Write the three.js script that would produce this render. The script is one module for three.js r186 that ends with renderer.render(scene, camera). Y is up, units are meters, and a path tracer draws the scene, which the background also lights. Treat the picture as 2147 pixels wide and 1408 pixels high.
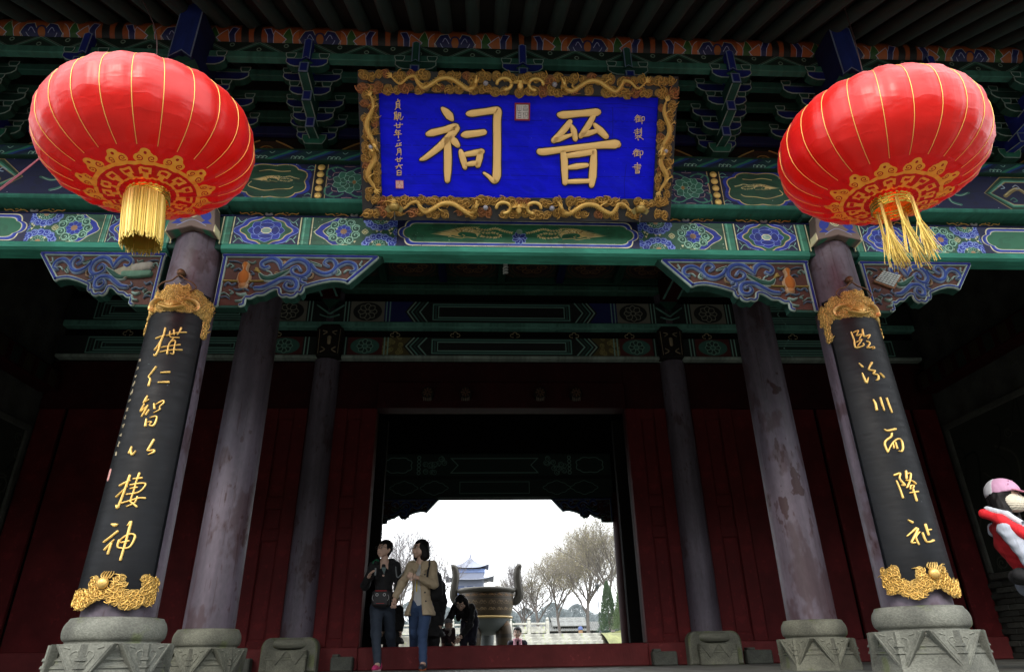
import * as THREE from 'three';
import { mergeGeometries } from 'three/addons/utils/BufferGeometryUtils.js';

// ---------- camera, sky, sun, exposure ----------
const scene = new THREE.Scene();
const camera = new THREE.PerspectiveCamera(53.78, 1024 / 671, 0.05, 1500);
camera.position.set(-0.331, 0.166, 4.594);
camera.rotation.order = 'YXZ';
camera.rotation.set(0.4465, -0.0539, -0.0172);
const renderer = new THREE.WebGLRenderer({ antialias: true });
renderer.setSize(1024, 671);
renderer.toneMapping = THREE.LinearToneMapping;
renderer.toneMappingExposure = 1.9;
renderer.shadowMap.enabled = true;
{ // an even white overcast sky, a little brighter overhead
  const w = 64, h = 32, d = new Float32Array(w * h * 4);
  for (let j = 0; j < h; j++) for (let i = 0; i < w; i++) {
    const e = Math.sin(((j + 0.5) / h - 0.5) * Math.PI), k = (j * w + i) * 4;
    const L = e > 0 ? 1.75 + 0.75 * e : 0.5;
    d[k] = L * 0.955; d[k + 1] = L * 0.985; d[k + 2] = L * 1.02; d[k + 3] = 1;
  }
  const sky = new THREE.DataTexture(d, w, h, THREE.RGBAFormat, THREE.FloatType);
  sky.mapping = THREE.EquirectangularReflectionMapping;
  sky.magFilter = THREE.LinearFilter; sky.minFilter = THREE.LinearFilter; sky.needsUpdate = true;
  scene.background = sky; scene.environment = sky;
}
const sun = new THREE.DirectionalLight(0xfff4e6, 1.4);
sun.position.set(-7, 16, 19); sun.target.position.set(0, 2, 0);
sun.castShadow = true; sun.shadow.radius = 32; sun.shadow.mapSize.set(2048, 2048);
Object.assign(sun.shadow.camera, { left: -25, right: 25, top: 25, bottom: -25, near: 1, far: 90 });
scene.add(sun, sun.target);

// ---------- small tools ----------
const V = (x, y, z) => new THREE.Vector3(x, y, z);
const TAU = Math.PI * 2, PI = Math.PI;
function rng(s) { return () => { s |= 0; s = s + 0x6D2B79F5 | 0; let t = Math.imul(s ^ s >>> 15, 1 | s); t = t + Math.imul(t ^ t >>> 7, 61 | t) ^ t; return ((t ^ t >>> 14) >>> 0) / 4294967296; }; }
const R0 = rng(7);
const lerp = (a, b, t) => a + (b - a) * t, clamp = (x, a = 0, b = 1) => Math.min(b, Math.max(a, x));
const sstep = (a, b, x) => { const t = clamp((x - a) / (b - a)); return t * t * (3 - 2 * t); };
function hash2(x, y, s) { let n = Math.imul(x, 374761393) ^ Math.imul(y, 668265263) ^ Math.imul(s, 2147483647 ^ 0x5bd1e995); n = Math.imul(n ^ n >>> 13, 1274126177); return ((n ^ n >>> 16) >>> 0) / 4294967296; }
function vnoise(x, y, px, py, s) { // tileable value noise
  const xi = Math.floor(x), yi = Math.floor(y), fx = x - xi, fy = y - yi, m = (a, n) => ((a % n) + n) % n;
  const u = fx * fx * (3 - 2 * fx), v = fy * fy * (3 - 2 * fy);
  return lerp(lerp(hash2(m(xi, px), m(yi, py), s), hash2(m(xi + 1, px), m(yi, py), s), u), lerp(hash2(m(xi, px), m(yi + 1, py), s), hash2(m(xi + 1, px), m(yi + 1, py), s), u), v);
}
function fbm(u, v, fx, fy, s, o = 4) { let a = 0, k = 0.5, t = 0; for (let i = 0; i < o; i++) { a += k * vnoise(u * fx, v * fy, fx, fy, s + i); t += k; k *= 0.5; fx *= 2; fy *= 2; } return a / t; }
function texData(w, h, fn, srgb = true) {
  const d = new Uint8Array(w * h * 4);
  for (let j = 0; j < h; j++) for (let i = 0; i < w; i++) { const c = fn(i / w, j / h), k = (j * w + i) * 4; d[k] = c[0] * 255; d[k + 1] = c[1] * 255; d[k + 2] = c[2] * 255; d[k + 3] = 255; }
  const t = new THREE.DataTexture(d, w, h); t.wrapS = t.wrapT = THREE.RepeatWrapping; t.magFilter = THREE.LinearFilter; t.minFilter = THREE.LinearMipmapLinearFilter; t.generateMipmaps = true;
  if (srgb) t.colorSpace = THREE.SRGBColorSpace; t.needsUpdate = true; return t;
}
function texCanvas(w, h, draw, srgb = true) {
  const c = document.createElement('canvas'); c.width = w; c.height = h; draw(c.getContext('2d'), w, h);
  const t = new THREE.CanvasTexture(c); if (srgb) t.colorSpace = THREE.SRGBColorSpace; t.anisotropy = 8; return t;
}
const rep = (t, x, y) => { const c = t.clone(); c.wrapS = c.wrapT = THREE.RepeatWrapping; c.repeat.set(x, y); c.needsUpdate = true; return c; };
const g3 = (v) => [v, v, v];
// shared grime and relief, uv in metres
const T_GRIME = texData(256, 256, (u, v) => { const a = fbm(u, v, 4, 4, 3, 5), b = fbm(u, v, 30, 6, 9, 3); const k = clamp(0.62 + 0.5 * a * 0.8 + 0.22 * (b - 0.5)); return [k, k, k * 0.985]; });
const T_BUMP = texData(256, 256, (u, v) => g3(0.6 * fbm(u, v, 8, 8, 21, 5) + 0.4 * fbm(u, v, 60, 14, 5, 2)), false);
const T_STONE = texData(512, 512, (u, v) => { const a = fbm(u, v, 5, 5, 31, 6), b = vnoise(u * 128, v * 128, 128, 128, 4), c = sstep(0.55, 0.75, fbm(u, v, 7, 7, 77, 4)); const k = 0.62 + 0.42 * (a - 0.5) + 0.14 * (b - 0.5); return [clamp(k * (1 - 0.08 * c)), clamp(k * (1 - 0.03 * c)), clamp(k * (0.96 - 0.22 * c))]; });
const T_CHIP = texData(512, 512, (u, v) => { const a = fbm(u, v, 6, 6, 41, 5), b = fbm(u, v, 22, 22, 12, 4), s = sstep(0.66, 0.72, b * 0.7 + a * 0.3); const k = 0.84 + 0.3 * (a - 0.5); return [lerp(k, 1, s), lerp(k, 1, s), lerp(k, 1, s)]; });

function mat(color, rough = 0.7, o = {}) {
  const m = new (o.specularIntensity !== undefined ? THREE.MeshPhysicalMaterial : THREE.MeshStandardMaterial)({ color: Array.isArray(color) ? new THREE.Color().setRGB(...color) : color, roughness: rough, ...o });
  return m;
}
const C = { // linear paint colours
  green: [0.03, 0.2, 0.135], green2: [0.016, 0.082, 0.062], dgreen: [0.012, 0.06, 0.04], blue: [0.012, 0.024, 0.24], navy: [0.006, 0.01, 0.07], line: [0.36, 0.47, 0.44], blueline: [0.2, 0.27, 0.42],
  orange: [0.42, 0.13, 0.015], brown: [0.13, 0.05, 0.03], redbrown: [0.2, 0.07, 0.045], white: [0.7, 0.7, 0.66], gold: [0.62, 0.38, 0.09], black: [0.008, 0.008, 0.009], grey: [0.25, 0.25, 0.24], ochre: [0.3, 0.22, 0.06], darkwood: [0.012, 0.008, 0.006] };
const M = {
  paint: mat([1, 1, 1], 0.75, { specularIntensity: 0.5, vertexColors: true, map: T_GRIME, bumpMap: T_BUMP, bumpScale: 0.003 }),
  gilt: mat([1, 1, 1], 0.38, { vertexColors: true, metalness: 0.55, bumpMap: T_BUMP, bumpScale: 0.002 }),
  goldchar: mat([0.82, 0.55, 0.16], 0.42, { metalness: 0.35 }),
  goldflat: mat([0.84, 0.52, 0.15], 0.55, { metalness: 0.1 }),
  stone: mat([0.33, 0.34, 0.31], 0.85, { map: T_STONE, bumpMap: T_STONE, bumpScale: 0.006 }),
  stone2: mat([0.27, 0.275, 0.23], 0.85, { map: T_STONE, bumpMap: T_STONE, bumpScale: 0.006 }),
  darkstone: mat([0.14, 0.15, 0.135], 0.85, { map: T_STONE, bumpMap: T_STONE, bumpScale: 0.006 }),
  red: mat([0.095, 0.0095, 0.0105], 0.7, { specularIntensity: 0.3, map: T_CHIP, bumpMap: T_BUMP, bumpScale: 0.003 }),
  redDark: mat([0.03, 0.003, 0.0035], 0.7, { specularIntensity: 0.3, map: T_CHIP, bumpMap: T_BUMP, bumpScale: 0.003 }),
  sill: mat([0.15, 0.026, 0.027], 0.7, { specularIntensity: 0.3, map: T_CHIP, bumpMap: T_BUMP, bumpScale: 0.004 }),
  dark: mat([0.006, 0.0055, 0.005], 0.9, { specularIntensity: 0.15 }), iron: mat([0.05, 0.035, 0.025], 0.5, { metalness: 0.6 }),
};
// ---------- geometry ----------
function prep(g) { const n = g.index ? g.toNonIndexed() : g; for (const k of Object.keys(n.attributes)) if (!['position', 'normal', 'uv', 'color'].includes(k)) n.deleteAttribute(k); if (!n.attributes.uv) n.setAttribute('uv', new THREE.Float32BufferAttribute(new Float32Array(n.attributes.position.count * 2), 2)); return n; }
function col(g, c) { const n = prep(g), k = n.attributes.position.count, a = new Float32Array(k * 3); for (let i = 0; i < k; i++) a.set(c, i * 3); n.setAttribute('color', new THREE.Float32BufferAttribute(a, 3)); return n; }
function merge(list) { const p = list.map(prep), any = p.some(g => g.attributes.color); if (any) p.forEach((g, i) => { if (!g.attributes.color) p[i] = col(g, [1, 1, 1]); }); return mergeGeometries(p); }
function at(g, x, y, z, rx = 0, ry = 0, rz = 0) { if (rx) g.rotateX(rx); if (ry) g.rotateY(ry); if (rz) g.rotateZ(rz); return g.translate(x, y, z); }
// a box with chamfered edges, centred, uv in metres on every face
function cbox(w, h, d, c = 0.006) {
  c = Math.min(c, w / 3, h / 3, d / 3);
  const a = w / 2, b = h / 2, e = d / 2, pos = [], uv = [];
  const tri = (p, q, r) => { for (const t of [p, q, r]) pos.push(...t); const n = V(...q).sub(V(...p)).cross(V(...r).sub(V(...p))), ax = [Math.abs(n.x), Math.abs(n.y), Math.abs(n.z)]; const m = ax.indexOf(Math.max(...ax)); for (const t of [p, q, r]) uv.push(...(m === 0 ? [t[2], t[1]] : m === 1 ? [t[0], t[2]] : [t[0], t[1]])); };
  const quad = (p, q, r, s) => { const n = V(...q).sub(V(...p)).cross(V(...r).sub(V(...p))), m = V(p[0] + r[0], p[1] + r[1], p[2] + r[2]); if (n.dot(m) >= 0) { tri(p, q, r); tri(p, r, s); } else { tri(p, r, q); tri(p, s, r); } };
  for (const s of [-1, 1]) {
    quad([s * a, -b + c, -e + c], [s * a, b - c, -e + c], [s * a, b - c, e - c], [s * a, -b + c, e - c]);
    quad([-a + c, s * b, -e + c], [a - c, s * b, -e + c], [a - c, s * b, e - c], [-a + c, s * b, e - c]);
    quad([-a + c, -b + c, s * e], [a - c, -b + c, s * e], [a - c, b - c, s * e], [-a + c, b - c, s * e]);
    for (const t of [-1, 1]) {
      quad([s * a, t * (b - c), -e + c], [s * a, t * (b - c), e - c], [s * (a - c), t * b, e - c], [s * (a - c), t * b, -e + c]);
      quad([s * a, -b + c, t * (e - c)], [s * a, b - c, t * (e - c)], [s * (a - c), b - c, t * e], [s * (a - c), -b + c, t * e]);
      quad([-a + c, s * b, t * (e - c)], [a - c, s * b, t * (e - c)], [a - c, s * (b - c), t * e], [-a + c, s * (b - c), t * e]);
      for (const r of [-1, 1]) { const p = [s * a, t * (b - c), r * (e - c)], q = [s * (a - c), t * b, r * (e - c)], k = [s * (a - c), t * (b - c), r * e]; const n = V(...q).sub(V(...p)).cross(V(...k).sub(V(...p))); n.dot(V(s, t, r)) > 0 ? tri(p, q, k) : tri(p, k, q); }
    }
  }
  const g = new THREE.BufferGeometry(); g.setAttribute('position', new THREE.Float32BufferAttribute(pos, 3)); g.setAttribute('uv', new THREE.Float32BufferAttribute(uv, 2)); g.computeVertexNormals(); return g;
}
const box = (w, h, d, x, y, z, c) => cbox(w, h, d, c).translate(x, y, z);
const boxR = (x0, x1, y0, y1, z0, z1, c) => box(Math.abs(x1 - x0), Math.abs(y1 - y0), Math.abs(z1 - z0), (x0 + x1) / 2, (y0 + y1) / 2, (z0 + z1) / 2, c);
// extrude a polygon [[x,y]...] along z from z0 to z1
function poly(pts, z0, z1, c = 0.004) {
  const s = new THREE.Shape(pts.map(p => new THREE.Vector2(p[0], p[1])));
  return new THREE.ExtrudeGeometry(s, { depth: z1 - z0 - 2 * c, bevelEnabled: c > 0, bevelThickness: c, bevelSize: c, bevelOffset: -c, bevelSegments: 1, curveSegments: 6 }).translate(0, 0, z0 + c);
}
const lathe = (pts, n = 32) => new THREE.LatheGeometry(pts.map(p => new THREE.Vector2(p[0], p[1])), n);
// smooth path through [x,y,w] points
function smooth(pts, n = 5) {
  if (pts.length < 3) { const o = []; for (let i = 0; i <= 2; i++) o.push(pts[0].map((v, k) => lerp(v, pts[1][k], i / 2))); return o; }
  const o = [], P = (i) => pts[clamp(i, 0, pts.length - 1)];
  for (let i = 0; i < pts.length - 1; i++) for (let j = 0; j < n; j++) {
    const t = j / n, a = P(i - 1), b = P(i), c = P(i + 1), d = P(i + 2);
    o.push(b.map((_, k) => k === 2 ? lerp(b[k], c[k], t) : 0.5 * (2 * b[k] + (c[k] - a[k]) * t + (2 * a[k] - 5 * b[k] + 4 * c[k] - d[k]) * t * t + (3 * b[k] - a[k] - 3 * c[k] + d[k]) * t * t * t)));
  }
  o.push(pts[pts.length - 1]); return o;
}
const PROF = { flat: [[-1, 0], [-0.86, 1], [0.86, 1], [1, 0]], ridge: [[-1, 0], [-0.8, 0.65], [0, 1], [0.8, 0.65], [1, 0]], round: [[-1, 0], [-0.8, 0.6], [-0.35, 0.94], [0.35, 0.94], [0.8, 0.6], [1, 0]] };
// a raised stroke swept along points [x,y,width] lying on a surface; map(x, y, height) gives the place in space
function stroke(pts, h, { prof = 'ridge', map = (x, y, z) => [x, y, z], n = 5, hw = 0, z0 = 0, grow = 0 } = {}) {
  const p = smooth(pts, n).filter((q, i, a) => !i || Math.hypot(q[0] - a[i - 1][0], q[1] - a[i - 1][1]) > 1e-6), pr = PROF[prof], rows = [];
  if (p.length < 2) return null;
  const dirs = p.map((q, i) => { const a = p[Math.max(0, i - 1)], b = p[Math.min(p.length - 1, i + 1)], l = Math.hypot(b[0] - a[0], b[1] - a[1]) || 1; return [(b[0] - a[0]) / l, (b[1] - a[1]) / l]; });
  const row = (q, d, k, sh) => { const w = (q[2] + grow) / 2 * k, hh = (hw ? hw * q[2] : h) * Math.min(1, k * 1.3); rows.push(pr.map(([s, z]) => [q[0] + d[0] * sh - d[1] * w * s, q[1] + d[1] * sh + d[0] * w * s, z0 + z * hh])); };
  const e = p.length - 1;
  row(p[0], dirs[0], 0.05, -(p[0][2] + grow) * 0.42); row(p[0], dirs[0], 0.7, -(p[0][2] + grow) * 0.26);
  p.forEach((q, i) => row(q, dirs[i], 1, 0));
  row(p[e], dirs[e], 0.7, (p[e][2] + grow) * 0.26); row(p[e], dirs[e], 0.05, (p[e][2] + grow) * 0.42);
  const pos = [], idx = [], uv = [], m = pr.length;
  rows.forEach(r => r.forEach(q => { pos.push(...map(q[0], q[1], q[2])); uv.push(q[0], q[1]); }));
  for (let i = 0; i < rows.length - 1; i++) for (let j = 0; j < m - 1; j++) { const a = i * m + j, b = a + 1, c = a + m, d = c + 1; idx.push(a, c, b, b, c, d); }
  const g = new THREE.BufferGeometry(); g.setAttribute('position', new THREE.Float32BufferAttribute(pos, 3)); g.setAttribute('uv', new THREE.Float32BufferAttribute(uv, 2)); g.setIndex(idx); g.computeVertexNormals(); return g.toNonIndexed();
}
const strokes = (list, h, o) => list.map(s => stroke(s, h, o)).filter(Boolean);
const parseStrokes = (t) => t.split(';').map(s => s.split(',').map(p => p.trim().split(' ').map(v => +v / 1000)));
function tube(pts, r, seg = 24, rs = 6) { return new THREE.TubeGeometry(new THREE.CatmullRomCurve3(pts.map(p => V(...p))), seg, r, rs); }
function bar(a, b, r0, r1 = r0, n = 6) { const A = V(...a), B = V(...b), d = B.clone().sub(A), g = new THREE.CylinderGeometry(r1, r0, d.length(), n); g.applyQuaternion(new THREE.Quaternion().setFromUnitVectors(V(0, 1, 0), d.normalize())); const c = A.add(B).multiplyScalar(0.5); return g.translate(c.x, c.y, c.z); }
// ---------- naming ----------
const used = {};
function numbered(n) { const k = used[n] = (used[n] ?? -1) + 1; return k ? `${n}_${String(k).padStart(3, '0')}` : n; }
function sh(o) { o.castShadow = o.receiveShadow = true; return o; }
function tag(o, label, category, group, kind) { o.userData = { label, category }; if (group) o.userData.group = group; if (kind) o.userData.kind = kind; return o; }
function thing(name, label, category, pos = [0, 0, 0], turn = 0, group) { const o = new THREE.Group(); o.name = numbered(name); o.position.set(...pos); o.rotation.y = turn; scene.add(o); return tag(o, label, category, group, 'thing'); }
function part(name, geo, m, parent, label) { const o = sh(new THREE.Mesh(Array.isArray(geo) ? merge(geo) : geo, m)); o.name = name; parent.add(o); if (label) o.userData.label = label; return o; }
function struct(name, geo, m) { const o = sh(new THREE.Mesh(Array.isArray(geo) ? merge(geo) : geo, m)); o.name = numbered(name); o.userData = { kind: 'structure' }; scene.add(o); return o; }
function dup(src, name, label, pos, turn = 0) { const c = src.clone(); c.name = numbered(name); c.userData = { ...src.userData, label }; c.position.set(...pos); c.rotation.y = turn; scene.add(c); return c; }
const STROKES = {
  BIG_CI: '-588 824 22,-562 800 48,-534 770 56,-514 743 23;-706 634 26,-665 646 48,-578 667 43,-491 690 51,-503 659 54,-579 574 51,-653 512 43,-726 460 32,-763 445 11;-559 617 28,-553 564 51,-550 465 55,-553 365 52,-556 287 32;-533 617 23,-499 585 51,-471 553 31;-397 789 28,-361 792 45,-259 807 42,-187 817 48,-167 806 57,-172 737 54,-170 569 55,-171 427 55,-173 334 61,-191 291 35,-235 326 23,-274 353 12;-437 632 26,-405 637 48,-317 648 43,-267 657 37;-452 516 26,-441 480 43,-429 438 43,-418 387 26;-420 488 29,-347 501 40,-283 514 35;-294 519 32,-306 468 46,-321 405 35;-415 413 20,-362 422 35,-315 428 26',
  BIG_JIN: '301 794 29,338 792 51,470 805 43,587 815 52,612 816 37;392 745 32,355 694 46,305 639 40,266 600 38;269 603 29,313 615 38,386 640 20,419 650 14;399 717 14,421 676 43,437 612 32;571 787 32,539 726 43,501 670 40,475 634 29;475 645 29,534 659 38,600 678 26;579 727 20,629 679 52,679 634 35;153 519 38,197 517 49,360 539 41,596 568 44,745 581 64,778 576 38;336 527 26,352 476 50,359 376 47,365 280 35;368 488 29,465 503 41,586 522 38;586 530 35,583 436 53,581 335 56,574 262 33;381 399 21,453 410 41,536 421 26;378 292 24,456 296 32,554 300 27',
  DATE: '-922 887 7,-924 868 7;-923 876 7,-907 878 7;-935 865 7,-936 827 7;-935 865 7,-910 868 7,-911 830 7;-935 852 7,-913 854 7;-935 841 7,-913 842 7;-936 827 7,-911 830 7;-934 825 7,-945 810 7;-916 828 7,-904 815 7;-954 784 7,-933 792 7;-948 792 7,-949 775 7;-938 797 7,-938 780 7;-946 775 7,-953 737 7;-949 764 7,-928 770 7;-948 754 7,-929 757 7;-948 743 7,-927 747 7;-937 775 7,-938 742 7;-923 785 7,-923 755 7;-923 785 7,-904 788 7,-906 758 7;-923 775 7,-907 776 7;-923 765 7,-907 766 7;-921 755 7,-932 732 7;-910 755 7,-908 737 7,-895 743 7,-884 763 3;-956 694 7,-891 705 7;-938 712 7,-936 679 7;-911 717 7,-913 682 7;-936 679 7,-913 683 7;-939 664 7,-950 643 7;-942 653 7,-910 659 7;-945 641 7,-913 645 7;-939 643 7,-940 628 7;-958 625 7,-900 634 7;-925 656 7,-925 603 7;-933 583 7,-916 587 7;-935 564 7,-941 544 7;-950 541 7,-905 552 7;-920 567 7,-920 549 7;-916 559 7,-905 570 7;-935 523 7,-933 500 7,-944 477 7;-935 523 7,-910 526 7,-910 477 7;-933 511 7,-911 513 7;-933 498 7,-912 500 7;-953 443 7,-900 454 7;-939 459 7,-937 428 7;-915 462 7,-918 431 7;-937 428 7,-918 431 7;-930 413 7,-925 402 7;-954 391 7,-901 405 7;-936 392 7,-949 376 7;-922 397 7,-909 379 7;-942 360 7,-942 327 7;-942 360 7,-913 363 7,-913 330 7;-941 345 7,-915 347 7;-942 328 7,-913 330 7',
  WRITER: '916 801 6,896 780 6;915 787 6,893 762 6;907 774 6,908 746 6;925 797 6,917 783 6;917 789 6,942 793 6;915 779 6,943 782 6;927 789 6,930 755 6;920 771 6,922 753 6;931 769 6,943 771 6;917 751 6,944 757 6;949 785 6,954 735 6;949 785 6,970 787 6,969 761 6,957 759 6;919 702 6,921 658 6;898 686 6,930 692 6;893 670 6,933 678 6;906 662 6,934 666 6;906 662 6,909 650 6;941 695 6,942 670 6;951 705 6,953 658 6,947 656 6;903 643 6,956 650 6;930 644 6,908 625 6;927 634 6,928 613 6,934 617 6;937 642 6,970 620 6;950 638 6,940 632 6;916 546 6,896 525 6;915 532 6,892 507 6;907 519 6,908 491 6;925 542 6,917 528 6;917 534 6,942 538 6;915 523 6,943 527 6;927 534 6,930 499 6;920 515 6,922 497 6;931 513 6,943 516 6;917 495 6,944 501 6;949 530 6,954 479 6;949 530 6,970 532 6,970 506 6,957 503 6;932 444 6,934 384 6;909 425 6,959 429 6;895 410 6,963 419 6;910 402 6,958 407 6;917 392 6,956 396 6;920 381 6,922 363 6;920 381 6,950 383 6,950 364 6;922 372 6,949 373 6;922 363 6,950 365 6',
  L1: '-7 2298 14,-8 2245 12;-58 2218 13,-23 2232 10,0 2241 8;-8 2245 12,-17 2189 12,-20 2122 13,-33 2083 14,-43 2093 8;-11 2229 6,-27 2170 9,-48 2128 12;13 2238 8,73 2267 9,120 2280 12,135 2282 9;30 2273 9,31 2242 8,48 2226 7;52 2287 15,60 2249 8;95 2310 15,88 2274 11,79 2252 6;48 2226 9,96 2232 9;62 2221 7,42 2171 9,44 2098 14;53 2196 7,77 2203 10,80 2144 11,83 2103 11,65 2104 7;1 2147 9,54 2161 8,112 2180 10;-2 2110 11,60 2129 9,131 2143 12',
  L2: '-7 1997 13,-24 1963 12,-42 1924 10,-27 1906 11,-28 1857 16;33 1954 11,87 1965 14;31 1881 11,95 1891 17',
  L3: '-18 1782 9,-27 1753 16,-34 1731 10;-23 1737 6,-2 1756 7;-26 1725 7,-40 1671 13,1 1714 6;1 1714 8,-10 1678 11,-24 1634 9;14 1683 8,1 1647 13;36 1726 12,46 1692 16;45 1719 5,84 1752 13,93 1738 13,74 1707 9,79 1689 11,46 1662 5;11 1617 10,15 1569 19;31 1626 6,69 1639 11,71 1598 15,61 1572 15,39 1573 8;26 1596 7,46 1599 9,37 1578 7',
  L4: '-41 1427 8,-49 1386 18;-46 1415 7,-27 1373 16,-7 1398 5;85 1478 16,73 1437 17,61 1402 12;63 1400 8,99 1409 13,100 1395 15,72 1375 6',
  L5: '-8 1236 16,-14 1174 15;-59 1171 15,-1 1204 12;-14 1174 13,-23 1102 13,-36 1031 15,-48 1046 10;-64 1100 12,-7 1164 7;47 1251 16,39 1193 11;19 1213 10,68 1222 12;9 1174 11,73 1188 11,97 1180 12,68 1130 10,1 1114 10;14 1151 9,54 1161 10;39 1193 9,38 1138 10,32 1079 10;-17 1059 11,31 1075 9,72 1092 11,112 1095 14;66 1101 13,58 1062 11,18 1037 8;27 1073 10,76 1039 15',
  L6: '-48 930 11,-28 924 25,-12 927 12;0 886 15,-30 857 14,-73 823 13;-9 835 8,-27 812 12,-55 777 15;-21 814 13,-27 751 13;48 921 7,63 946 16,63 900 18,61 844 15,58 785 14,54 715 15;22 831 17,21 793 11,54 785 11,88 794 12,104 846 16,95 869 12,61 866 11,24 831 8;35 818 10,76 830 11',
  R1: '-99 2312 11,-94 2245 13,-96 2183 13,-41 2192 11,-39 2211 7;-84 2307 9,-48 2317 10,-69 2277 9,-32 2286 10,-58 2248 9;-83 2224 9,-40 2243 10,-80 2194 10;-17 2325 15,-18 2269 14,29 2280 12,7 2250 11;-10 2228 11,10 2210 13,-17 2174 13,16 2179 10;16 2179 6,33 2183 7,33 2168 8,15 2167 6',
  R2: '-102 2056 7,-85 2025 16;-99 1976 10,-94 1934 18,-86 1898 15,-68 1938 7;-16 2052 18,-49 2000 13,-10 1987 14,-26 1965 12,3 1953 13,0 1923 17,-19 1912 8;25 1969 9,48 1938 15',
  R3: '-75 1766 10,-68 1737 17,-70 1688 19;-25 1778 13,-24 1731 15,-21 1680 8;21 1774 13,25 1720 14,31 1665 9',
  R4: '-56 1542 8,-36 1532 16,21 1543 19;-14 1512 14,-25 1488 15,-67 1460 15,-79 1430 16,-73 1379 13;-73 1379 10,-32 1437 11,17 1471 13,43 1458 13,39 1410 14,20 1383 14,-1 1385 6;-25 1440 9,-27 1406 12;-7 1447 10,-5 1403 14',
  R5: '-73 1218 15,-33 1229 13,-45 1192 12,-24 1150 16,-45 1150 8;-69 1180 11,-61 1123 12,-57 1064 14;11 1244 15,1 1194 15;14 1227 9,40 1227 12,20 1179 11,-14 1131 12;-6 1181 10,37 1176 11,59 1159 14;7 1121 9,14 1144 10,38 1146 10,25 1125 8;-4 1096 10,59 1106 14;25 1119 12,27 1078 13,29 1043 14',
  R6: '-64 919 8,-41 903 19;-26 866 15,-59 843 11,-95 817 10;-18 860 15,-43 824 16,-78 777 14,-56 774 9;-14 840 11,-44 808 12,-39 762 12;5 834 13,13 783 13,36 777 13,72 788 16;43 888 18,45 822 14;49 852 9,75 857 12'
};
// ---------- the setting: ground, platform, roof ----------
{
  const g = new THREE.PlaneGeometry(900, 900, 1, 1).rotateX(-PI / 2).translate(0, -1.35, 0);
  const uv = g.attributes.uv; for (let i = 0; i < uv.count; i++) uv.setXY(i, uv.getX(i) * 300, uv.getY(i) * 300);
  struct('ground', g, mat([0.26, 0.255, 0.24], 0.85, { map: T_STONE, bumpMap: T_STONE, bumpScale: 0.004 }));
  struct('platform', [boxR(-7.4, 7.4, -1.36, 0, -10.2, 1.3, 0.02)], mat([0.2, 0.21, 0.21], 0.7, { map: T_STONE, bumpMap: T_STONE, bumpScale: 0.004 }));
  // flights of stone steps in front and behind
  const st = [], sb = [];
  for (let k = 0; k < 8; k++) { const y = -0.17 * (k + 1); st.push(boxR(-3.6, 3.6, -1.36, y, 1.31 + k * 0.32, 1.31 + (k + 1) * 0.32, 0.012)); sb.push(boxR(-3.6, 3.6, -1.36, y, -10.21 - k * 0.32, -10.21 - (k + 1) * 0.32, 0.012)); }
  struct('steps', st, M.stone); struct('steps', sb, M.stone);
}
// painted canvas helpers (sRGB)
const K = { green: '#2f7a62', green2: '#1f5a3f', dgreen: '#123c2c', blue: '#1b2f9a', navy: '#0b1240', line: '#b9cfc6', lblue: '#8ea4e0', gold: '#d9bf7a', cream: '#e6ddb0', brown: '#5d3a2c', black: '#07080a', white: '#cfd2cc', orange: '#9a4f18' };
function swirl(x, cx, cy, r, dir, fill, line = K.line, a0 = 0) {
  x.fillStyle = fill; x.beginPath(); x.arc(cx, cy, r, 0, TAU); x.fill();
  x.strokeStyle = line; x.lineWidth = r * 0.2; x.beginPath(); x.arc(cx, cy, r * 0.92, a0, a0 + 4.6 * dir, dir < 0); x.stroke();
  x.beginPath(); for (let i = 0; i <= 22; i++) { const t = i / 22, a = a0 + dir * (4.6 + t * 6.5), q = r * 0.9 * (1 - t * 0.9); x.lineTo(cx + Math.cos(a) * q, cy + Math.sin(a) * q); } x.stroke();
}
function petals(x, cx, cy, r0, r1, n, fill, line, lw, sx = 1, fat = 0.55) {
  for (let i = 0; i < n; i++) { const a = i / n * TAU; x.save(); x.translate(cx, cy); x.scale(sx, 1); x.rotate(a); x.beginPath(); x.moveTo(r0, 0); const w = r1 * Math.sin(PI / n) * fat * 2; x.bezierCurveTo(lerp(r0, r1, 0.3), -w, lerp(r0, r1, 0.75), -w, r1, 0); x.bezierCurveTo(lerp(r0, r1, 0.75), w, lerp(r0, r1, 0.3), w, r0, 0); x.fillStyle = fill; x.fill(); x.strokeStyle = line; x.lineWidth = lw; x.stroke(); x.restore(); }
}
function lobed(x, cx, cy, rx, ry, n = 8, amp = 0.06) { x.beginPath(); for (let i = 0; i <= 120; i++) { const a = i / 120 * TAU, k = 1 + amp * Math.abs(Math.sin(a * n / 2)) * 1.5 - amp; const c = Math.cos(a), s = Math.sin(a), e = 0.8; x.lineTo(cx + rx * k * Math.sign(c) * Math.abs(c) ** e, cy + ry * k * Math.sign(s) * Math.abs(s) ** e); } x.closePath(); }
function lozenge(x, cx, cy, rx, ry) { // pointed, waving lozenge
  x.beginPath(); const N = 40; for (let q = 0; q < 4; q++) for (let i = 0; i < N; i++) { const t = i / N, s = [[1, 0, 0, 1], [0, 1, -1, 0], [-1, 0, 0, -1], [0, -1, 1, 0]][q]; const b = 0.13 * Math.sin(t * PI) + 0.035 * Math.sin(t * PI * 5); const px = lerp(s[0], s[2], t), py = lerp(s[1], s[3], t), l = Math.hypot(px, py); x.lineTo(cx + rx * (px + px / l * b), cy + ry * (py + py / l * b)); } x.closePath();
}
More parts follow.
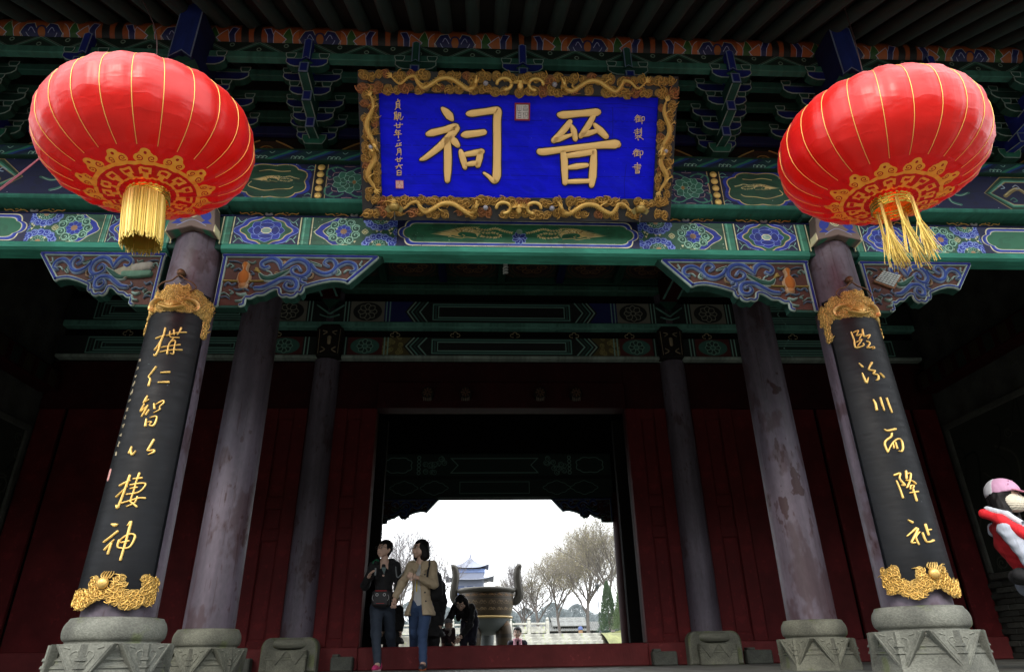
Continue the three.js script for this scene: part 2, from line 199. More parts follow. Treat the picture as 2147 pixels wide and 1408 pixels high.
function curls(x, list, w, c) { x.strokeStyle = c; x.lineWidth = w; x.lineCap = 'round'; for (const p of list) { x.beginPath(); const s = smooth(p.map(q => [q[0], q[1], 0]), 6); s.forEach((q, i) => i ? x.lineTo(q[0], q[1]) : x.moveTo(q[0], q[1])); x.stroke(); } }
function divider(x, x0, x1, h) { x.fillStyle = K.dgreen; x.fillRect(x0, 0, x1 - x0, h); const w = x1 - x0; x.fillStyle = K.green; x.fillRect(x0 + w * 0.22, 0, w * 0.56, h); x.fillStyle = '#67a98c'; x.fillRect(x0 + w * 0.3, 0, w * 0.12, h); x.fillStyle = K.cream; x.fillRect(x0 + w * 0.04, 0, w * 0.08, h); x.fillRect(x0 + w * 0.88, 0, w * 0.08, h); }
function lozengePanel(x, x0, x1, h, tall = 1) {
  const cx = (x0 + x1) / 2, cy = h / 2, w = x1 - x0; x.save(); x.beginPath(); x.rect(x0, 0, w, h); x.clip();
  x.fillStyle = K.navy; x.fillRect(x0, 0, w, h);
  for (const [sx, sy] of [[1, 1], [1, -1], [-1, 1], [-1, -1]]) curls(x, [[[cx + sx * w * 0.47, cy + sy * h * 0.45], [cx + sx * w * 0.4, cy + sy * h * 0.3], [cx + sx * w * 0.33, cy + sy * h * 0.42]], [[cx + sx * w * 0.47, cy + sy * h * 0.2], [cx + sx * w * 0.44, cy + sy * h * 0.3]]], h * 0.03, '#7fb59c');
  lozenge(x, cx, cy, w * 0.5, h * 0.66 * tall); x.fillStyle = K.blue; x.fill(); x.strokeStyle = K.lblue; x.lineWidth = h * 0.02; x.stroke();
  lozenge(x, cx, cy, w * 0.43, h * 0.56 * tall); x.fillStyle = '#3d56bd'; x.fill();
  lozenge(x, cx, cy, w * 0.4, h * 0.53 * tall); x.fillStyle = K.green2; x.fill(); x.strokeStyle = K.gold; x.lineWidth = h * 0.03; x.stroke();
  petals(x, cx, cy, h * 0.1, h * 0.42, 8, K.blue, K.lblue, h * 0.014, 1.35, 0.62); petals(x, cx, cy, h * 0.1, h * 0.3, 4, '#16267f', K.lblue, h * 0.014, 1.35, 0.5);
  x.fillStyle = '#8fae9c'; x.beginPath(); x.ellipse(cx, cy, h * 0.15, h * 0.105, 0, 0, TAU); x.fill(); x.strokeStyle = K.cream; x.lineWidth = h * 0.03; x.stroke(); x.restore();
}
function rosette(x, x0, x1, h, flip) { // whirling flowers; the pointed blue end lies at x0 (or x1 when flipped)
  x.save(); x.beginPath(); x.rect(x0, 0, x1 - x0, h); x.clip(); if (flip) { x.translate(x0 + x1, 0); x.scale(-1, 1); }
  const w = x1 - x0; x.fillStyle = '#27553f'; x.fillRect(x0, 0, w, h);
  for (let k = 0; k < 26; k++) { x.fillStyle = K.cream; const px = x0 + w * (0.25 + 0.75 * hash2(k, 1, 5)), py = h * hash2(k, 2, 5), s = h * 0.05; x.beginPath(); x.moveTo(px - s, py - s * 0.7); x.lineTo(px + s, py - s * 0.7); x.lineTo(px, py + s); x.fill(); }
  x.beginPath(); x.moveTo(x0 + w * 0.28, 0); for (let i = 0; i <= 30; i++) { const t = i / 30, y = h * t, d = Math.abs(t - 0.5) * 2; x.lineTo(x0 + w * (0.02 + 0.24 * d ** 1.3 + 0.012 * Math.sin(t * 18)), y); } x.lineTo(x0 + w * 0.42, h); for (let i = 30; i >= 0; i--) { const t = i / 30, y = h * t, d = Math.abs(t - 0.5) * 2; x.lineTo(x0 + w * (0.12 + 0.26 * d ** 1.4), y); } x.closePath(); x.fillStyle = K.blue; x.fill(); x.strokeStyle = K.cream; x.lineWidth = h * 0.025; x.stroke();
  const cx = x0 + w * 0.36, cy = h * 0.5;
  for (let i = 0; i < 9; i++) { const a = (i + 0.5) / 9 * TAU; swirl(x, cx + Math.cos(a) * h * 0.4, cy + Math.sin(a) * h * 0.37, h * 0.135, i % 2 ? 1 : -1, '#1d5040', '#9fcdb4', a); }
  petals(x, cx, cy, h * 0.08, h * 0.25, 8, K.blue, '#6f86d8', h * 0.014, 1, 0.55); x.fillStyle = '#a07a58'; x.beginPath(); x.arc(cx, cy, h * 0.1, 0, TAU); x.fill();
  for (const s of [0, 1]) { const ccx = x0 + w * 0.78, ccy = s * h; for (let i = 0; i < 7; i++) { const a = (s ? PI : 0) + (i + 0.5) / 7 * PI; swirl(x, ccx + Math.cos(a) * h * 0.42, ccy + Math.sin(a) * h * 0.34, h * 0.125, i % 2 ? 1 : -1, K.blue, K.lblue, a); } petals(x, ccx, ccy, h * 0.06, h * 0.2, 12, '#235a45', '#a8d2ba', h * 0.014, 1, 0.6); x.fillStyle = '#b08a62'; x.beginPath(); x.arc(ccx, ccy, h * 0.08, 0, TAU); x.fill(); }
  for (const yy of [0.2, 0.5, 0.8]) petals(x, x0 + w * 0.985, h * yy, 0, h * 0.14, 6, K.blue, K.lblue, h * 0.014);
  petals(x, x0 + w * 0.61, cy, 0, h * 0.1, 4, '#8c8f5d', K.cream, h * 0.016); x.restore();
}
function phoenix(x, cx, cy, s, dir) { // long tailed bird in gold: spread wing feathers, hooked head, two leafy tail plumes
  x.save(); x.translate(cx, cy); x.scale(s * 0.47 * dir, s * 0.47);
  const spike = (a, b, w, c = K.gold) => { const d = [b[0] - a[0], b[1] - a[1]], l = Math.hypot(...d), n = [-d[1] / l * w, d[0] / l * w]; x.fillStyle = c; x.beginPath(); x.moveTo(a[0] + n[0], a[1] + n[1]); x.quadraticCurveTo((a[0] + b[0]) / 2 + n[0], (a[1] + b[1]) / 2 + n[1] * 1.2, b[0], b[1]); x.lineTo(a[0] - n[0], a[1] - n[1]); x.fill(); };
  for (let i = 0; i < 13; i++) spike([-1.5 + i * 0.07, 0.38 - i * 0.075], [-4.0 + i * 0.26, 0.12 - i * 0.075], 0.075, i % 3 ? K.gold : '#f0dca0');
  x.fillStyle = K.gold; x.beginPath(); x.moveTo(-1.7, 0.4); x.bezierCurveTo(-1.5, -0.3, -1.0, -0.85, 0.2, -0.8); x.bezierCurveTo(1.2, -0.75, 1.7, -0.3, 1.5, 0.1); x.bezierCurveTo(0.8, -0.1, 0.2, -0.25, -0.3, -0.15); x.bezierCurveTo(-0.9, 0.05, -0.8, 0.35, -0.2, 0.45); x.bezierCurveTo(-0.8, 0.65, -1.4, 0.1, -1.7, 0.4); x.fill();
  for (let i = 0; i < 46; i++) { x.fillStyle = i % 2 ? '#8a7038' : '#f4e6b4'; x.beginPath(); x.arc(-1.0 + 2.2 * hash2(i, 3, 2), -0.62 + 0.4 * hash2(i, 9, 2), 0.07, 0, TAU); x.fill(); }
  for (let i = 0; i < 10; i++) spike([0.9 + 0.06 * i, -0.2 + 0.02 * i], [2.1 - i * 0.06, 0.05 + i * 0.06], 0.06, '#e6cf90'); for (let i = 0; i < 7; i++) spike([-0.1 + i * 0.25, -0.7], [0.2 + i * 0.28, -0.98], 0.06);
  curls(x, [[[-1.8, 0.55], [-1.4, 0.5], [-0.9, 0.62], [-0.3, 0.7], [0.3, 0.55], [0.9, 0.6], [1.4, 0.65]], [[-0.2, 0.2], [0.1, 0.35], [-0.1, 0.5]]], 0.09, K.gold);
  for (const [q, n] of [[[[1.4, -0.6], [2.6, -0.45], [3.6, -0.7], [4.6, -0.35], [5.6, -0.1]], 17], [[[1.4, -0.35], [2.4, -0.05], [3.4, -0.1], [4.2, 0.25], [3.6, 0.55], [2.4, 0.45], [2.0, 0.35]], 18]]) { const sm2 = smooth(q.map(a => [...a, 0]), 8); curls(x, [q], 0.06, K.gold); for (let i = 0; i < n; i++) { const k = Math.floor((i + 0.5) / n * (sm2.length - 2)), a = sm2[k], b = sm2[k + 1], d = Math.atan2(b[1] - a[1], b[0] - a[0]); for (const o of [-0.7, 0.7]) spike(a, [a[0] + Math.cos(d + o) * 0.36, a[1] + Math.sin(d + o) * 0.3], 0.075, o > 0 ? K.gold : '#f0dca0'); } }
  x.restore();
}
function wear(x, w, h, n, s) { const r = rng(s); for (let i = 0; i < n * 2; i++) { x.fillStyle = r() < 0.6 ? `rgba(12,14,12,${0.04 + 0.09 * r()})` : `rgba(120,130,115,${0.02 + 0.05 * r()})`; x.beginPath(); x.ellipse(r() * w, r() * h, h * (0.05 + 0.5 * r() * r()), h * (0.02 + 0.12 * r()), (r() - 0.5) * 0.5, 0, TAU); x.fill(); } x.strokeStyle = 'rgba(15,12,10,0.55)'; x.lineWidth = h * 0.008; for (let i = 0; i < n / 14; i++) { const a = r() * w, b = r() * h, l = h * (0.4 + 2 * r()); x.beginPath(); x.moveTo(a, b); x.lineTo(a + l * 0.5, b + h * 0.02 * (r() - 0.5)); x.lineTo(a + l, b + h * 0.03 * (r() - 0.5)); x.stroke(); } for (let i = 0; i < n; i++) { x.fillStyle = r() < 0.5 ? 'rgba(215,215,205,0.75)' : 'rgba(40,30,25,0.6)'; const a = r() * w, b = (r() < 0.5 ? r() : r() < 0.5 ? r() * 0.08 : 0.92 + r() * 0.08) * h; x.beginPath(); x.ellipse(a, b, h * (0.004 + 0.025 * r() * r()), h * (0.003 + 0.012 * r()), r() * 3, 0, TAU); x.fill(); } }
function archPanel(x, x0, x1, h, birds) { // green field with blue and cream border
  x.fillStyle = K.navy; x.fillRect(x0, 0, x1 - x0, h); const cap = (i) => { const a = x0 + i * h, b = x1 - i * h, t = i * h * 0.75; x.beginPath(); x.moveTo(a + h * 0.45, t); x.lineTo(b - h * 0.45, t); x.quadraticCurveTo(b - h * 0.22, t, b - h * 0.2, h * 0.28); x.quadraticCurveTo(b, h * 0.34, b, h * 0.5); x.quadraticCurveTo(b, h * 0.66, b - h * 0.2, h * 0.72); x.quadraticCurveTo(b - h * 0.22, h - t, b - h * 0.45, h - t); x.lineTo(a + h * 0.45, h - t); x.quadraticCurveTo(a + h * 0.22, h - t, a + h * 0.2, h * 0.72); x.quadraticCurveTo(a, h * 0.66, a, h * 0.5); x.quadraticCurveTo(a, h * 0.34, a + h * 0.2, h * 0.28); x.quadraticCurveTo(a + h * 0.22, t, a + h * 0.45, t); x.closePath(); };
  cap(0.02); x.fillStyle = K.cream; x.fill(); cap(0.06); x.fillStyle = K.blue; x.fill(); cap(0.15); x.fillStyle = '#5a74cf'; x.fill(); cap(0.18); x.fillStyle = K.cream; x.fill(); cap(0.21); x.fillStyle = '#2a6b4d'; x.fill();
  const cy = h * 0.5; if (birds) { const cx = (x0 + x1) / 2; phoenix(x, cx - h * 1.75, cy, h * 0.58, 1); phoenix(x, cx + h * 1.75, cy, h * 0.58, -1); petals(x, cx, cy + h * 0.16, 0, h * 0.24, 9, '#16267f', K.lblue, h * 0.02); x.fillStyle = '#7c9a8a'; x.beginPath(); x.arc(cx, cy - h * 0.08, h * 0.1, 0, TAU); x.fill(); } else phoenix(x, (x0 + x1) / 2, cy, h * 0.6, 1);
}
const scaled = (W, H, w, h, draw) => (x) => { x.fillStyle = K.navy; x.fillRect(0, 0, w, h); x.scale(w / W, h / H); draw(x); };
const bumped = (t, rough = 0.62) => mat([1, 1, 1], rough, { map: t, bumpMap: t, bumpScale: 0.002 });
// a thin painted board: front face uv 0..1
function panelBoard(x0, x1, y0, y1, z, d = 0.012) { const g = new THREE.BoxGeometry(x1 - x0, y1 - y0, d); return g.translate((x0 + x1) / 2, (y0 + y1) / 2, z - d / 2); }

// ---------- columns ----------
function columnMap(seed, red, spots) {
  return texData(256, 1024, (u, v) => {
    const a = fbm(u, v, 4, 10, seed, 5), b = fbm(u, v, 24, 5, seed + 9, 4), f = fbm(u, v, 5, 14, seed + 20, 5), e = fbm(u, v, 70, 130, seed + 4, 2);
    let k = 0.47 + 0.16 * (a - 0.5) + 0.16 * (b - 0.5) + 0.06 * (e - 0.5), c = [k, k * 0.95, k * 1.02];
    const g2 = fbm(u, v, 40, 60, seed + 55, 4); let m = 0.5 * sstep(0.6 - red, 0.74 - red, f + 0.25 * (g2 - 0.5)) + 0.5 * sstep(0.66, 0.7, g2 * 0.6 + a * 0.4) + 0.35 * sstep(0.72, 0.78, fbm(u, v, 90, 14, seed + 61, 3)); m = Math.min(1, m);
    for (const [su, sv, sr] of spots) { let du = Math.abs(u - su); du = Math.min(du, 1 - du); const q = Math.hypot(du * 1.4, (v - sv) * 2.6) / sr; m = Math.max(m, sstep(1.1, 0.75, q + 3.6 * (fbm(u, v, 20, 60, seed + 7, 5) - 0.5))); }
    c = c.map((x, i) => lerp(x, [0.27, 0.17, 0.165][i] * (0.8 + 0.4 * b), m * 0.8)); return c;
  });
}
const colMaps = [columnMap(3, 0.0, [[0.3, 0.1, 0.03]]), columnMap(17, 0.04, [[0.04, 0.42, 0.055], [0.93, 0.2, 0.05], [0.08, 0.23, 0.05]]), columnMap(29, -0.05, [[0.06, 0.16, 0.05]])];
const colMats = colMaps.map((t, i) => mat(i ? [0.44, 0.41, 0.45] : [0.52, 0.48, 0.53], 0.5, { specularIntensity: 0.5, map: t, bumpMap: t, bumpScale: 0.002 }));
function shaftGeo(r0, r1, y0, y1) { const p = []; for (let i = 0; i <= 20; i++) { const t = i / 20; p.push([lerp(r0, r1, t ** 1.15), lerp(y0, y1, t)]); } return lathe(p, 40); }
function plinth(t, s, hgt, top, m) {
  const apo = s * 1.0, R = apo / Math.cos(PI / 6), core = [];
  const hex = (k, y0, y1, k2 = k) => { const g = new THREE.CylinderGeometry(R * k2, R * k, y1 - y0, 6, 1); const uv = g.attributes.uv; for (let i = 0; i < uv.count; i++) uv.setXY(i, uv.getX(i) * 2.2, uv.getY(i) * 0.25); return g.rotateY(PI / 6 + PI / 6).translate(0, (y0 + y1) / 2, 0).toNonIndexed(); };
  core.push(hex(1.035, -0.02, hgt * 0.6, 1.0), hex(1.0, hgt * 0.6, hgt, 0.985));
  core.forEach(g => g.computeVertexNormals());
  part('plinth', core, m, t);
  const led = [hex(1.035, hgt * 0.5, hgt * 0.56, 1.02), hex(1.028, hgt * 0.66, hgt * 0.72, 1.012)]; led.forEach(g => g.computeVertexNormals()); part('ledge', led, m, t);
  for (let k = 0; k < 6; k++) { // a carved cloth corner hangs on each side
    const w = R * 0.96, a = k * PI / 3, g = [poly([[-w / 2, hgt], [w / 2, hgt], [0.01, hgt * 0.06], [-0.01, hgt * 0.06]], 0, 0.05, 0.004)];
    const cu = []; for (const sx of [-1, 1]) cu.push([[0, hgt * 0.4, 0.012], [sx * w * 0.12, hgt * 0.6, 0.012], [sx * w * 0.2, hgt * 0.78, 0.01], [sx * w * 0.1, hgt * 0.85, 0.01], [sx * w * 0.07, hgt * 0.74, 0.008]], [[sx * w * 0.24, hgt * 0.9, 0.01], [sx * w * 0.33, hgt * 0.93, 0.01]], [[sx * (w / 2 - 0.02), hgt * 0.965, 0.012], [0, hgt * 0.13, 0.012]]);
    const rel = strokes(cu, 0.006, { prof: 'round', z0: 0.049 });
    const gg = merge([...g, ...rel]); gg.translate(0, -hgt, 0).rotateX(-0.05).translate(0, hgt, apo - 0.022).rotateY(a); part('carved_apron', gg, m, t);
  }
  const d = [[0, hgt - 0.004], [s * 0.86, hgt - 0.004], [s * 0.88, hgt + 0.012], [s * 0.95, hgt + 0.03], [s * 0.975, hgt + 0.065], [s * 0.96, hgt + 0.1], [s * 0.9, hgt + 0.13], [s * 0.78, top], [0, top]];
  const dg = lathe(smooth(d.map(p => [p[0], p[1], 0]), 3), 40), uv = dg.attributes.uv; for (let i = 0; i < uv.count; i++) uv.setXY(i, uv.getX(i) * 2, uv.getY(i) * 0.4);
  part('drum_stone', dg, m, t);
}
function column(label, x, z, r0, r1, top, mi, turn, group, s = 0.335, y0 = 0.4) {
  const t = thing('column', label, 'column', [x, 0, z], 0, group);
  const g = shaftGeo(r0, r1, y0 - 0.03, top); g.rotateY(turn); part('shaft', g, colMats[mi], t);
  plinth(t, s, y0 - 0.15, y0, mi === 0 ? M.stone : M.stone2); return t;
}
column('lacquered front column carrying the left couplet board, grey stone base', -2.57, 0, 0.214, 0.186, 3.16, 0, 0.6, 'columns of the gate hall', 0.295);
column('lacquered front column carrying the right couplet board, grey stone base', 2.57, 0, 0.214, 0.186, 3.16, 0, 2.4, 'columns of the gate hall', 0.295);
column('worn grey column standing behind the left couplet column', -2.57, -1.54, 0.205, 0.168, 5.4, 2, 0.9, 'columns of the gate hall', 0.272, 0.385);
column('worn grey column with dark peeled patches behind the right couplet column', 2.57, -1.54, 0.205, 0.168, 5.4, 1, -0.35, 'columns of the gate hall', 0.272, 0.385);
// columns set into the door wall, on stones with a rounded back
function doorColumn(label, x, mi, turn) {
  const t = thing('column', label, 'column', [x, 0, -4.5], 0, 'columns of the gate hall');
  part('shaft', shaftGeo(0.2, 0.175, 0.34, 5.3).rotateY(turn), colMats[mi], t);
  const rr = []; const W = 0.33, H = 0.375; rr.push([-W, 0], [W, 0]); for (let i = 0; i <= 8; i++) { const a = i / 8 * PI / 2; rr.push([W - 0.11 + 0.11 * Math.cos(a), H - 0.11 + 0.11 * Math.sin(a)]); } for (let i = 0; i <= 8; i++) { const a = PI / 2 + i / 8 * PI / 2; rr.push([-W + 0.11 + 0.11 * Math.cos(a), H - 0.11 + 0.11 * Math.sin(a)]); }
  part('stone_back', poly(rr, 0.12, 0.3, 0.02), M.stone2, t);
  part('drum_stone', lathe([[0, 0.25], [0.2, 0.25], [0.235, 0.27], [0.245, 0.3], [0.235, 0.34], [0.2, 0.362], [0, 0.365]], 28).scale(1, 1, 0.75).translate(0, 0, 0.19), M.stone2, t);
  const f = [box(0.46, 0.24, 0.12, 0, 0.118, 0.33, 0.012), box(0.475, 0.014, 0.13, 0, 0.17, 0.33, 0.004), box(0.475, 0.012, 0.13, 0, 0.14, 0.33, 0.004)]; part('plinth', f, M.stone2, t);
  for (const sx of [-0.115, 0.115]) part('carved_apron', poly([[sx - 0.11, 0.23], [sx + 0.11, 0.23], [sx, 0.08]], 0.39, 0.402, 0.003), M.stone2, t);
}
doorColumn('dim column set in the red door wall left of the gateway', -2.57, 2, 0.3);
doorColumn('dim column set in the red door wall right of the gateway', 2.57, 2, 2.8);
for (const [x, l] of [[-2.57, 'left'], [2.57, 'right']]) { const t = thing('column', `dark column at the ${l} edge of the bright far opening`, 'column', [x, 0, -9], 0, 'columns of the gate hall'); part('shaft', shaftGeo(0.2, 0.185, 0.22, 3.1), M.redDark, t); part('drum_stone', lathe([[0, 0], [0.34, 0], [0.34, 0.12], [0.3, 0.2], [0.26, 0.24], [0, 0.24]], 28), M.darkstone, t); }

// ---------- door wall ----------
function panelled(t, x0, x1, y0, y1, z, recesses, m = M.red) { // stiles and rails round sunk panels
  part('backing_board', boxR(x0, x1, y0, y1, z - 0.1, z - 0.03, 0.003), m, t);
  const cx = (x0 + x1) / 2, w = recesses[0][2];
  part('stile', boxR(x0, cx - w / 2, y0, y1, z - 0.03, z + 0.012, 0.008), m, t); part('stile', boxR(cx + w / 2, x1, y0, y1, z - 0.03, z + 0.012, 0.008), m, t);
  let y = y0; for (const [a, b] of recesses) { if (a - y > 0.01) part('rail', boxR(cx - w / 2 + 0.001, cx + w / 2 - 0.001, y, a, z - 0.03, z - 0.002, 0.004), m, t); part('panel', boxR(cx - w / 2 + 0.02, cx + w / 2 - 0.02, a + 0.02, b - 0.02, z - 0.045, z - 0.024, 0.008), m, t); y = b; }
  if (y1 - y > 0.01) part('rail', boxR(cx - w / 2 + 0.001, cx + w / 2 - 0.001, y, y1, z - 0.03, z - 0.002, 0.004), m, t);
}
const REC = (w) => [[0.34, 1.54, w], [1.68, 1.95, w], [2.1, 3.2, w]];
for (const s of [-1, 1]) {
  const side = s < 0 ? 'left' : 'right';
  const t = thing('timber_wall', `dark red timber wall ${side} of the gateway, tall boards with black gaps`, 'wall');
  panelled(t, ...(s < 0 ? [-3.36, -2.77] : [2.77, 3.36]), 0.26, 3.36, -4.5, REC(0.22));
  for (const [a, b] of [[3.37, 4.62], [4.67, 6.1], [6.16, 6.5]]) part('board', boxR(s * a, s * b, 0.26, 3.36, -4.58, -4.52, 0.006), M.red, t);
  for (const [a, b] of [[4.0, 4.03], [5.3, 5.33]]) part('batten', boxR(s * a, s * b, 0.26, 3.36, -4.519, -4.505, 0.004), M.red, t);
  part('base_rail', boxR(s * 1.802, s * 6.5, 0.0, 0.26, -4.6, -4.46, 0.012), M.sill, t);
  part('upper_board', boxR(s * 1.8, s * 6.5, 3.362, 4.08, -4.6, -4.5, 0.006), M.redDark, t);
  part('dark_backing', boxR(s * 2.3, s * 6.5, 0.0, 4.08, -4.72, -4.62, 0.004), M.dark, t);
  const b = thing('timber_wall', `narrow panelled red boards between the gateway and its ${side} wall column`, 'wall');
  panelled(b, ...(s < 0 ? [-2.42, -1.8] : [1.8, 2.42]), 0.26, 3.36, -4.5, REC(0.2));
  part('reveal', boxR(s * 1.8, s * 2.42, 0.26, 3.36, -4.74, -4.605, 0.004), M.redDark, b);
  // stone blocks by the sill
}
{
  const t = thing('door_lintel', 'dark red lintel over the gateway with four carved pegs', 'lintel');
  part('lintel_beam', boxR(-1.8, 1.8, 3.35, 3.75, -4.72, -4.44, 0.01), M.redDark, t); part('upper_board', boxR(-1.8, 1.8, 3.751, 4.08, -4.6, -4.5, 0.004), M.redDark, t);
  for (const x of [-1.07, -0.53, 0.54, 1.06]) { const p = part('door_peg', [col(poly([...Array(16)].map((_, i) => [0.085 * Math.cos(i / 16 * TAU), 0.085 * Math.sin(i / 16 * TAU)]), 0, 0.16, 0.012).translate(x, 3.53, -4.44), C.darkwood)], M.paint, t); part('peg_flower', [...Array(8)].map((_, i) => col(stroke([[x + 0.02 * Math.cos(i * PI / 4), 3.53 + 0.02 * Math.sin(i * PI / 4), 0.016], [x + 0.06 * Math.cos(i * PI / 4), 3.53 + 0.06 * Math.sin(i * PI / 4), 0.024]], 0.012, { prof: 'round', z0: -4.281 }), [0.12, 0.06, 0.035])), M.paint, p); part('peg_fringe', [...Array(5)].map((_, i) => col(box(0.012, 0.075, 0.012, x - 0.05 + i * 0.025, 3.445, -4.3, 0.003), [0.25, 0.2, 0.16])), M.paint, p); }
  for (const sd of [-1, 1]) { const d = thing('door_post', `black door post just behind the ${sd < 0 ? 'left' : 'right'} jamb of the gateway`, 'post'); part('post', boxR(sd * 1.69, sd * 1.95, 0.0, 3.349, -5.1, -4.96, 0.01), M.dark, d); part('pivot_block', boxR(sd * 1.7, sd * 1.94, 0.0, 0.12, -5.2, -5.101, 0.01), M.dark, d); }
  const s = thing('threshold', 'worn dark red wooden threshold across the gateway', 'threshold');
  part('sill_board', boxR(-1.8, 1.8, 0, 0.258, -4.62, -4.46, 0.014), M.sill, s);
  for (const [x, w, l] of [[-1.96, 0.26, 'left of the threshold beside the panelled boards'], [1.96, 0.3, 'right of the threshold beside the panelled boards'], [3.14, 0.32, 'right of the right wall column'], [-3.14, 0.2, 'left of the left wall column']]) { const b = thing('stone_block', `small weathered grey stone block ${l}`, 'stone block', [x, 0, -4.36]); part('block', box(w, 0.16, 0.14, 0, 0.079, 0, 0.015), M.darkstone, b); part('socket_edge', [box(w * 0.3, 0.03, 0.13, -w * 0.3, 0.172, 0, 0.008)], M.darkstone, b); }
}
M.darkbrick = mat([0.075, 0.08, 0.07], 0.9, { map: T_STONE, bumpMap: T_STONE, bumpScale: 0.006 });
// ---------- side walls with a grey mural above a brick foot, rear walls, and closures ----------
const T_MURAL = texCanvas(1024, 512, (x, w, h) => { x.fillStyle = '#5a5f58'; x.fillRect(0, 0, w, h); const r = rng(5); for (let i = 0; i < 60; i++) { const px = r() * w, py = r() * h, l = 60 + r() * 160; curls(x, [[[px, py], [px + l * 0.3, py + l * (0.5 - r())], [px + l * 0.1 * r(), py + l], [px - l * 0.3, py + l * 1.4]]], 3 + r() * 6, ['#3c423c', '#787c70', '#4a4f4a', '#6a6250'][i % 4]); } for (let i = 0; i < 26; i++) { const px = r() * w, py = r() * h; swirl(x, px, py, 14 + r() * 20, r() < 0.5 ? 1 : -1, '#4c524c', '#80857a', r() * 6); } });
for (const s of [-1, 1]) {
  const t = thing('side_wall', `dim grey painted end wall on brick foot at the ${s < 0 ? 'left' : 'right'} end of the hall`, 'wall');
  part('wall_body', boxR(s * 6.53, s * 6.85, 0, 5.6, -9.3, 0.35, 0.01), mat([0.09, 0.092, 0.085], 0.9, { map: T_STONE }), t);
  const pm = new THREE.PlaneGeometry(4.5, 2.0).rotateY(-s * PI / 2).translate(s * 6.5, 2.0, -2.2); part('mural', [panelBoard(-2.25, 2.25, 1.02, 3.0, 0, 0.03).rotateY(-s * PI / 2).translate(s * 6.5, 0, -2.2)], mat([0.22, 0.22, 0.2], 0.95, { specularIntensity: 0.2, map: T_MURAL }), t);
  part('mural_frame', [boxR(s * 6.47, s * 6.53, 3.0, 3.08, -4.45, 0.05, 0.01), boxR(s * 6.47, s * 6.53, 0.94, 1.02, -4.45, 0.05, 0.01), boxR(s * 6.47, s * 6.53, 1.02, 3.0, -4.45, -4.37, 0.01)], M.darkstone, t);
  if (s > 0) { const bg = [0, 1, 2].map(k => cbox(0.06, 0.062, 0.26, 0.005)); for (let r = 0; r < 13; r++) for (let c = 0; c < 17; c++) { const z = -4.4 + c * 0.27 + (r % 2) * 0.135; if (z > 0.2) continue; const b = part('brick', bg[(r + c) % 3], [M.darkbrick, M.darkstone, M.darkbrick][(r * 5 + c * 3) % 3], t); b.position.set(s * (6.505 + 0.004 * hash2(r, c, 4)), 0.035 + r * 0.07, z); } }
  const b = thing('side_beam', `dark painted tie beam along the top of the ${s < 0 ? 'left' : 'right'} end wall`, 'beam');
  part('beam', boxR(s * 6.25, s * 6.5, 3.56, 3.86, -4.4, 0.1, 0.02), M.redDark, b);
  for (let k = 0; k < 16; k++) part('painted_strip', col(boxR(s * 6.24, s * 6.249, 3.6, 3.82, -4.3 + k * 0.27, -4.3 + k * 0.27 + 0.16, 0.002), k % 2 ? [0.02, 0.028, 0.018] : [0.04, 0.026, 0.012]), M.paint, b);
}
{
  const t = thing('rear_wall', 'dark inner wall closing the far side bays beside the bright opening', 'wall');
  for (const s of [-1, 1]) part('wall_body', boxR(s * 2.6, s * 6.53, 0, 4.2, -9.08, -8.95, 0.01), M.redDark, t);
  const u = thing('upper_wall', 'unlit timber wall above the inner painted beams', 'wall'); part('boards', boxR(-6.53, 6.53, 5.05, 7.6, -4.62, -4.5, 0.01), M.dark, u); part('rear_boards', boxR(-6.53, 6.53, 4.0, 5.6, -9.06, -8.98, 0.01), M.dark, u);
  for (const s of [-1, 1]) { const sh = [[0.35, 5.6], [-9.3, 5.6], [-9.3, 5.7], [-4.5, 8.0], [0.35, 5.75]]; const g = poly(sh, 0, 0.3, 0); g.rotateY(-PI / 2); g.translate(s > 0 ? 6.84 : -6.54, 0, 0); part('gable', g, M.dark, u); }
}
// ---------- ceiling of square coffers ----------
{
  const t = thing('coffered_ceiling', 'dark coffered ceiling with round painted medallions', 'ceiling'); t.userData.kind = 'structure';
  const med = texCanvas(256, 256, (x) => { x.fillStyle = '#1d2a20'; x.fillRect(0, 0, 256, 256); x.strokeStyle = '#5a3a22'; x.lineWidth = 6; for (const r of [112, 96]) { x.beginPath(); x.arc(128, 128, r, 0, TAU); x.stroke(); } for (const [a, b] of [[0, 0], [256, 0], [0, 256], [256, 256]]) { x.beginPath(); x.arc(a, b, 44, 0, TAU); x.stroke(); } x.fillStyle = '#2a1512'; x.beginPath(); x.arc(128, 128, 92, 0, TAU); x.fill(); for (let i = 0; i < 6; i++) swirl(x, 128 + 52 * Math.cos(i), 128 + 52 * Math.sin(i), 26, i % 2 ? 1 : -1, '#3a1d16', '#7a5a38', i); });
  const mm = mat([0.8, 0.8, 0.8], 0.8, { map: med });
  const pg = new THREE.BoxGeometry(0.78, 0.02, 0.66);
  for (let i = -7; i < 7; i++) for (let j = 0; j < 4; j++) { const p = part('coffer_panel', pg, mm, t); p.position.set((i + 0.5) * 0.9, 5.44, -4.0 + j * 0.78 + 0.02); }
  const ribs = []; for (let i = -7; i <= 7; i++) ribs.push(col(boxR(i * 0.9 - 0.06, i * 0.9 + 0.06, 5.33, 5.43, -4.4, -1.3, 0.01), i % 2 ? C.navy : C.dgreen)); for (let j = 0; j <= 4; j++) ribs.push(col(boxR(-6.4, 6.4, 5.325, 5.435, -4.4 + j * 0.78, -4.4 + j * 0.78 + 0.12, 0.01), C.dgreen));
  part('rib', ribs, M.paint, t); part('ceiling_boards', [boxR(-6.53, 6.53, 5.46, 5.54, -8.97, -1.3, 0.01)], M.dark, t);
  part('front_board', boxR(-6.53, 6.53, 4.3, 5.46, -1.34, -1.26, 0.01), M.dark, t);
}
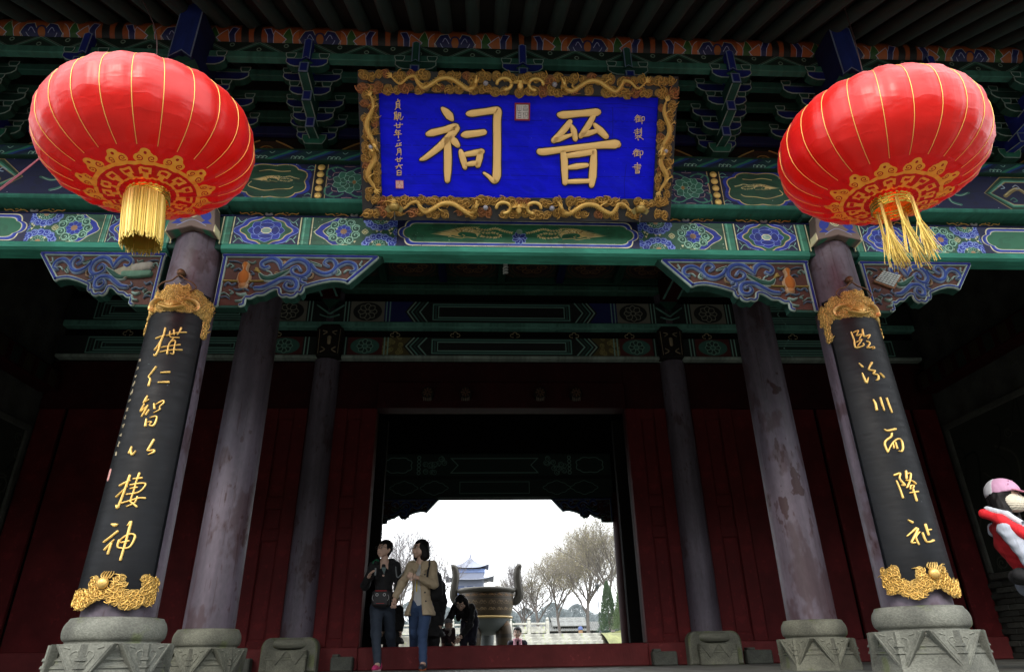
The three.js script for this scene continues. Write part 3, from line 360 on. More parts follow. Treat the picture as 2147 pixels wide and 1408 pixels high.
// ---------- roof: boards and round rafters ----------
{
  const t = new THREE.Group(); t.name = 'roof'; t.userData = { kind: 'structure' }; scene.add(t);
  const sl = Math.tan(30 * PI / 180), yAt = (z) => 4.83 + (0.62 - z) * sl;
  const slab = (z0, z1, up) => poly([[z0, yAt(z0) + up], [z1, yAt(z1) + up], [z1, yAt(z1) + up + 0.14], [z0, yAt(z0) + up + 0.14]], 0, 15.4, 0).rotateY(-PI / 2).translate(7.7, 0, 0);
  part('roof_boards', slab(-4.6, 1.86, 0.13), mat([0.02, 0.012, 0.01], 0.9, { map: T_GRIME }), t);
  part('rear_roof', poly([[-4.6, yAt(-4.6) + 0.13], [-10.6, 4.6], [-10.6, 4.75], [-4.6, yAt(-4.6) + 0.28]], 0, 15.4, 0).rotateY(-PI / 2).translate(7.7, 0, 0), M.dark, t);
  const L = 2.3 / Math.cos(PI / 6), rg = new THREE.CylinderGeometry(0.058, 0.06, L, 10); rg.rotateX(PI / 2 + PI / 6); const rm = mat([0.02, 0.042, 0.038], 0.75, { map: T_GRIME });
  for (let i = -27; i <= 27; i++) { const r = part('rafter', rg, rm, t); const z = 0.67; r.position.set(i * 0.226 + 0.05, yAt(z) + 0.075, z); r.rotation.z = 0.0; }
  const tiles = []; for (let i = -60; i <= 60; i++) tiles.push(bar([i * 0.126, yAt(1.86) + 0.3, 1.86], [i * 0.126, yAt(-4.6) + 0.3, -4.6], 0.05, 0.05, 6)); const rt = part('roof_tiles', tiles, M.darkstone, t); rt.userData.kind = 'stuff';
}
// ---------- front painted beams ----------
const ZB = 0.12;
const colg = (a, c) => a.map(g => col(g, c));
function lowerLayout(x) { const h = 0.256, o = 2.39; divider(x, -2.39 + o, -2.29 + o, h); lozengePanel(x, -2.29 + o, -1.78 + o, h); divider(x, -1.78 + o, -1.67 + o, h); rosette(x, -1.67 + o, -0.99 + o, h, false); archPanel(x, -1.0 + o, 0.97 + o, h, true); rosette(x, 0.96 + o, 1.67 + o, h, true); divider(x, 1.67 + o, 1.78 + o, h); lozengePanel(x, 1.78 + o, 2.28 + o, h); divider(x, 2.28 + o, 2.39 + o, h); wear(x, 4.78, h, 260, 8); }
function sideLayout(x) { const h = 0.256; divider(x, 0, 0.1, h); lozengePanel(x, 0.1, 0.5, h); divider(x, 0.5, 0.56, h); rosette(x, 0.56, 1.14, h, false); archPanel(x, 1.12, 2.6, h, false); rosette(x, 2.58, 3.15, h, true); lozengePanel(x, 3.15, 3.6, h); wear(x, 3.6, h, 160, 9); }
function upperCentre(x) { // cartouche, beads, lotus, then hidden behind the sign
  const h = 0.37, W = 4.78; x.fillStyle = K.navy; x.fillRect(0, 0, W, h);
  for (const f of [0, 1]) { x.save(); if (f) { x.translate(W, 0); x.scale(-1, 1); }
    lobed(x, 0.36, h / 2, 0.31, h * 0.53, 8, 0.07); x.fillStyle = K.blue; x.fill(); lobed(x, 0.36, h / 2, 0.275, h * 0.47, 8, 0.07); x.fillStyle = '#1b4a33'; x.fill(); x.strokeStyle = K.gold; x.lineWidth = 0.009; x.stroke();
    const cx = 0.36, cy = h * 0.5; phoenix(x, cx - 0.02, cy - 0.02, 0.088, 1); curls(x, [[[cx - 0.17, cy + 0.01], [cx - 0.19, cy + 0.05], [cx - 0.14, cy + 0.075], [cx - 0.05, cy + 0.1], [cx + 0.05, cy + 0.085], [cx + 0.14, cy + 0.08], [cx + 0.17, cy + 0.06]], [[cx - 0.12, cy - 0.1], [cx - 0.04, cy - 0.115], [cx + 0.05, cy - 0.1], [cx + 0.13, cy - 0.105]]], 0.008, K.gold); for (const [a, b] of [[0.06, 0.04], [0.66, 0.04], [0.06, 0.33], [0.66, 0.33]]) curls(x, [[[a - 0.03, b], [a, b - 0.02], [a + 0.03, b + 0.01], [a, b + 0.03]], [[a - 0.04, b + 0.02], [a + 0.02, b + 0.02]]], 0.008, '#5e9a86');
    x.fillStyle = K.black; x.fillRect(0.69, 0, 0.1, h); x.fillStyle = K.gold; x.fillRect(0.685, 0, 0.007, h); x.fillRect(0.79, 0, 0.007, h);
    const lx = 0.97, ly = h / 2; petals(x, lx, ly, 0.02, 0.12, 9, '#2e705a', '#93c2ae', 0.005, 1.1, 0.6); petals(x, lx, ly, 0.01, 0.07, 7, '#24604c', '#93c2ae', 0.005); x.fillStyle = '#a9783c'; x.beginPath(); x.ellipse(lx + 0.05, ly, 0.015, 0.02, 0, 0, TAU); x.fill();
    for (const [sx, sy] of [[1, 1], [1, -1], [-1, 1], [-1, -1]]) { const q = (a, b) => [lx + sx * a, ly + sy * b]; curls(x, [[q(0.03, 0.12), q(0.08, 0.15), q(0.14, 0.14), q(0.12, 0.11)], [q(0.1, 0.16), q(0.17, 0.13), q(0.18, 0.07), q(0.15, 0.05)]], 0.014, '#3c8068'); curls(x, [[q(0.12, 0.03), q(0.16, 0.02), q(0.17, 0.05)], [q(0.08, 0.1), q(0.12, 0.09), q(0.13, 0.06)], [q(0.04, 0.165), q(0.0, 0.16)]], 0.006, '#b98f8c'); }
    x.restore(); }
  wear(x, W, h, 160, 4);
}
function upperSide(x) { // hexagon with a coloured dragon, leaves between
  const h = 0.37; x.fillStyle = K.navy; x.fillRect(0, 0, 3.6, h);
  const hexa = (a, b, i) => { x.beginPath(); x.moveTo(a + 0.02 + i, h / 2); x.lineTo(a + 0.2 + i * 0.5, i); x.lineTo(b - 0.2 - i * 0.5, i); x.lineTo(b - 0.02 - i, h / 2); x.lineTo(b - 0.2 - i * 0.5, h - i); x.lineTo(a + 0.2 + i * 0.5, h - i); x.closePath(); };
  for (const [i, c] of [[0.004, '#a98d58'], [0.012, K.dgreen], [0.035, K.green], [0.05, '#79b39b'], [0.06, '#a98d58'], [0.068, '#0d1440']]) { hexa(1.44, 3.1, i); x.fillStyle = c; x.fill(); }
  for (let k = 0; k < 2; k++) { const cx = 1.85 + k * 0.75, cy = h / 2; curls(x, [[[cx - 0.22, cy + 0.03], [cx - 0.1, cy - 0.05], [cx, cy + 0.04], [cx + 0.12, cy - 0.03], [cx + 0.22, cy + 0.01]]], 0.035, '#8f7a45'); curls(x, [[[cx - 0.22, cy + 0.02], [cx - 0.1, cy - 0.06], [cx, cy + 0.03], [cx + 0.12, cy - 0.04], [cx + 0.22, cy]]], 0.008, '#d8cf9a'); for (let i = 0; i < 9; i++) { const a = cx - 0.25 + 0.06 * i, b = cy + (i % 2 ? 0.07 : -0.07); curls(x, [[[a, b], [a + 0.03, b - 0.02], [a + 0.05, b + 0.01], [a + 0.02, b + 0.02]]], 0.01, ['#9fb6c8', '#3d7a68', '#a6aeb8'][i % 3]); } }
  for (const cx of [1.15, 0.72, 0.3, 3.4]) for (let i = 0; i < 6; i++) { const a = i / 6 * TAU + cx; curls(x, [[[cx + 0.03 * Math.cos(a), h / 2 + 0.03 * Math.sin(a)], [cx + 0.11 * Math.cos(a + 0.2), h / 2 + 0.1 * Math.sin(a + 0.2)], [cx + 0.19 * Math.cos(a - 0.1), h / 2 + 0.15 * Math.sin(a - 0.1)]]], 0.022, '#35715f'); curls(x, [[[cx + 0.03 * Math.cos(a), h / 2 + 0.03 * Math.sin(a)], [cx + 0.12 * Math.cos(a + 0.2), h / 2 + 0.11 * Math.sin(a + 0.2)], [cx + 0.18 * Math.cos(a - 0.1), h / 2 + 0.16 * Math.sin(a - 0.1)]]], 0.005, '#a9b9a8'); } wear(x, 3.6, h, 120, 6);
}
function waveStrip(x) { x.fillStyle = '#123a40'; x.fillRect(0, 0, 1.2, 0.12); for (let k = -1; k < 5; k++) { const a = k * 0.3; for (const [o, c, w] of [[0, '#2f7d66', 0.04], [0.02, '#86c0ac', 0.008], [0.04, '#1d3f86', 0.035], [0.055, '#9db2dd', 0.007], [0.075, '#0e2047', 0.03]]) curls(x, [[[a + o, 0.13], [a + o + 0.06, 0.09], [a + o + 0.14, 0.05], [a + o + 0.22, -0.01]]], w, c); for (let i = 0; i < 3; i++) curls(x, [[[a + 0.2 + i * 0.035, 0.1], [a + 0.21 + i * 0.035, 0.07], [a + 0.235 + i * 0.035, 0.085], [a + 0.222 + i * 0.035, 0.1]]], 0.007, '#9cc4b4'); curls(x, [[[a + 0.02, 0.02], [a + 0.04, 0.035], [a + 0.06, 0.015]]], 0.007, '#9cc4b4'); } }
const T_low = texCanvas(2048, 128, scaled(4.78, 0.256, 2048, 128, lowerLayout)), T_lowS = texCanvas(1536, 128, scaled(3.6, 0.256, 1536, 128, sideLayout));
const T_up = texCanvas(2048, 160, scaled(4.78, 0.37, 2048, 160, upperCentre)), T_upS = texCanvas(1536, 160, scaled(3.6, 0.37, 1536, 160, upperSide)), T_wave = texCanvas(512, 64, scaled(1.2, 0.12, 512, 64, waveStrip));
{
  const t = thing('painted_beam', 'lower green and blue painted beam with gold birds on its long middle panel', 'beam');
  part('beam_core', [col(boxR(-6.9, 6.9, 3.06, 3.37, -0.03, ZB - 0.013, 0.008), C.green2)], M.paint, t);
  // rounded lower edge of plain green
  const edge = [[-0.03, 3.035], [0.05, 3.03], [ZB - 0.02, 3.034], [ZB + 0.004, 3.05], [ZB + 0.008, 3.075], [ZB + 0.002, 3.097], [-0.03, 3.097]];
  for (const [a, b] of [[-6.9, -2.78], [-2.36, 2.36], [2.78, 6.9]]) { const g = poly(edge.map(p => [p[0], p[1]]), 0, b - a, 0).rotateY(-PI / 2).translate(b, 0, 0); part('lower_edge', col(g, [0.055, 0.33, 0.24]), M.paint, t); }
  part('middle_paintwork', panelBoard(-2.39, 2.39, 3.1, 3.358, ZB), bumped(T_low), t);
  part('side_paintwork', panelBoard(2.75, 6.35, 3.1, 3.358, ZB), bumped(T_lowS), t);
  const l = panelBoard(-6.35, -2.75, 3.1, 3.358, ZB); const uv = l.attributes.uv; for (let i = 0; i < uv.count; i++) uv.setX(i, 1 - uv.getX(i)); part('side_paintwork', l, bumped(T_lowS), t);
  part('top_bead', colg([boxR(-6.9, 6.9, 3.36, 3.375, -0.03, ZB + 0.004, 0.004)], C.navy), M.paint, t);
  // fish panels over the columns
  const T_fish = texCanvas(256, 320, (x) => { x.fillStyle = '#6a5a52'; x.fillRect(0, 0, 256, 320); x.strokeStyle = K.cream; x.lineWidth = 8; x.strokeRect(10, 10, 236, 330); for (const s of [-1, 1]) { x.fillStyle = '#1a2f8c'; x.beginPath(); x.ellipse(128 + s * 62, 130, 26, 62, s * -0.2, 0, TAU); x.fill(); x.beginPath(); x.moveTo(128 + s * 70, 180); x.lineTo(128 + s * 100, 230); x.lineTo(128 + s * 40, 225); x.fill(); curls(x, [[[128 + s * 60, 80], [128 + s * 40, 60], [128 + s * 66, 66]]], 6, K.lblue); } curls(x, [[[128, 70], [104, 110], [128, 150], [152, 110], [128, 70]], [[128, 88], [116, 110], [128, 132], [140, 110], [128, 88]]], 7, '#cfd0a0'); curls(x, [[[60, 250], [128, 180], [200, 250]]], 5, '#8a8fb0'); x.fillStyle = '#2c6a52'; x.beginPath(); x.moveTo(10, 320); x.lineTo(60, 290); x.lineTo(128, 268); x.lineTo(196, 290); x.lineTo(246, 320); x.fill(); });
  for (const s of [-1, 1]) { const g = poly([[s * 2.57 - 0.15, 3.39], [s * 2.57 - 0.19, 3.13], [s * 2.57 - 0.08, 3.16], [s * 2.57, 3.185], [s * 2.57 + 0.08, 3.16], [s * 2.57 + 0.19, 3.13], [s * 2.57 + 0.15, 3.39]], ZB, 0.235, 0.006); const pu = g.attributes.position, u = g.attributes.uv; for (let i = 0; i < u.count; i++) u.setXY(i, clamp((pu.getX(i) - s * 2.57 + 0.2) / 0.4), clamp((pu.getY(i) - 3.13) / 0.26)); part('column_cap', g, bumped(T_fish, 0.7), t); }
}
{
  const t = thing('frieze_board', 'sunk dark green strip with gold scrollwork between the two painted beams', 'frieze');
  part('board', [col(boxR(-6.9, 6.9, 3.375, 3.46, -0.02, 0.05, 0.003), C.green2)], M.paint, t);
  const one = []; const add = (p) => one.push(p, p.map(q => [-q[0], q[1], q[2]]));
  add([[0.04, 0.035, 0.008], [0.08, 0.06, 0.009], [0.13, 0.05, 0.009], [0.17, 0.02, 0.009], [0.21, 0.028, 0.009], [0.235, 0.02, 0.009], [0.225, 0.008, 0.007]]); add([[0.09, 0.012, 0.008], [0.14, 0.03, 0.009], [0.18, 0.062, 0.009], [0.22, 0.055, 0.009], [0.235, 0.068, 0.008]]); add([[0.1, 0.06, 0.007], [0.12, 0.075, 0.008], [0.15, 0.066, 0.007]]); add([[0.05, 0.012, 0.007], [0.08, 0.004, 0.008], [0.11, 0.014, 0.007]]);
  const fl = []; for (let i = 0; i < 4; i++) { const a = i * PI / 2 + PI / 4; fl.push([[0.008 * Math.cos(a), 0.036 + 0.008 * Math.sin(a), 0.02], [0.03 * Math.cos(a), 0.036 + 0.024 * Math.sin(a), 0.026]]); }
  const gs = merge(strokes(one, 0.008, { prof: 'round', z0: 0.049 })), gf = merge(strokes(fl, 0.01, { prof: 'round', z0: 0.049 }));
  for (const x of [-5.6, -4.75, -3.92, -3.05, -2.06, -1.37, 1.4, 2.07, 3.05, 3.92, 4.75, 5.6]) { part('gold_scroll', gs, M.goldflat, t).position.set(x, 3.382, 0); part('flower', gf, mat([0.42, 0.44, 0.45], 0.6), t).position.set(x, 3.385, 0.003); }
}
{
  const t = thing('painted_beam', 'upper painted beam behind the sign, blue panels over a plain green ledge', 'beam');
  part('ledge', [col(boxR(-6.9, 6.9, 3.452, 3.492, 0.0, 0.212, 0.012), [0.06, 0.3, 0.22])], M.paint, t);
  part('ledge_corner', [[-2.57], [2.57]].map(([x]) => col(boxR(x - 0.22, x + 0.22, 3.4, 3.45, 0.0, 0.17, 0.012), C.green2)), M.paint, t);
  part('middle_paintwork', panelBoard(-2.39, 2.39, 3.494, 3.855, 0.18, 0.16), bumped(T_up), t);
  part('side_paintwork', panelBoard(2.39, 6.35, 3.494, 3.855, 0.18, 0.16), bumped(T_upS), t);
  const l = panelBoard(-6.35, -2.39, 3.494, 3.855, 0.18, 0.16); const uv = l.attributes.uv; for (let i = 0; i < uv.count; i++) uv.setX(i, 1 - uv.getX(i)); part('side_paintwork', l, bumped(T_upS), t);
  const wg = panelBoard(-6.6, 6.6, 3.862, 3.965, 0.215, 0.2), wu = wg.attributes.uv; for (let i = 0; i < wu.count; i++) wu.setX(i, wu.getX(i) * 11); const wt = rep(T_wave, 1, 1); part('wave_strip', wg, bumped(wt), t);
  part('strip_edges', colg([boxR(-6.6, 6.6, 3.853, 3.866, 0.0, 0.222, 0.004), boxR(-6.6, 6.6, 3.963, 3.976, 0.0, 0.226, 0.004)], C.dgreen), M.paint, t);
  for (const s of [-1, 1]) for (let k = 0; k < 5; k++) { const b = part('gold_bead', new THREE.SphereGeometry(0.031, 12, 8).scale(1, 1, 0.45), M.goldchar, t); b.position.set(s * (2.39 - 0.74), 3.53 + k * 0.072, 0.182); }
  // boards between the bracket sets, each with a gold outlined ornament
  for (let i = -7; i < 7; i++) {
    const c = (i + 0.5) * 0.857, p = part('infill_board', [col(boxR(c - 0.42, c + 0.42, 3.976, 4.56, 0.1, 0.12, 0.003), C.darkwood), col(poly([[c - 0.26, 3.98], [c + 0.26, 3.98], [c + 0.14, 4.13], [c - 0.14, 4.13]], 0.12, 0.135, 0.004), [0.06, 0.035, 0.02])], M.paint, t);
    const f = []; for (const s of [-1, 1]) f.push([[c + s * 0.28, 3.985, 0.014], [c + s * 0.22, 4.01, 0.014], [c + s * 0.23, 4.04, 0.014], [c + s * 0.15, 4.09, 0.014], [c + s * 0.07, 4.13, 0.012]], [[c + s * 0.05, 4.0, 0.018], [c + s * 0.1, 4.03, 0.018], [c + s * 0.15, 4.0, 0.016], [c + s * 0.17, 4.02, 0.014]]);
    for (const r of [0.02, 0.045, 0.07]) f.push([[c - r, 4.0, 0.009], [c - r * 0.7, 4.0 + r * 0.75, 0.009], [c, 4.0 + r, 0.009], [c + r * 0.7, 4.0 + r * 0.75, 0.009], [c + r, 4.0, 0.009]]);
    part('ornament', strokes(f, 0.012, { prof: 'round', z0: 0.134 }).map(g => col(g, [0.34, 0.21, 0.06])), M.gilt, p);
  }
}
// ---------- bracket sets ----------
// an arm: outline profile with upturned ends, border line and coloured face on the front, plain underside
function armGeo(half, hgt, d, face, under) {
  const e = hgt * 1.0, pr = [[-half, hgt], [-half, hgt * 0.55], [-half + e * 0.35, hgt * 0.18], [-half + e * 0.8, 0], [half - e * 0.8, 0], [half - e * 0.35, hgt * 0.18], [half, hgt * 0.55], [half, hgt]];
  const k = 0.008, ins = (a, m) => a.map(([x, y]) => [x * (half - m) / half, m + y * (hgt - 2 * m) / hgt]);
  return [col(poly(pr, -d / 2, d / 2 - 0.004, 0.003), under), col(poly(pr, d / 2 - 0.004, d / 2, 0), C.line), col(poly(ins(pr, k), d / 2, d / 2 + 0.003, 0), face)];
}
function douGeo(x, y, z, w, h, face = C.green2) { // small bearing block, wider at its top, pale outline
  const pr = [[-w / 2, h], [-w / 2, h * 0.55], [-w * 0.36, 0], [w * 0.36, 0], [w / 2, h * 0.55], [w / 2, h]], k = 0.007, i = pr.map(([a, b]) => [a * (w / 2 - k) / (w / 2), k + b * (h - 2 * k) / h]);
  return [col(poly(pr, -w * 0.42, w * 0.42, 0.003), C.dgreen), col(poly(pr, w * 0.42, w * 0.424, 0), C.line), col(poly(i, w * 0.424, w * 0.43, 0), face)].map(g => g.translate(x, y, z));
}
const TIER = [[0.2, 4.06], [0.36, 4.12], [0.53, 4.235], [0.7, 4.36]]; // depth and underside height of the short arms
function bracketSet(kind) { // kind: blue, green, column
  const t = new THREE.Group(), big = kind === 'column', F = kind === 'green' ? C.green2 : C.blue, F2 = kind === 'green' ? C.blue : C.green2, sH = big ? 0.22 : 0.165, lH = big ? 0.35 : 0.235;
  part('base_block', douGeo(0, 3.978, 0.2, big ? 0.3 : 0.2, 0.1, C.green), M.paint, t);
  TIER.forEach(([z, y], k) => {
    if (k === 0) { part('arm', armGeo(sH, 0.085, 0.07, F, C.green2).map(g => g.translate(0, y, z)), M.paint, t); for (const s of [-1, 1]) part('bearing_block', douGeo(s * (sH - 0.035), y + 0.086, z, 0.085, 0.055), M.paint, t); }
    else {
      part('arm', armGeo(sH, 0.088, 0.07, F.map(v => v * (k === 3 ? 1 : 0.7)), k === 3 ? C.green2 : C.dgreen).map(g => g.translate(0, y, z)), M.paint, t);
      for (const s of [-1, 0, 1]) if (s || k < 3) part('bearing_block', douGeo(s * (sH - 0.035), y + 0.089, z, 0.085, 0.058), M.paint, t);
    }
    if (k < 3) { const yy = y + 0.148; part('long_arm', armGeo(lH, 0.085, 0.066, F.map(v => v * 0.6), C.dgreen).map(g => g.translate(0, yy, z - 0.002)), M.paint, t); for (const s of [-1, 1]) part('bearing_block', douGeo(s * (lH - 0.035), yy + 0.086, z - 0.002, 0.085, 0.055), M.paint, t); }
    // the arm reaching forward at this tier, with a beaked, outlined nose
    if (k < 3) {
      const w = big ? 0.1 : 0.07, z1 = TIER[k + 1][0] + 0.07, y1 = TIER[k + 1][1] - 0.005, pts = [[0.05, y + 0.0], [z - 0.02, y - 0.01], [z1, y1 - 0.1], [z1 + 0.01, y1 + 0.0], [z1 - 0.1, y1 + 0.005], [0.05, y + 0.1]];
      const g = poly(pts, -w / 2, w / 2, 0.004).rotateY(-PI / 2); part('projecting_arm', col(g, F2), M.paint, t);
      const nose = []; const fy0 = y1 - 0.1, fy1 = y1; nose.push(col(box(w + 0.004, fy1 - fy0, 0.006, 0, (fy0 + fy1) / 2, z1 + 0.012, 0.001), C.blueline), col(box(w - 0.018, fy1 - fy0 - 0.022, 0.004, 0, (fy0 + fy1) / 2, z1 + 0.0155, 0.001), C.blue));
      for (const s of [-1, 1]) nose.push(col(bar([s * w / 2, pts[1][1], pts[1][0]], [s * w / 2, pts[2][1], pts[2][0]], 0.005, 0.005, 4), C.line)); part('nose', nose, M.paint, t);
    }
  });
  if (!big) { // small beam end hanging in front of the purlin support
    const w = 0.062, pr = [[-w / 2, 4.62], [-w / 2, 4.41], [0, 4.432], [w / 2, 4.41], [w / 2, 4.62], [0, 4.635]], k = 0.008; part('beam_end', [col(poly(pr, 0.6, 0.765, 0.004), F), col(poly(pr, 0.765, 0.768, 0), C.blueline), col(poly(pr.map(([a, b]) => [a * (w / 2 - k) / (w / 2), 4.52 + (b - 4.52) * 0.93]), 0.768, 0.771, 0), F)], M.paint, t); part('end_block', [col(at(new THREE.OctahedronGeometry(0.055).scale(1, 0.9, 0.6), 0, 4.39, 0.745), C.green2)], M.paint, t);
  } else {
    const w = 0.17, pr = [[-w / 2, 4.7], [-w / 2, 4.19], [0, 4.26], [w / 2, 4.19], [w / 2, 4.7], [0, 4.775]], k = 0.01; part('beam_end', [col(poly(pr, 0.3, 0.95, 0.006), C.navy), col(poly(pr, 0.95, 0.954, 0), C.blueline), col(poly(pr.map(([a, b]) => [a * (w / 2 - k) / (w / 2), 4.47 + (b - 4.47) * 0.96]), 0.954, 0.958, 0), [0.012, 0.03, 0.2])], M.paint, t);
    part('under_block', [col(poly([[-0.1, 0], [0, -0.06], [0.1, 0], [0.06, 0.06], [0, 0.03], [-0.06, 0.06]], 0, 0.26, 0.004).translate(0, 4.2, 0.66), C.green2)], M.paint, t);
  }
  return t;
}
{
  const proto = { blue: bracketSet('blue'), green: bracketSet('green'), column: bracketSet('column') };
  const where = ['at the far left edge of the eave', 'second from the left edge, over the left side bay', 'third from the left edge, above the left lantern', 'over the left couplet column with a big blue beam head', 'between the left column and the sign', 'behind the top left part of the sign', 'behind the middle of the top of the sign', 'behind the top right part of the sign', 'between the sign and the right column', 'over the right couplet column with a big blue beam head', 'right of the right column behind the right lantern', 'second right of the right column over the right side bay', 'at the far right edge of the eave'];
  where.forEach((w, j) => { const i = j - 6, k = i % 3 === 0 && i !== 0 && Math.abs(i) === 3 ? 'column' : Math.abs(i) % 2 ? 'green' : 'blue'; const o = proto[k].clone(); o.name = numbered('bracket_set'); o.position.x = i * 0.857; scene.add(o); tag(o, `${k === 'green' ? 'green' : 'blue'} painted timber bracket set ${w}`, 'bracket set', 'bracket sets under the eave'); });
}
{ // ties, zigzag board, purlin
  const t = thing('tie_beam', 'thin green tie beams running along the bracket sets', 'beam');
  for (const [z, y, h] of [[0.7, 4.452, 0.07], [0.53, 4.44, 0.07], [0.36, 4.38, 0.075], [0.2, 4.3, 0.09]]) part('tie', [col(boxR(-6.6, 6.6, y, y + h, z - 0.035, z + 0.03, 0.006), z > 0.6 ? [0.05, 0.18, 0.14] : z > 0.5 ? C.green2 : C.dgreen)], M.paint, t);
  part('blue_tie', [col(boxR(-6.6, 6.6, 4.16, 4.25, 0.14, 0.19, 0.006), C.navy)], M.paint, t);
  const zz = texCanvas(512, 64, scaled(1.714, 0.12, 512, 64, (x) => { x.fillStyle = '#0e2019'; x.fillRect(0, 0, 2, 0.12); for (let k = 0; k < 5; k++) { const a = k * 0.4285; for (const [o, c, w] of [[0, '#5b7f74', 0.008], [0.016, '#244a3a', 0.012], [-0.014, '#5c6a60', 0.006]]) { x.strokeStyle = c; x.lineWidth = w; x.beginPath(); x.moveTo(a - 0.02, 0.125 + o); x.lineTo(a + 0.19, 0.0 + o); x.lineTo(a + 0.41, 0.125 + o); x.stroke(); } x.strokeStyle = '#7d8f80'; x.lineWidth = 0.007; x.beginPath(); x.arc(a + 0.195, 0.075, 0.016, 0, TAU); x.stroke(); x.beginPath(); x.arc(a + 0.405, 0.03, 0.016, 0, TAU); x.stroke(); } }));
  const zg = panelBoard(-6.6, 6.6, 4.525, 4.65, 0.7, 0.05), zu = zg.attributes.uv; for (let i = 0; i < zu.count; i++) zu.setX(i, zu.getX(i) * 7.7); part('zigzag_board', zg, bumped(rep(zz, 1, 1)), t);
  const p = thing('eave_purlin', 'orange purlin with blue and green flower paintwork under the rafters', 'beam');
  const T_pur = texCanvas(1024, 160, scaled(1.1, 0.2, 1024, 160, (x) => {
    x.fillStyle = '#8f4512'; x.fillRect(0, 0, 1.1, 0.2); const r = rng(4); for (let i = 0; i < 220; i++) { x.fillStyle = `rgba(${120 + r() * 50},${50 + r() * 30},15,0.25)`; x.fillRect(r() * 1.1, r() * 0.2, 0.04 + r() * 0.1, 0.004 + 0.01 * r()); }
    const cx = 0.55, cy = 0.1; x.save(); x.translate(cx, cy);
    for (const s of [-1, 1]) { x.save(); x.scale(s, 1);
      x.fillStyle = '#2a5a20'; x.beginPath(); x.moveTo(0.06, 0.06); x.quadraticCurveTo(0.14, 0.12, 0.25, 0.07); x.lineTo(0.3, -0.01); x.lineTo(0.25, -0.08); x.lineTo(0.22, -0.02); x.lineTo(0.2, 0.03); x.fill(); x.strokeStyle = '#b9c0b0'; x.lineWidth = 0.004; x.stroke();
      x.fillStyle = '#141c5a'; x.beginPath(); x.moveTo(0.02, 0); x.lineTo(0.06, -0.06); x.lineTo(0.12, -0.05); x.lineTo(0.165, 0); x.lineTo(0.12, 0.055); x.lineTo(0.05, 0.05); x.fill(); x.stroke(); curls(x, [[[0.05, 0], [0.08, -0.03], [0.1, -0.01]], [[0.06, 0.03], [0.1, 0.02], [0.12, 0]]], 0.005, '#aab0d0');
      x.fillStyle = '#b0602a'; x.beginPath(); x.moveTo(0.17, -0.06); x.quadraticCurveTo(0.25, -0.02, 0.2, 0.06); x.quadraticCurveTo(0.14, 0.06, 0.17, 0); x.fill(); x.stroke(); x.beginPath(); x.moveTo(0.27, 0); x.lineTo(0.36, -0.05); x.quadraticCurveTo(0.39, 0, 0.36, 0.06); x.closePath(); x.fill(); x.stroke();
      x.fillStyle = '#141c5a'; x.beginPath(); x.moveTo(0.37, -0.02); x.lineTo(0.4, -0.07); x.lineTo(0.45, -0.06); x.lineTo(0.42, -0.02); x.lineTo(0.42, 0.03); x.lineTo(0.48, 0.06); x.lineTo(0.43, 0.07); x.lineTo(0.38, 0.05); x.closePath(); x.fill(); x.stroke(); x.restore(); }
    x.fillStyle = '#141c5a'; x.beginPath(); x.arc(0, 0, 0.045, 0, TAU); x.fill(); x.fillStyle = '#a35a1e'; x.beginPath(); x.arc(0, -0.005, 0.03, 0, TAU); x.fill(); x.stroke(); x.restore(); }));
  const pg = []; const prof = []; for (let i = 0; i <= 12; i++) { const a = -0.15 * PI - i / 12 * 0.5 * PI; prof.push([0.59 + 0.115 * Math.cos(a + 0.2), 4.755 + 0.115 * Math.sin(a + 0.2)]); }
  { const pos = [], uv = [], idx = []; const pr = []; for (let i = 0; i <= 14; i++) { const a = PI * 0.5 - i / 14 * PI * 1.15; pr.push([0.585 + 0.135 * Math.cos(a), 4.77 + 0.135 * Math.sin(a)]); } for (const [k, X] of [[0, -6.6], [1, 6.6]]) pr.forEach((q, i) => { pos.push(X, q[1], q[0]); uv.push(k * 12, 1 - (i - 4) / 8.6); }); const n = pr.length; for (let i = 0; i < n - 1; i++) idx.push(i, i + 1, n + i, n + i, i + 1, n + i + 1); const g = new THREE.BufferGeometry(); g.setAttribute('position', new THREE.Float32BufferAttribute(pos, 3)); g.setAttribute('uv', new THREE.Float32BufferAttribute(uv, 2)); g.setIndex(idx); g.computeVertexNormals(); part('painted_log', g, mat([0.62, 0.62, 0.62], 0.6, { map: rep(T_pur, 1, 1), side: THREE.DoubleSide }), p); }
  part('log_core', [col(boxR(-6.6, 6.6, 4.68, 4.86, 0.5, 0.66, 0.02), C.darkwood)], M.paint, p);
}
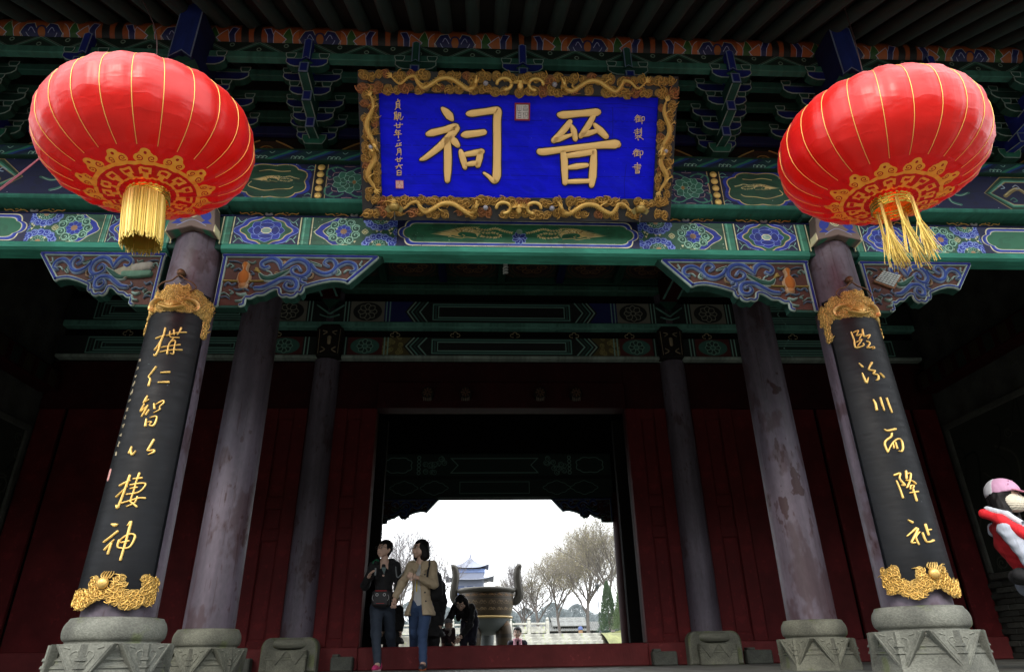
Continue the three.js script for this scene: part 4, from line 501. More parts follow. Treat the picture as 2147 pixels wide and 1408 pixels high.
// ---------- carved braces under the front beam ----------
const bz = (X, Y) => [(X - 176 + (Y - 72) * 0.16) * 0.000672, -(Y - 58) * 0.00078];
const bpath = (s) => s.split(' ').map(q => { const [X, Y, w] = q.split(',').map(Number), [a, b] = bz(X, Y); return [a, b, w * 0.00071]; });
function makeBrace(motif) {
  const t = new THREE.Group();
  const O = [[0.0, 0.0], [1.245, 0.0], [1.0, -0.265], [0.95, -0.25], [0.88, -0.245], [0.8, -0.26], [0.72, -0.285], [0.66, -0.31], [0.655, -0.34], [0.64, -0.365], [0.62, -0.355], [0.6, -0.385], [0.57, -0.395], [0.54, -0.385], [0.51, -0.392], [0.485, -0.37], [0.475, -0.33], [0.44, -0.325], [0.4, -0.345], [0.36, -0.375], [0.31, -0.38], [0.27, -0.405], [0.235, -0.405], [0.225, -0.43], [0.225, -0.465], [0.2, -0.475], [0.0, -0.478]];
  part('brace_board', [col(poly(O, -0.06, 0.028, 0.005), C.green2)], M.paint, t);
  const inn = O.map(([a, b]) => [clamp(a, 0.022, 1.2 + 0.3 * Math.min(0, b)), Math.min(b + 0.022, -0.022)]); inn[1] = [1.19, -0.022]; inn[2] = [0.985, -0.245];
  part('sunk_ground', [col(poly(inn, 0.028, 0.031, 0), [0.085, 0.034, 0.026])], M.paint, t);
  const rim = (pts, w, c1, c2) => [col(stroke(pts.map(p => [p[0], p[1], w]), 0.018, { prof: 'flat', z0: 0.028, n: 3 }), c1), col(stroke(pts.map(p => [p[0], p[1], w * 0.62]), 0.02, { prof: 'flat', z0: 0.0285, n: 3 }), c2)];
  const lowRim = O.slice(2, 26).map(([a, b]) => [a - 0.003, b + 0.017]);
  part('border', [...rim([[0.005, -0.018], [0.6, -0.018], [1.2, -0.018]], 0.036, C.line, C.blue), ...rim([[1.19, -0.025], [1.08, -0.145], [0.985, -0.248]], 0.04, C.line, C.blue), ...rim([[0.02, -0.03], [0.02, -0.25], [0.02, -0.46]], 0.036, C.line, C.blue), ...rim(lowRim, 0.03, C.line, [0.03, 0.05, 0.2])], M.paint, t);
  const big = ['700,210,36 655,225,44 620,195,44 640,150,52 740,115,60 820,150,60 850,235,40', '860,225,30 950,150,58 1060,125,62 1150,170,62 1165,260,62 1080,320,54 980,290,42 965,235,36 1030,205,30 1065,250,26', '1190,175,40 1230,240,50 1330,285,56 1430,260,56 1480,190,50 1450,125,42 1380,120,36 1340,165,30 1390,200,26', '1430,275,30 1500,200,46 1600,150,52 1690,175,50 1700,240,42 1640,265,34', '545,455,40 640,445,50 740,400,56 840,350,56 960,345,56 1015,390,56 1000,455,50 930,470,45 880,430,40 915,385,30 960,400,26', '1120,400,34 1065,385,40 1075,340,34 1125,345,26'];
  part('scroll', big.flatMap(s => [col(stroke(bpath(s), 0.026, { prof: 'ridge', z0: 0.03, grow: 0.01 }), C.blueline), col(stroke(bpath(s), 0.031, { prof: 'ridge', z0: 0.03, grow: -0.006 }), [0.03, 0.07, 0.3])]), M.paint, t);
  const gr = ['600,295,30 650,340,70 750,335,80 830,300,66 940,245,26', '1180,150,24 1240,170,30 1300,190,20', '1480,290,26 1510,270,34 1500,240,20']; const lt = ['680,255,16 720,270,18 735,300,16 700,305,14', '770,295,16 780,275,18 810,275,16', '1560,270,16 1600,240,22 1650,240,16', '1150,345,16 1190,330,20 1210,290,18 1190,280,14', '1780,130,20 1750,180,22 1790,190,14', '870,170,30 885,150,34 900,175,24'];
  part('leaf', [...gr.flatMap(s => [col(stroke(bpath(s), 0.022, { z0: 0.03, grow: 0.008 }), C.line), col(stroke(bpath(s), 0.027, { z0: 0.03, grow: -0.006 }), C.green2)]), ...lt.map((s, i) => col(stroke(bpath(s), 0.02, { prof: 'round', z0: 0.03 }), i % 2 ? [0.35, 0.24, 0.14] : [0.3, 0.42, 0.42]))], M.paint, t);
  const sm = ['225,215,18 260,180,22 300,205,20 270,225,16', '310,255,18 360,235,22 400,270,20 360,290,16', '250,150,14 330,150,18 400,175,14', '470,150,16 520,170,18 550,150,14', '200,430,18 240,395,24 290,420,24 330,400,20', '310,460,20 350,475,24 420,460,22 470,480,18', '170,520,14 210,510,18 260,545,18', '160,560,14 220,550,16 260,575,14', '500,260,16 530,290,18 500,300,14', '260,480,16 300,500,18 270,520,14', '520,400,18 490,430,22 520,445,16'];
  part('small_curl', sm.map((s, i) => col(stroke(bpath(s), 0.02, { prof: 'round', z0: 0.03 }), i % 3 ? [0.12, 0.17, 0.26] : [0.2, 0.3, 0.28])), M.paint, t);
  part('foot_curl', ['340,515,20 390,530,36 440,515,30', '430,560,30 400,590,26 330,600,22'].map(s => col(stroke(bpath(s), 0.024, { z0: 0.03 }), [0.22, 0.34, 0.32])), M.paint, t);
  if (motif === 'vase') { const g = []; for (const [pts, c, k] of [['440,190,84 438,230,50 436,262,52', C.orange, 0], ['430,265,60 424,300,140 418,345,152 416,385,120 414,415,70', C.orange, 0], ['412,418,100 412,432,100', [0.5, 0.25, 0.1], 0]]) g.push(col(stroke(bpath(pts), 0.034, { prof: 'round', z0: 0.03, grow: 0.008 }), [0.5, 0.33, 0.2]), col(stroke(bpath(pts), 0.039, { prof: 'round', z0: 0.03, grow: -0.004 }), c)); part('vase_carving', g, M.paint, t); part('branch', ['560,230,40 600,280,24', '540,250,20 580,260,24', '190,372,26 420,375,24 640,370,20'].map(s => col(stroke(bpath(s), 0.02, { z0: 0.03 }), C.ochre)), M.paint, t); }
  if (motif === 'scroll') part('scroll_carving', [col(stroke([[0.12, -0.12, 0.08], [0.2, -0.13, 0.09], [0.27, -0.14, 0.08]], 0.03, { prof: 'round', z0: 0.03 }), [0.35, 0.34, 0.3]), col(stroke([[0.1, -0.19, 0.05], [0.24, -0.2, 0.06], [0.36, -0.2, 0.05]], 0.028, { prof: 'flat', z0: 0.03 }), [0.1, 0.22, 0.16]), col(poly([[0.3, -0.1], [0.46, -0.17], [0.34, -0.24], [0.2, -0.18]], 0.03, 0.05, 0.003), [0.28, 0.27, 0.2])], M.paint, t);
  if (motif === 'board') { const g = [col(poly([[0.08, -0.2], [0.22, -0.09], [0.42, -0.14], [0.28, -0.27]], 0.03, 0.052, 0.004), [0.25, 0.12, 0.06]), col(poly([[0.1, -0.19], [0.22, -0.1], [0.39, -0.142], [0.275, -0.25]], 0.052, 0.058, 0.001), [0.42, 0.48, 0.48])]; for (let i = 1; i < 6; i++) { const k = i / 6; g.push(col(bar([lerp(0.1, 0.22, k), lerp(-0.19, -0.1, k), 0.0585], [lerp(0.275, 0.39, k), lerp(-0.25, -0.142, k), 0.0585], 0.002, 0.002, 4), [0.1, 0.12, 0.12]), col(bar([lerp(0.1, 0.275, k), lerp(-0.19, -0.25, k), 0.0585], [lerp(0.22, 0.39, k), lerp(-0.1, -0.142, k), 0.0585], 0.002, 0.002, 4), [0.1, 0.12, 0.12])); } part('board_carving', g, M.paint, t); }
  return t;
}
for (const [x, sx, motif, l] of [[-2.35, 1, 'vase', 'carved blue scroll brace with orange vase right of the left column'], [2.35, -1, 'vase', 'carved blue scroll brace with orange vase left of the right column'], [-2.79, -1, 'scroll', 'carved blue scroll brace with rolled scroll left of the left column'], [2.79, 1, 'board', 'carved blue scroll brace with a pale gridded board right of the right column']]) {
  const t = makeBrace(motif); t.name = numbered('carved_brace'); t.position.set(x, 3.034, 0.04); t.scale.x = sx * (Math.abs(x) > 2.6 ? 0.78 : 1); scene.add(t); tag(t, l, 'brace', 'carved braces under the front beam');
}
// ---------- the great name board ----------
const LOBE = [[0, 0.62], [0.2, 0.55], [0.38, 0.5], [0.55, 0.5], [0.72, 0.52], [0.86, 0.5], [0.95, 0.34], [1.0, 0]];
function lobe(u, v, r, h, map, c) { // a round curled cloud head: raised rim round a sunk groove and a raised eye
  const N = 14, pos = [], idx = [], uv = []; for (const [k, z] of LOBE) for (let i = 0; i <= N; i++) { const a = i / N * TAU, w = k * r * (1 + 0.06 * Math.sin(a * 2 + u * 90)), sx = 0.18 * r * (1 - k); pos.push(...map(u + sx + Math.cos(a) * w, v + Math.sin(a) * w, h * (z + (k < 0.9 ? 0.26 * Math.cos(TAU * (k * 1.9 - i / N + u * 7)) * Math.min(1, k * 4) : 0)))); uv.push(u + k, v + a); }
  for (let j = 0; j < LOBE.length - 1; j++) for (let i = 0; i < N; i++) { const p = j * (N + 1) + i, q = p + N + 1; idx.push(p, q, p + 1, p + 1, q, q + 1); }
  const g = new THREE.BufferGeometry(); g.setAttribute('position', new THREE.Float32BufferAttribute(pos, 3)); g.setAttribute('uv', new THREE.Float32BufferAttribute(uv, 2)); g.setIndex(idx); g.computeVertexNormals(); return col(g.toNonIndexed(), c);
}
const cloudPuff = (u, v, r, seed, map, c = [0.5, 0.28, 0.07]) => { // a low carved mass with two curled crests and a trailing wisp
  const q = rng(seed), o = [], dark = c.map(w => w * 0.52), a0 = q() * TAU;
  o.push(lobe(u, v, r * 1.05, r * 0.26, map, dark));
  for (let i = 0; i < 2; i++) { const a = a0 + i * (2.2 + q()), s = q() < 0.5 ? 1 : -1, x = u + Math.cos(a) * r * 0.45, y = v + Math.sin(a) * r * 0.45, k = r * (0.62 + 0.2 * q()), p = []; for (let j = 0; j <= 8; j++) { const t = j / 8, b = a + s * t * 7.2, e = k * (1 - 0.82 * t); p.push([x + Math.cos(b) * e, y + Math.sin(b) * e, k * (0.25 - 0.09 * t)]); } const l = 0.85 + 0.4 * q(); o.push(col(stroke(p, r * 0.22, { prof: 'ridge', n: 2, map, z0: r * 0.2 }), c.map(w => w * l))); }
  if (q() < 0.5) { const a = q() * TAU; o.push(col(stroke([[u, v, r * 0.3], [u + Math.cos(a) * r, v + Math.sin(a) * r * 0.8, r * 0.26], [u + Math.cos(a + 0.5) * r * 1.8, v + Math.sin(a + 0.5) * r * 1.2, r * 0.1]], r * 0.3, { prof: 'ridge', n: 2, map, z0: r * 0.25 }), c)); }
  return o;
};
const GD = [0.72, 0.46, 0.13], GD2 = [0.55, 0.33, 0.085];
function dragon(path, w, map, seed) { // path from tail to neck; round tapering body with back fins, legs, and a horned head
  const q = rng(seed), o = [], n = path.length; const pts = path.map(([u, v], i) => { const t = i / (n - 1); return [u, v, w * (0.35 + 0.75 * Math.sin(Math.min(1, t * 1.25) * PI * 0.62))]; });
  o.push(col(stroke(pts, 0, { prof: 'round', hw: 0.55, n: 7, map, z0: 0.012 }), GD));
  const s = smooth(pts, 9); for (let i = 4; i < s.length - 3; i += 2) { const d = [s[i + 1][0] - s[i - 1][0], s[i + 1][1] - s[i - 1][1]], l = Math.hypot(...d) || 1, nx = -d[1] / l, ny = d[0] / l, a = [s[i][0] + nx * s[i][2] * 0.42, s[i][1] + ny * s[i][2] * 0.42]; o.push(col(stroke([[a[0], a[1], w * 0.2], [a[0] + nx * w * 0.2 - d[0] / l * w * 0.12, a[1] + ny * w * 0.2 - d[1] / l * w * 0.12, w * 0.1]], w * 0.2, { map, z0: 0.018, n: 2 }), GD)); }
  for (let i = 2; i < s.length - 2; i++) { const d = [s[i + 1][0] - s[i - 1][0], s[i + 1][1] - s[i - 1][1]], l = Math.hypot(...d) || 1, nx = -d[1] / l, ny = d[0] / l, k = s[i][2] * 0.36; o.push(col(stroke([[s[i][0] - nx * k, s[i][1] - ny * k, w * 0.07], [s[i][0] + d[0] / l * w * 0.1, s[i][1] + d[1] / l * w * 0.1, w * 0.08], [s[i][0] + nx * k, s[i][1] + ny * k, w * 0.07]], w * 0.07, { map: (x, y, z) => map(x, y, z + 0.012 + s[i][2] * 0.5), n: 2 }), GD2)); }
  // tail flame, head with jaws, horns, whiskers and mane
  const t0 = s[0], td = Math.atan2(s[0][1] - s[2][1], s[0][0] - s[2][0]); for (let i = -2; i <= 2; i++) { const a = td + i * 0.42, l = w * (1.5 - 0.25 * Math.abs(i)); o.push(col(stroke([[t0[0], t0[1], w * 0.3], [t0[0] + Math.cos(a) * l * 0.6, t0[1] + Math.sin(a) * l * 0.6, w * 0.28], [t0[0] + Math.cos(a + 0.2) * l, t0[1] + Math.sin(a + 0.2) * l, w * 0.06]], w * 0.22, { map, z0: 0.014 }), GD)); }
  const h = s[s.length - 1], hp = s[s.length - 4], ha = Math.atan2(h[1] - hp[1], h[0] - hp[0]), P = (f, g) => [h[0] + Math.cos(ha) * f * w - Math.sin(ha) * g * w, h[1] + Math.sin(ha) * f * w + Math.cos(ha) * g * w];
  const st = (list, hh, c = GD) => o.push(col(stroke(list.map(([f, g, k]) => [...P(f, g), k * w]), hh * w, { prof: 'round', map, z0: 0.02, n: 3 }), c));
  st([[0, 0, 0.9], [0.6, 0.1, 0.95], [1.1, 0.2, 0.6], [1.5, 0.25, 0.4]], 0.7); st([[0.5, -0.3, 0.35], [1.0, -0.4, 0.3], [1.4, -0.3, 0.2]], 0.5); st([[0.7, 0.35, 0.3], [0.85, 0.4, 0.3]], 0.95); st([[1.4, 0.35, 0.25], [1.5, 0.45, 0.25], [1.4, 0.5, 0.15]], 0.7);
  for (const [a, b] of [[0.35, 0.55], [0.1, 0.5]]) st([[a, b, 0.22], [a - 0.5, b + 0.35, 0.16], [a - 1.0, b + 0.4, 0.1], [a - 1.2, b + 0.6, 0.06]], 0.6);
  for (let i = 0; i < 7; i++) { const a = PI * 0.6 + i * 0.28; st([[0.0, 0.1, 0.2], [Math.cos(a) * 0.7, Math.sin(a) * 0.7, 0.2], [Math.cos(a + 0.3) * 1.2, Math.sin(a + 0.3) * 1.05, 0.06]], 0.45, GD2); }
  st([[1.45, 0.2, 0.1], [1.8, 0.5, 0.09], [2.1, 0.3, 0.07], [2.3, 0.55, 0.05]], 0.35); st([[1.4, 0.0, 0.1], [1.7, -0.4, 0.09], [1.5, -0.8, 0.06]], 0.35);
  for (const k of [0.3, 0.55, 0.8]) { const i = Math.floor(k * (s.length - 1)), d = q() < 0.5 ? 1 : -1, b = s[i], a = q() * TAU; const leg = [[b[0], b[1], w * 0.4], [b[0] + Math.cos(a) * w * 0.8, b[1] + d * w * 0.6, w * 0.32], [b[0] + Math.cos(a) * w * 1.2 + w * 0.4, b[1] + d * w * 1.0, w * 0.22]]; o.push(col(stroke(leg, w * 0.35, { prof: 'round', map, z0: 0.02 }), GD)); const e = leg[2]; for (let c = -1; c <= 2; c++) o.push(col(stroke([[e[0], e[1], w * 0.14], [e[0] + Math.cos(c * 0.7) * w * 0.5, e[1] + Math.sin(c * 0.7) * w * 0.5, w * 0.07]], w * 0.3, { prof: 'round', map, z0: 0.02, n: 2 }), GD)); }
  return o;
}
{
  const t = thing('name_board', 'blue temple name board with two big gold characters in a gilded dragon frame', 'sign', [-0.032, 3.242, 0.3]);
  t.rotation.set(0.66, 0.012, 0.014, 'YXZ');
  const W = 1.2, H = 1.072;
  const blue = texCanvas(1024, 512, (x, w, h) => { x.fillStyle = '#0a10dc'; x.fillRect(0, 0, w, h); const r = rng(8); for (let i = 0; i < 700; i++) { x.fillStyle = r() < 0.5 ? 'rgba(8,10,120,0.06)' : 'rgba(60,70,255,0.05)'; const a = r() * w, b = r() * h; x.beginPath(); x.ellipse(a, b, 10 + r() * 60, 4 + r() * 26, r(), 0, TAU); x.fill(); } for (let i = 0; i < 240; i++) { x.fillStyle = r() < 0.6 ? 'rgba(4,6,90,0.10)' : 'rgba(70,80,250,0.07)'; x.fillRect(r() * w, r() * h, 40 + r() * 220, 1 + r() * 3); } x.fillStyle = 'rgba(4,4,60,0.5)'; for (const y of [128, 251, 390]) for (let a = 0; a < w; a += 8) x.fillRect(a, y + Math.round(1.2 * Math.sin(a / 90)), 8, r() < 0.75 ? 2 : 0); x.strokeStyle = 'rgba(10,10,90,0.45)'; x.lineWidth = 2; for (const p of [[[760, 40], [800, 46], [870, 44], [1000, 60]], [[905, 330], [900, 420], [906, 500]], [[846, 60], [850, 160], [846, 260]]]) { x.beginPath(); p.forEach((q, i) => i ? x.lineTo(...q) : x.moveTo(...q)); x.stroke(); } for (let i = 0; i < 12; i++) { x.fillStyle = 'rgba(190,190,220,0.7)'; x.fillRect(r() * w, r() * h, 2, 2); } });
  part('blue_panel', [panelBoard(-1.09, 1.1, 0.145, 0.95, -0.03, 0.05)], mat([1, 1, 1], 0.6, { specularIntensity: 0.25, map: blue, bumpMap: T_BUMP, bumpScale: 0.001 }), t);
  part('back_board', boxR(-W, W, 0, H, -0.14, -0.085, 0.01), M.dark, t);
  const inner = { l: -1.062, r: 1.07, b: 0.168, t: 0.93 };
  const fr = [poly([[-W - 0.015, -0.015], [W + 0.015, -0.015], [inner.r, inner.b], [inner.l, inner.b]], -0.08, 0.0, 0.006), poly([[-W - 0.015, H + 0.012], [inner.l, inner.t], [inner.r, inner.t], [W + 0.015, H + 0.012]], -0.08, 0.0, 0.006), poly([[-W - 0.015, -0.015], [inner.l, inner.b], [inner.l, inner.t], [-W - 0.015, H + 0.012]], -0.08, -0.001, 0.006), poly([[W + 0.015, -0.015], [W + 0.015, H + 0.012], [inner.r, inner.t], [inner.r, inner.b]], -0.08, -0.001, 0.006)];
  for (const f of fr) part('frame_board', f, mat([0.012, 0.011, 0.012], 0.6), t);
  const map = (x, y, z) => [x, y, z], ct = (inner.t + H) / 2 + 0.003, cb = inner.b / 2 + 0.004, cl = (inner.l - W) / 2, cr = (inner.r + W) / 2;
  const puffs = { top: [], bottom: [], left: [], right: [] }, q = rng(12);
  for (let i = 0; i <= 40; i++) { const u = -1.17 + i * 2.34 / 40; for (const [k, c] of [['top', ct], ['bottom', cb]]) for (const s of [-1, 1]) if (q() < 0.9) puffs[k].push(...cloudPuff(u + (q() - 0.5) * 0.03, c + s * (0.032 + 0.026 * q()), 0.03 + 0.012 * q(), Math.floor(q() * 1e6), map, q() < 0.2 ? [0.4, 0.16, 0.06] : undefined)); }
  for (let i = 0; i <= 16; i++) { const v = 0.16 + i * 0.78 / 16; for (const [k, c] of [['left', cl], ['right', cr]]) for (const s of [-1, 1]) if (q() < 0.9) puffs[k].push(...cloudPuff(c + s * (0.025 + 0.018 * q()), v + (q() - 0.5) * 0.03, 0.026 + 0.01 * q(), Math.floor(q() * 1e6), map, q() < 0.2 ? [0.4, 0.16, 0.06] : undefined)); }
  for (const k in puffs) part('gilded_clouds', puffs[k], M.gilt, t);
  const path = (flip, c, mir) => [[-0.96, 0.032], [-0.9, -0.015], [-0.84, 0.03], [-0.79, 0.04], [-0.765, -0.005], [-0.73, -0.04], [-0.67, -0.015], [-0.6, 0.028], [-0.52, 0.03], [-0.45, -0.01], [-0.4, -0.042], [-0.35, -0.03], [-0.335, 0.0]].map(([u, v]) => [u * flip, c + v * mir]);
  for (const [c, m] of [[ct, 1], [cb, 0.95]]) for (const f of [1, -1]) part('gilded_dragon', dragon(path(f, c, m), 0.034, map, f + 5), M.gilt, t);
  for (const c of [ct, cb]) { // facing dragon in the middle of the long rails
    const o = []; for (const f of [1, -1]) { const p = []; for (let i = 0; i <= 10; i++) { const a = i / 10 * 4.6; p.push([f * (0.12 + 0.055 * Math.cos(a)), c + 0.042 * Math.sin(a), 0.028]); } o.push(col(stroke(p, 0, { prof: 'round', hw: 0.55, z0: 0.012, n: 3 }), GD)); for (let i = 0; i < 6; i++) { const a = 0.2 + i * 0.3; o.push(col(stroke([[f * 0.02, c + 0.005, 0.014], [f * (0.02 + 0.06 * Math.cos(a)), c + 0.06 * Math.sin(a) - 0.01, 0.004]], 0.018, { prof: 'round', z0: 0.02, n: 2 }), GD)); } o.push(col(stroke([[f * 0.012, c + 0.008, 0.014], [f * 0.022, c + 0.01, 0.014]], 0.024, { prof: 'round', z0: 0.03, n: 2 }), GD)); } o.push(col(stroke([[0, c + 0.02, 0.034], [0, c - 0.015, 0.05], [0, c - 0.035, 0.036]], 0.035, { prof: 'round', z0: 0.016 }), GD)); part('gilded_dragon', o, M.gilt, t);
    for (const f of [-0.26, 0.26]) part('grey_pearl', [new THREE.SphereGeometry(0.02, 12, 10).translate(f, c, 0.03)], mat([0.28, 0.27, 0.3], 0.35), t);
  }
  for (const [c, f] of [[cl, 1], [cr, -1]]) for (const [v0, v1] of [[0.9, 0.55], [0.22, 0.5]]) { const p = []; for (let i = 0; i <= 8; i++) { const k = i / 8; p.push([c + f * 0.028 * Math.sin(k * 7 + (v0 > 0.5 ? 0.4 : 2)), lerp(v0, v1, k)]); } part('gilded_dragon', dragon(p, 0.034, map, 9), M.gilt, t); }
  for (const c of [cl, cr]) part('grey_pearl', [new THREE.SphereGeometry(0.018, 12, 10).translate(c, 0.53, 0.03)], mat([0.28, 0.27, 0.3], 0.35), t);
  const under = (x, y, z) => [x, y, z - 0.03];
  const big = (s) => { const L = parseStrokes(s); return [strokes(L, 0.004, { map: under, prof: 'flat', grow: 0.022, n: 6 }), strokes(L, 0.018, { map: under, prof: 'flat', grow: 0.006, n: 6 })]; };
  for (const [k, l] of [['BIG_CI', 'left big gold character 祠'], ['BIG_JIN', 'right big gold character 晉']]) { const [o, g] = big(STROKES[k]); const p = new THREE.Group(); p.name = 'gold_character'; p.userData.label = l; t.add(p); const gm = mat([0.95, 0.61, 0.235], 0.6, { specularIntensity: 0.3, bumpMap: T_BUMP, bumpScale: 0.001 }); for (const a of g) part('brush_stroke', a.translate(0, 0, 0.002), gm, p); part('dark_outline', o, mat([0.004, 0.003, 0.02], 0.7), p); }
  part('small_inscription', strokes(parseStrokes(STROKES.DATE), 0.009, { map: under, n: 2 }), mat([0.8, 0.54, 0.24], 0.5), t, 'column of small gold characters 貞觀廿年正月廿六日');
  part('small_inscription', strokes(parseStrokes(STROKES.WRITER), 0.009, { map: under, n: 2 }), mat([0.82, 0.57, 0.28], 0.5), t, 'column of small gold characters 御製御書');
  const seal = texCanvas(128, 128, (x) => { x.fillStyle = '#d4cfcb'; x.fillRect(0, 0, 128, 128); x.strokeStyle = '#55504f'; x.lineWidth = 4; for (const p of [[[30, 10], [30, 56]], [[14, 12], [14, 54], [50, 54], [50, 12]], [[70, 16], [118, 16]], [[72, 30], [116, 30], [116, 52], [72, 52], [72, 30]], [[72, 42], [116, 42]], [[94, 6], [94, 16]], [[14, 72], [56, 72]], [[20, 84], [50, 84], [50, 118], [20, 118], [20, 84]], [[20, 100], [50, 100]], [[35, 62], [35, 72]], [[70, 68], [86, 90]], [[86, 68], [70, 90]], [[96, 68], [118, 68], [118, 96], [96, 96], [96, 68]], [[78, 90], [78, 122]], [[96, 104], [90, 122]], [[112, 100], [116, 122]]]) { x.beginPath(); p.forEach((a, i) => i ? x.lineTo(...a) : x.moveTo(...a)); x.stroke(); } });
  const s = part('seal', [panelBoard(-0.026, 0.068, 0.757, 0.861, -0.018, 0.012)], mat([0.85, 0.82, 0.82], 0.6, { map: seal }), t, 'pale square seal in a dark red frame'); part('seal_frame', [boxR(-0.038, -0.0265, 0.744, 0.874, -0.03, -0.012, 0.002), boxR(0.0685, 0.08, 0.744, 0.874, -0.03, -0.012, 0.002), boxR(-0.026, 0.068, 0.8615, 0.874, -0.03, -0.012, 0.002), boxR(-0.026, 0.068, 0.744, 0.7565, -0.03, -0.012, 0.002)], mat([0.25, 0.012, 0.03], 0.5), s);
  const T_seal = texCanvas(96, 96, (x) => { x.fillStyle = '#e8c4bc'; x.fillRect(0, 0, 96, 96); x.strokeStyle = '#b8403a'; x.lineWidth = 6; x.strokeRect(4, 4, 88, 88); x.lineWidth = 4; for (const p of [[[20, 20], [76, 20]], [[48, 8], [48, 44]], [[20, 36], [76, 36]], [[20, 52], [40, 52], [40, 84], [20, 84], [20, 52]], [[56, 50], [80, 60], [60, 84]], [[64, 50], [64, 86]]]) { x.beginPath(); p.forEach((a, i) => i ? x.lineTo(...a) : x.moveTo(...a)); x.stroke(); } });
  part('seal', [panelBoard(-0.955, -0.895, 0.228, 0.29, -0.022, 0.008)], mat([0.85, 0.8, 0.8], 0.6, { map: T_seal }), t, 'small pink red seal below the left column of writing');
  for (const x of [-0.962, 0.956]) { const k = []; for (let i = 0; i < 8; i++) { const g = new THREE.SphereGeometry(0.05, 10, 8).scale(0.62, 0.85, 0.5); g.translate(0, 0, 0.032).rotateY((i - 3.5) * 0.42).rotateZ(0); k.push(col(g, [0.3, 0.2, 0.05])); } const b = part('melon_knob', k, M.gilt, t, 'melon shaped brass knob holding the lower edge of the sign'); b.position.set(x, 0.088, 0.055); b.scale.setScalar(0.72); part('leaf', [-1, 1].map(s2 => col(poly([[0, -0.03], [s2 * 0.07, -0.06], [s2 * 0.1, -0.02], [s2 * 0.06, 0.02]], -0.02, -0.012, 0.002), [0.26, 0.2, 0.07])), M.gilt, b); part('pin', [col(bar([0, -0.05, -0.01], [0, -0.14, -0.02], 0.006, 0.006, 6), [0.15, 0.14, 0.12])], M.gilt, b); }
}
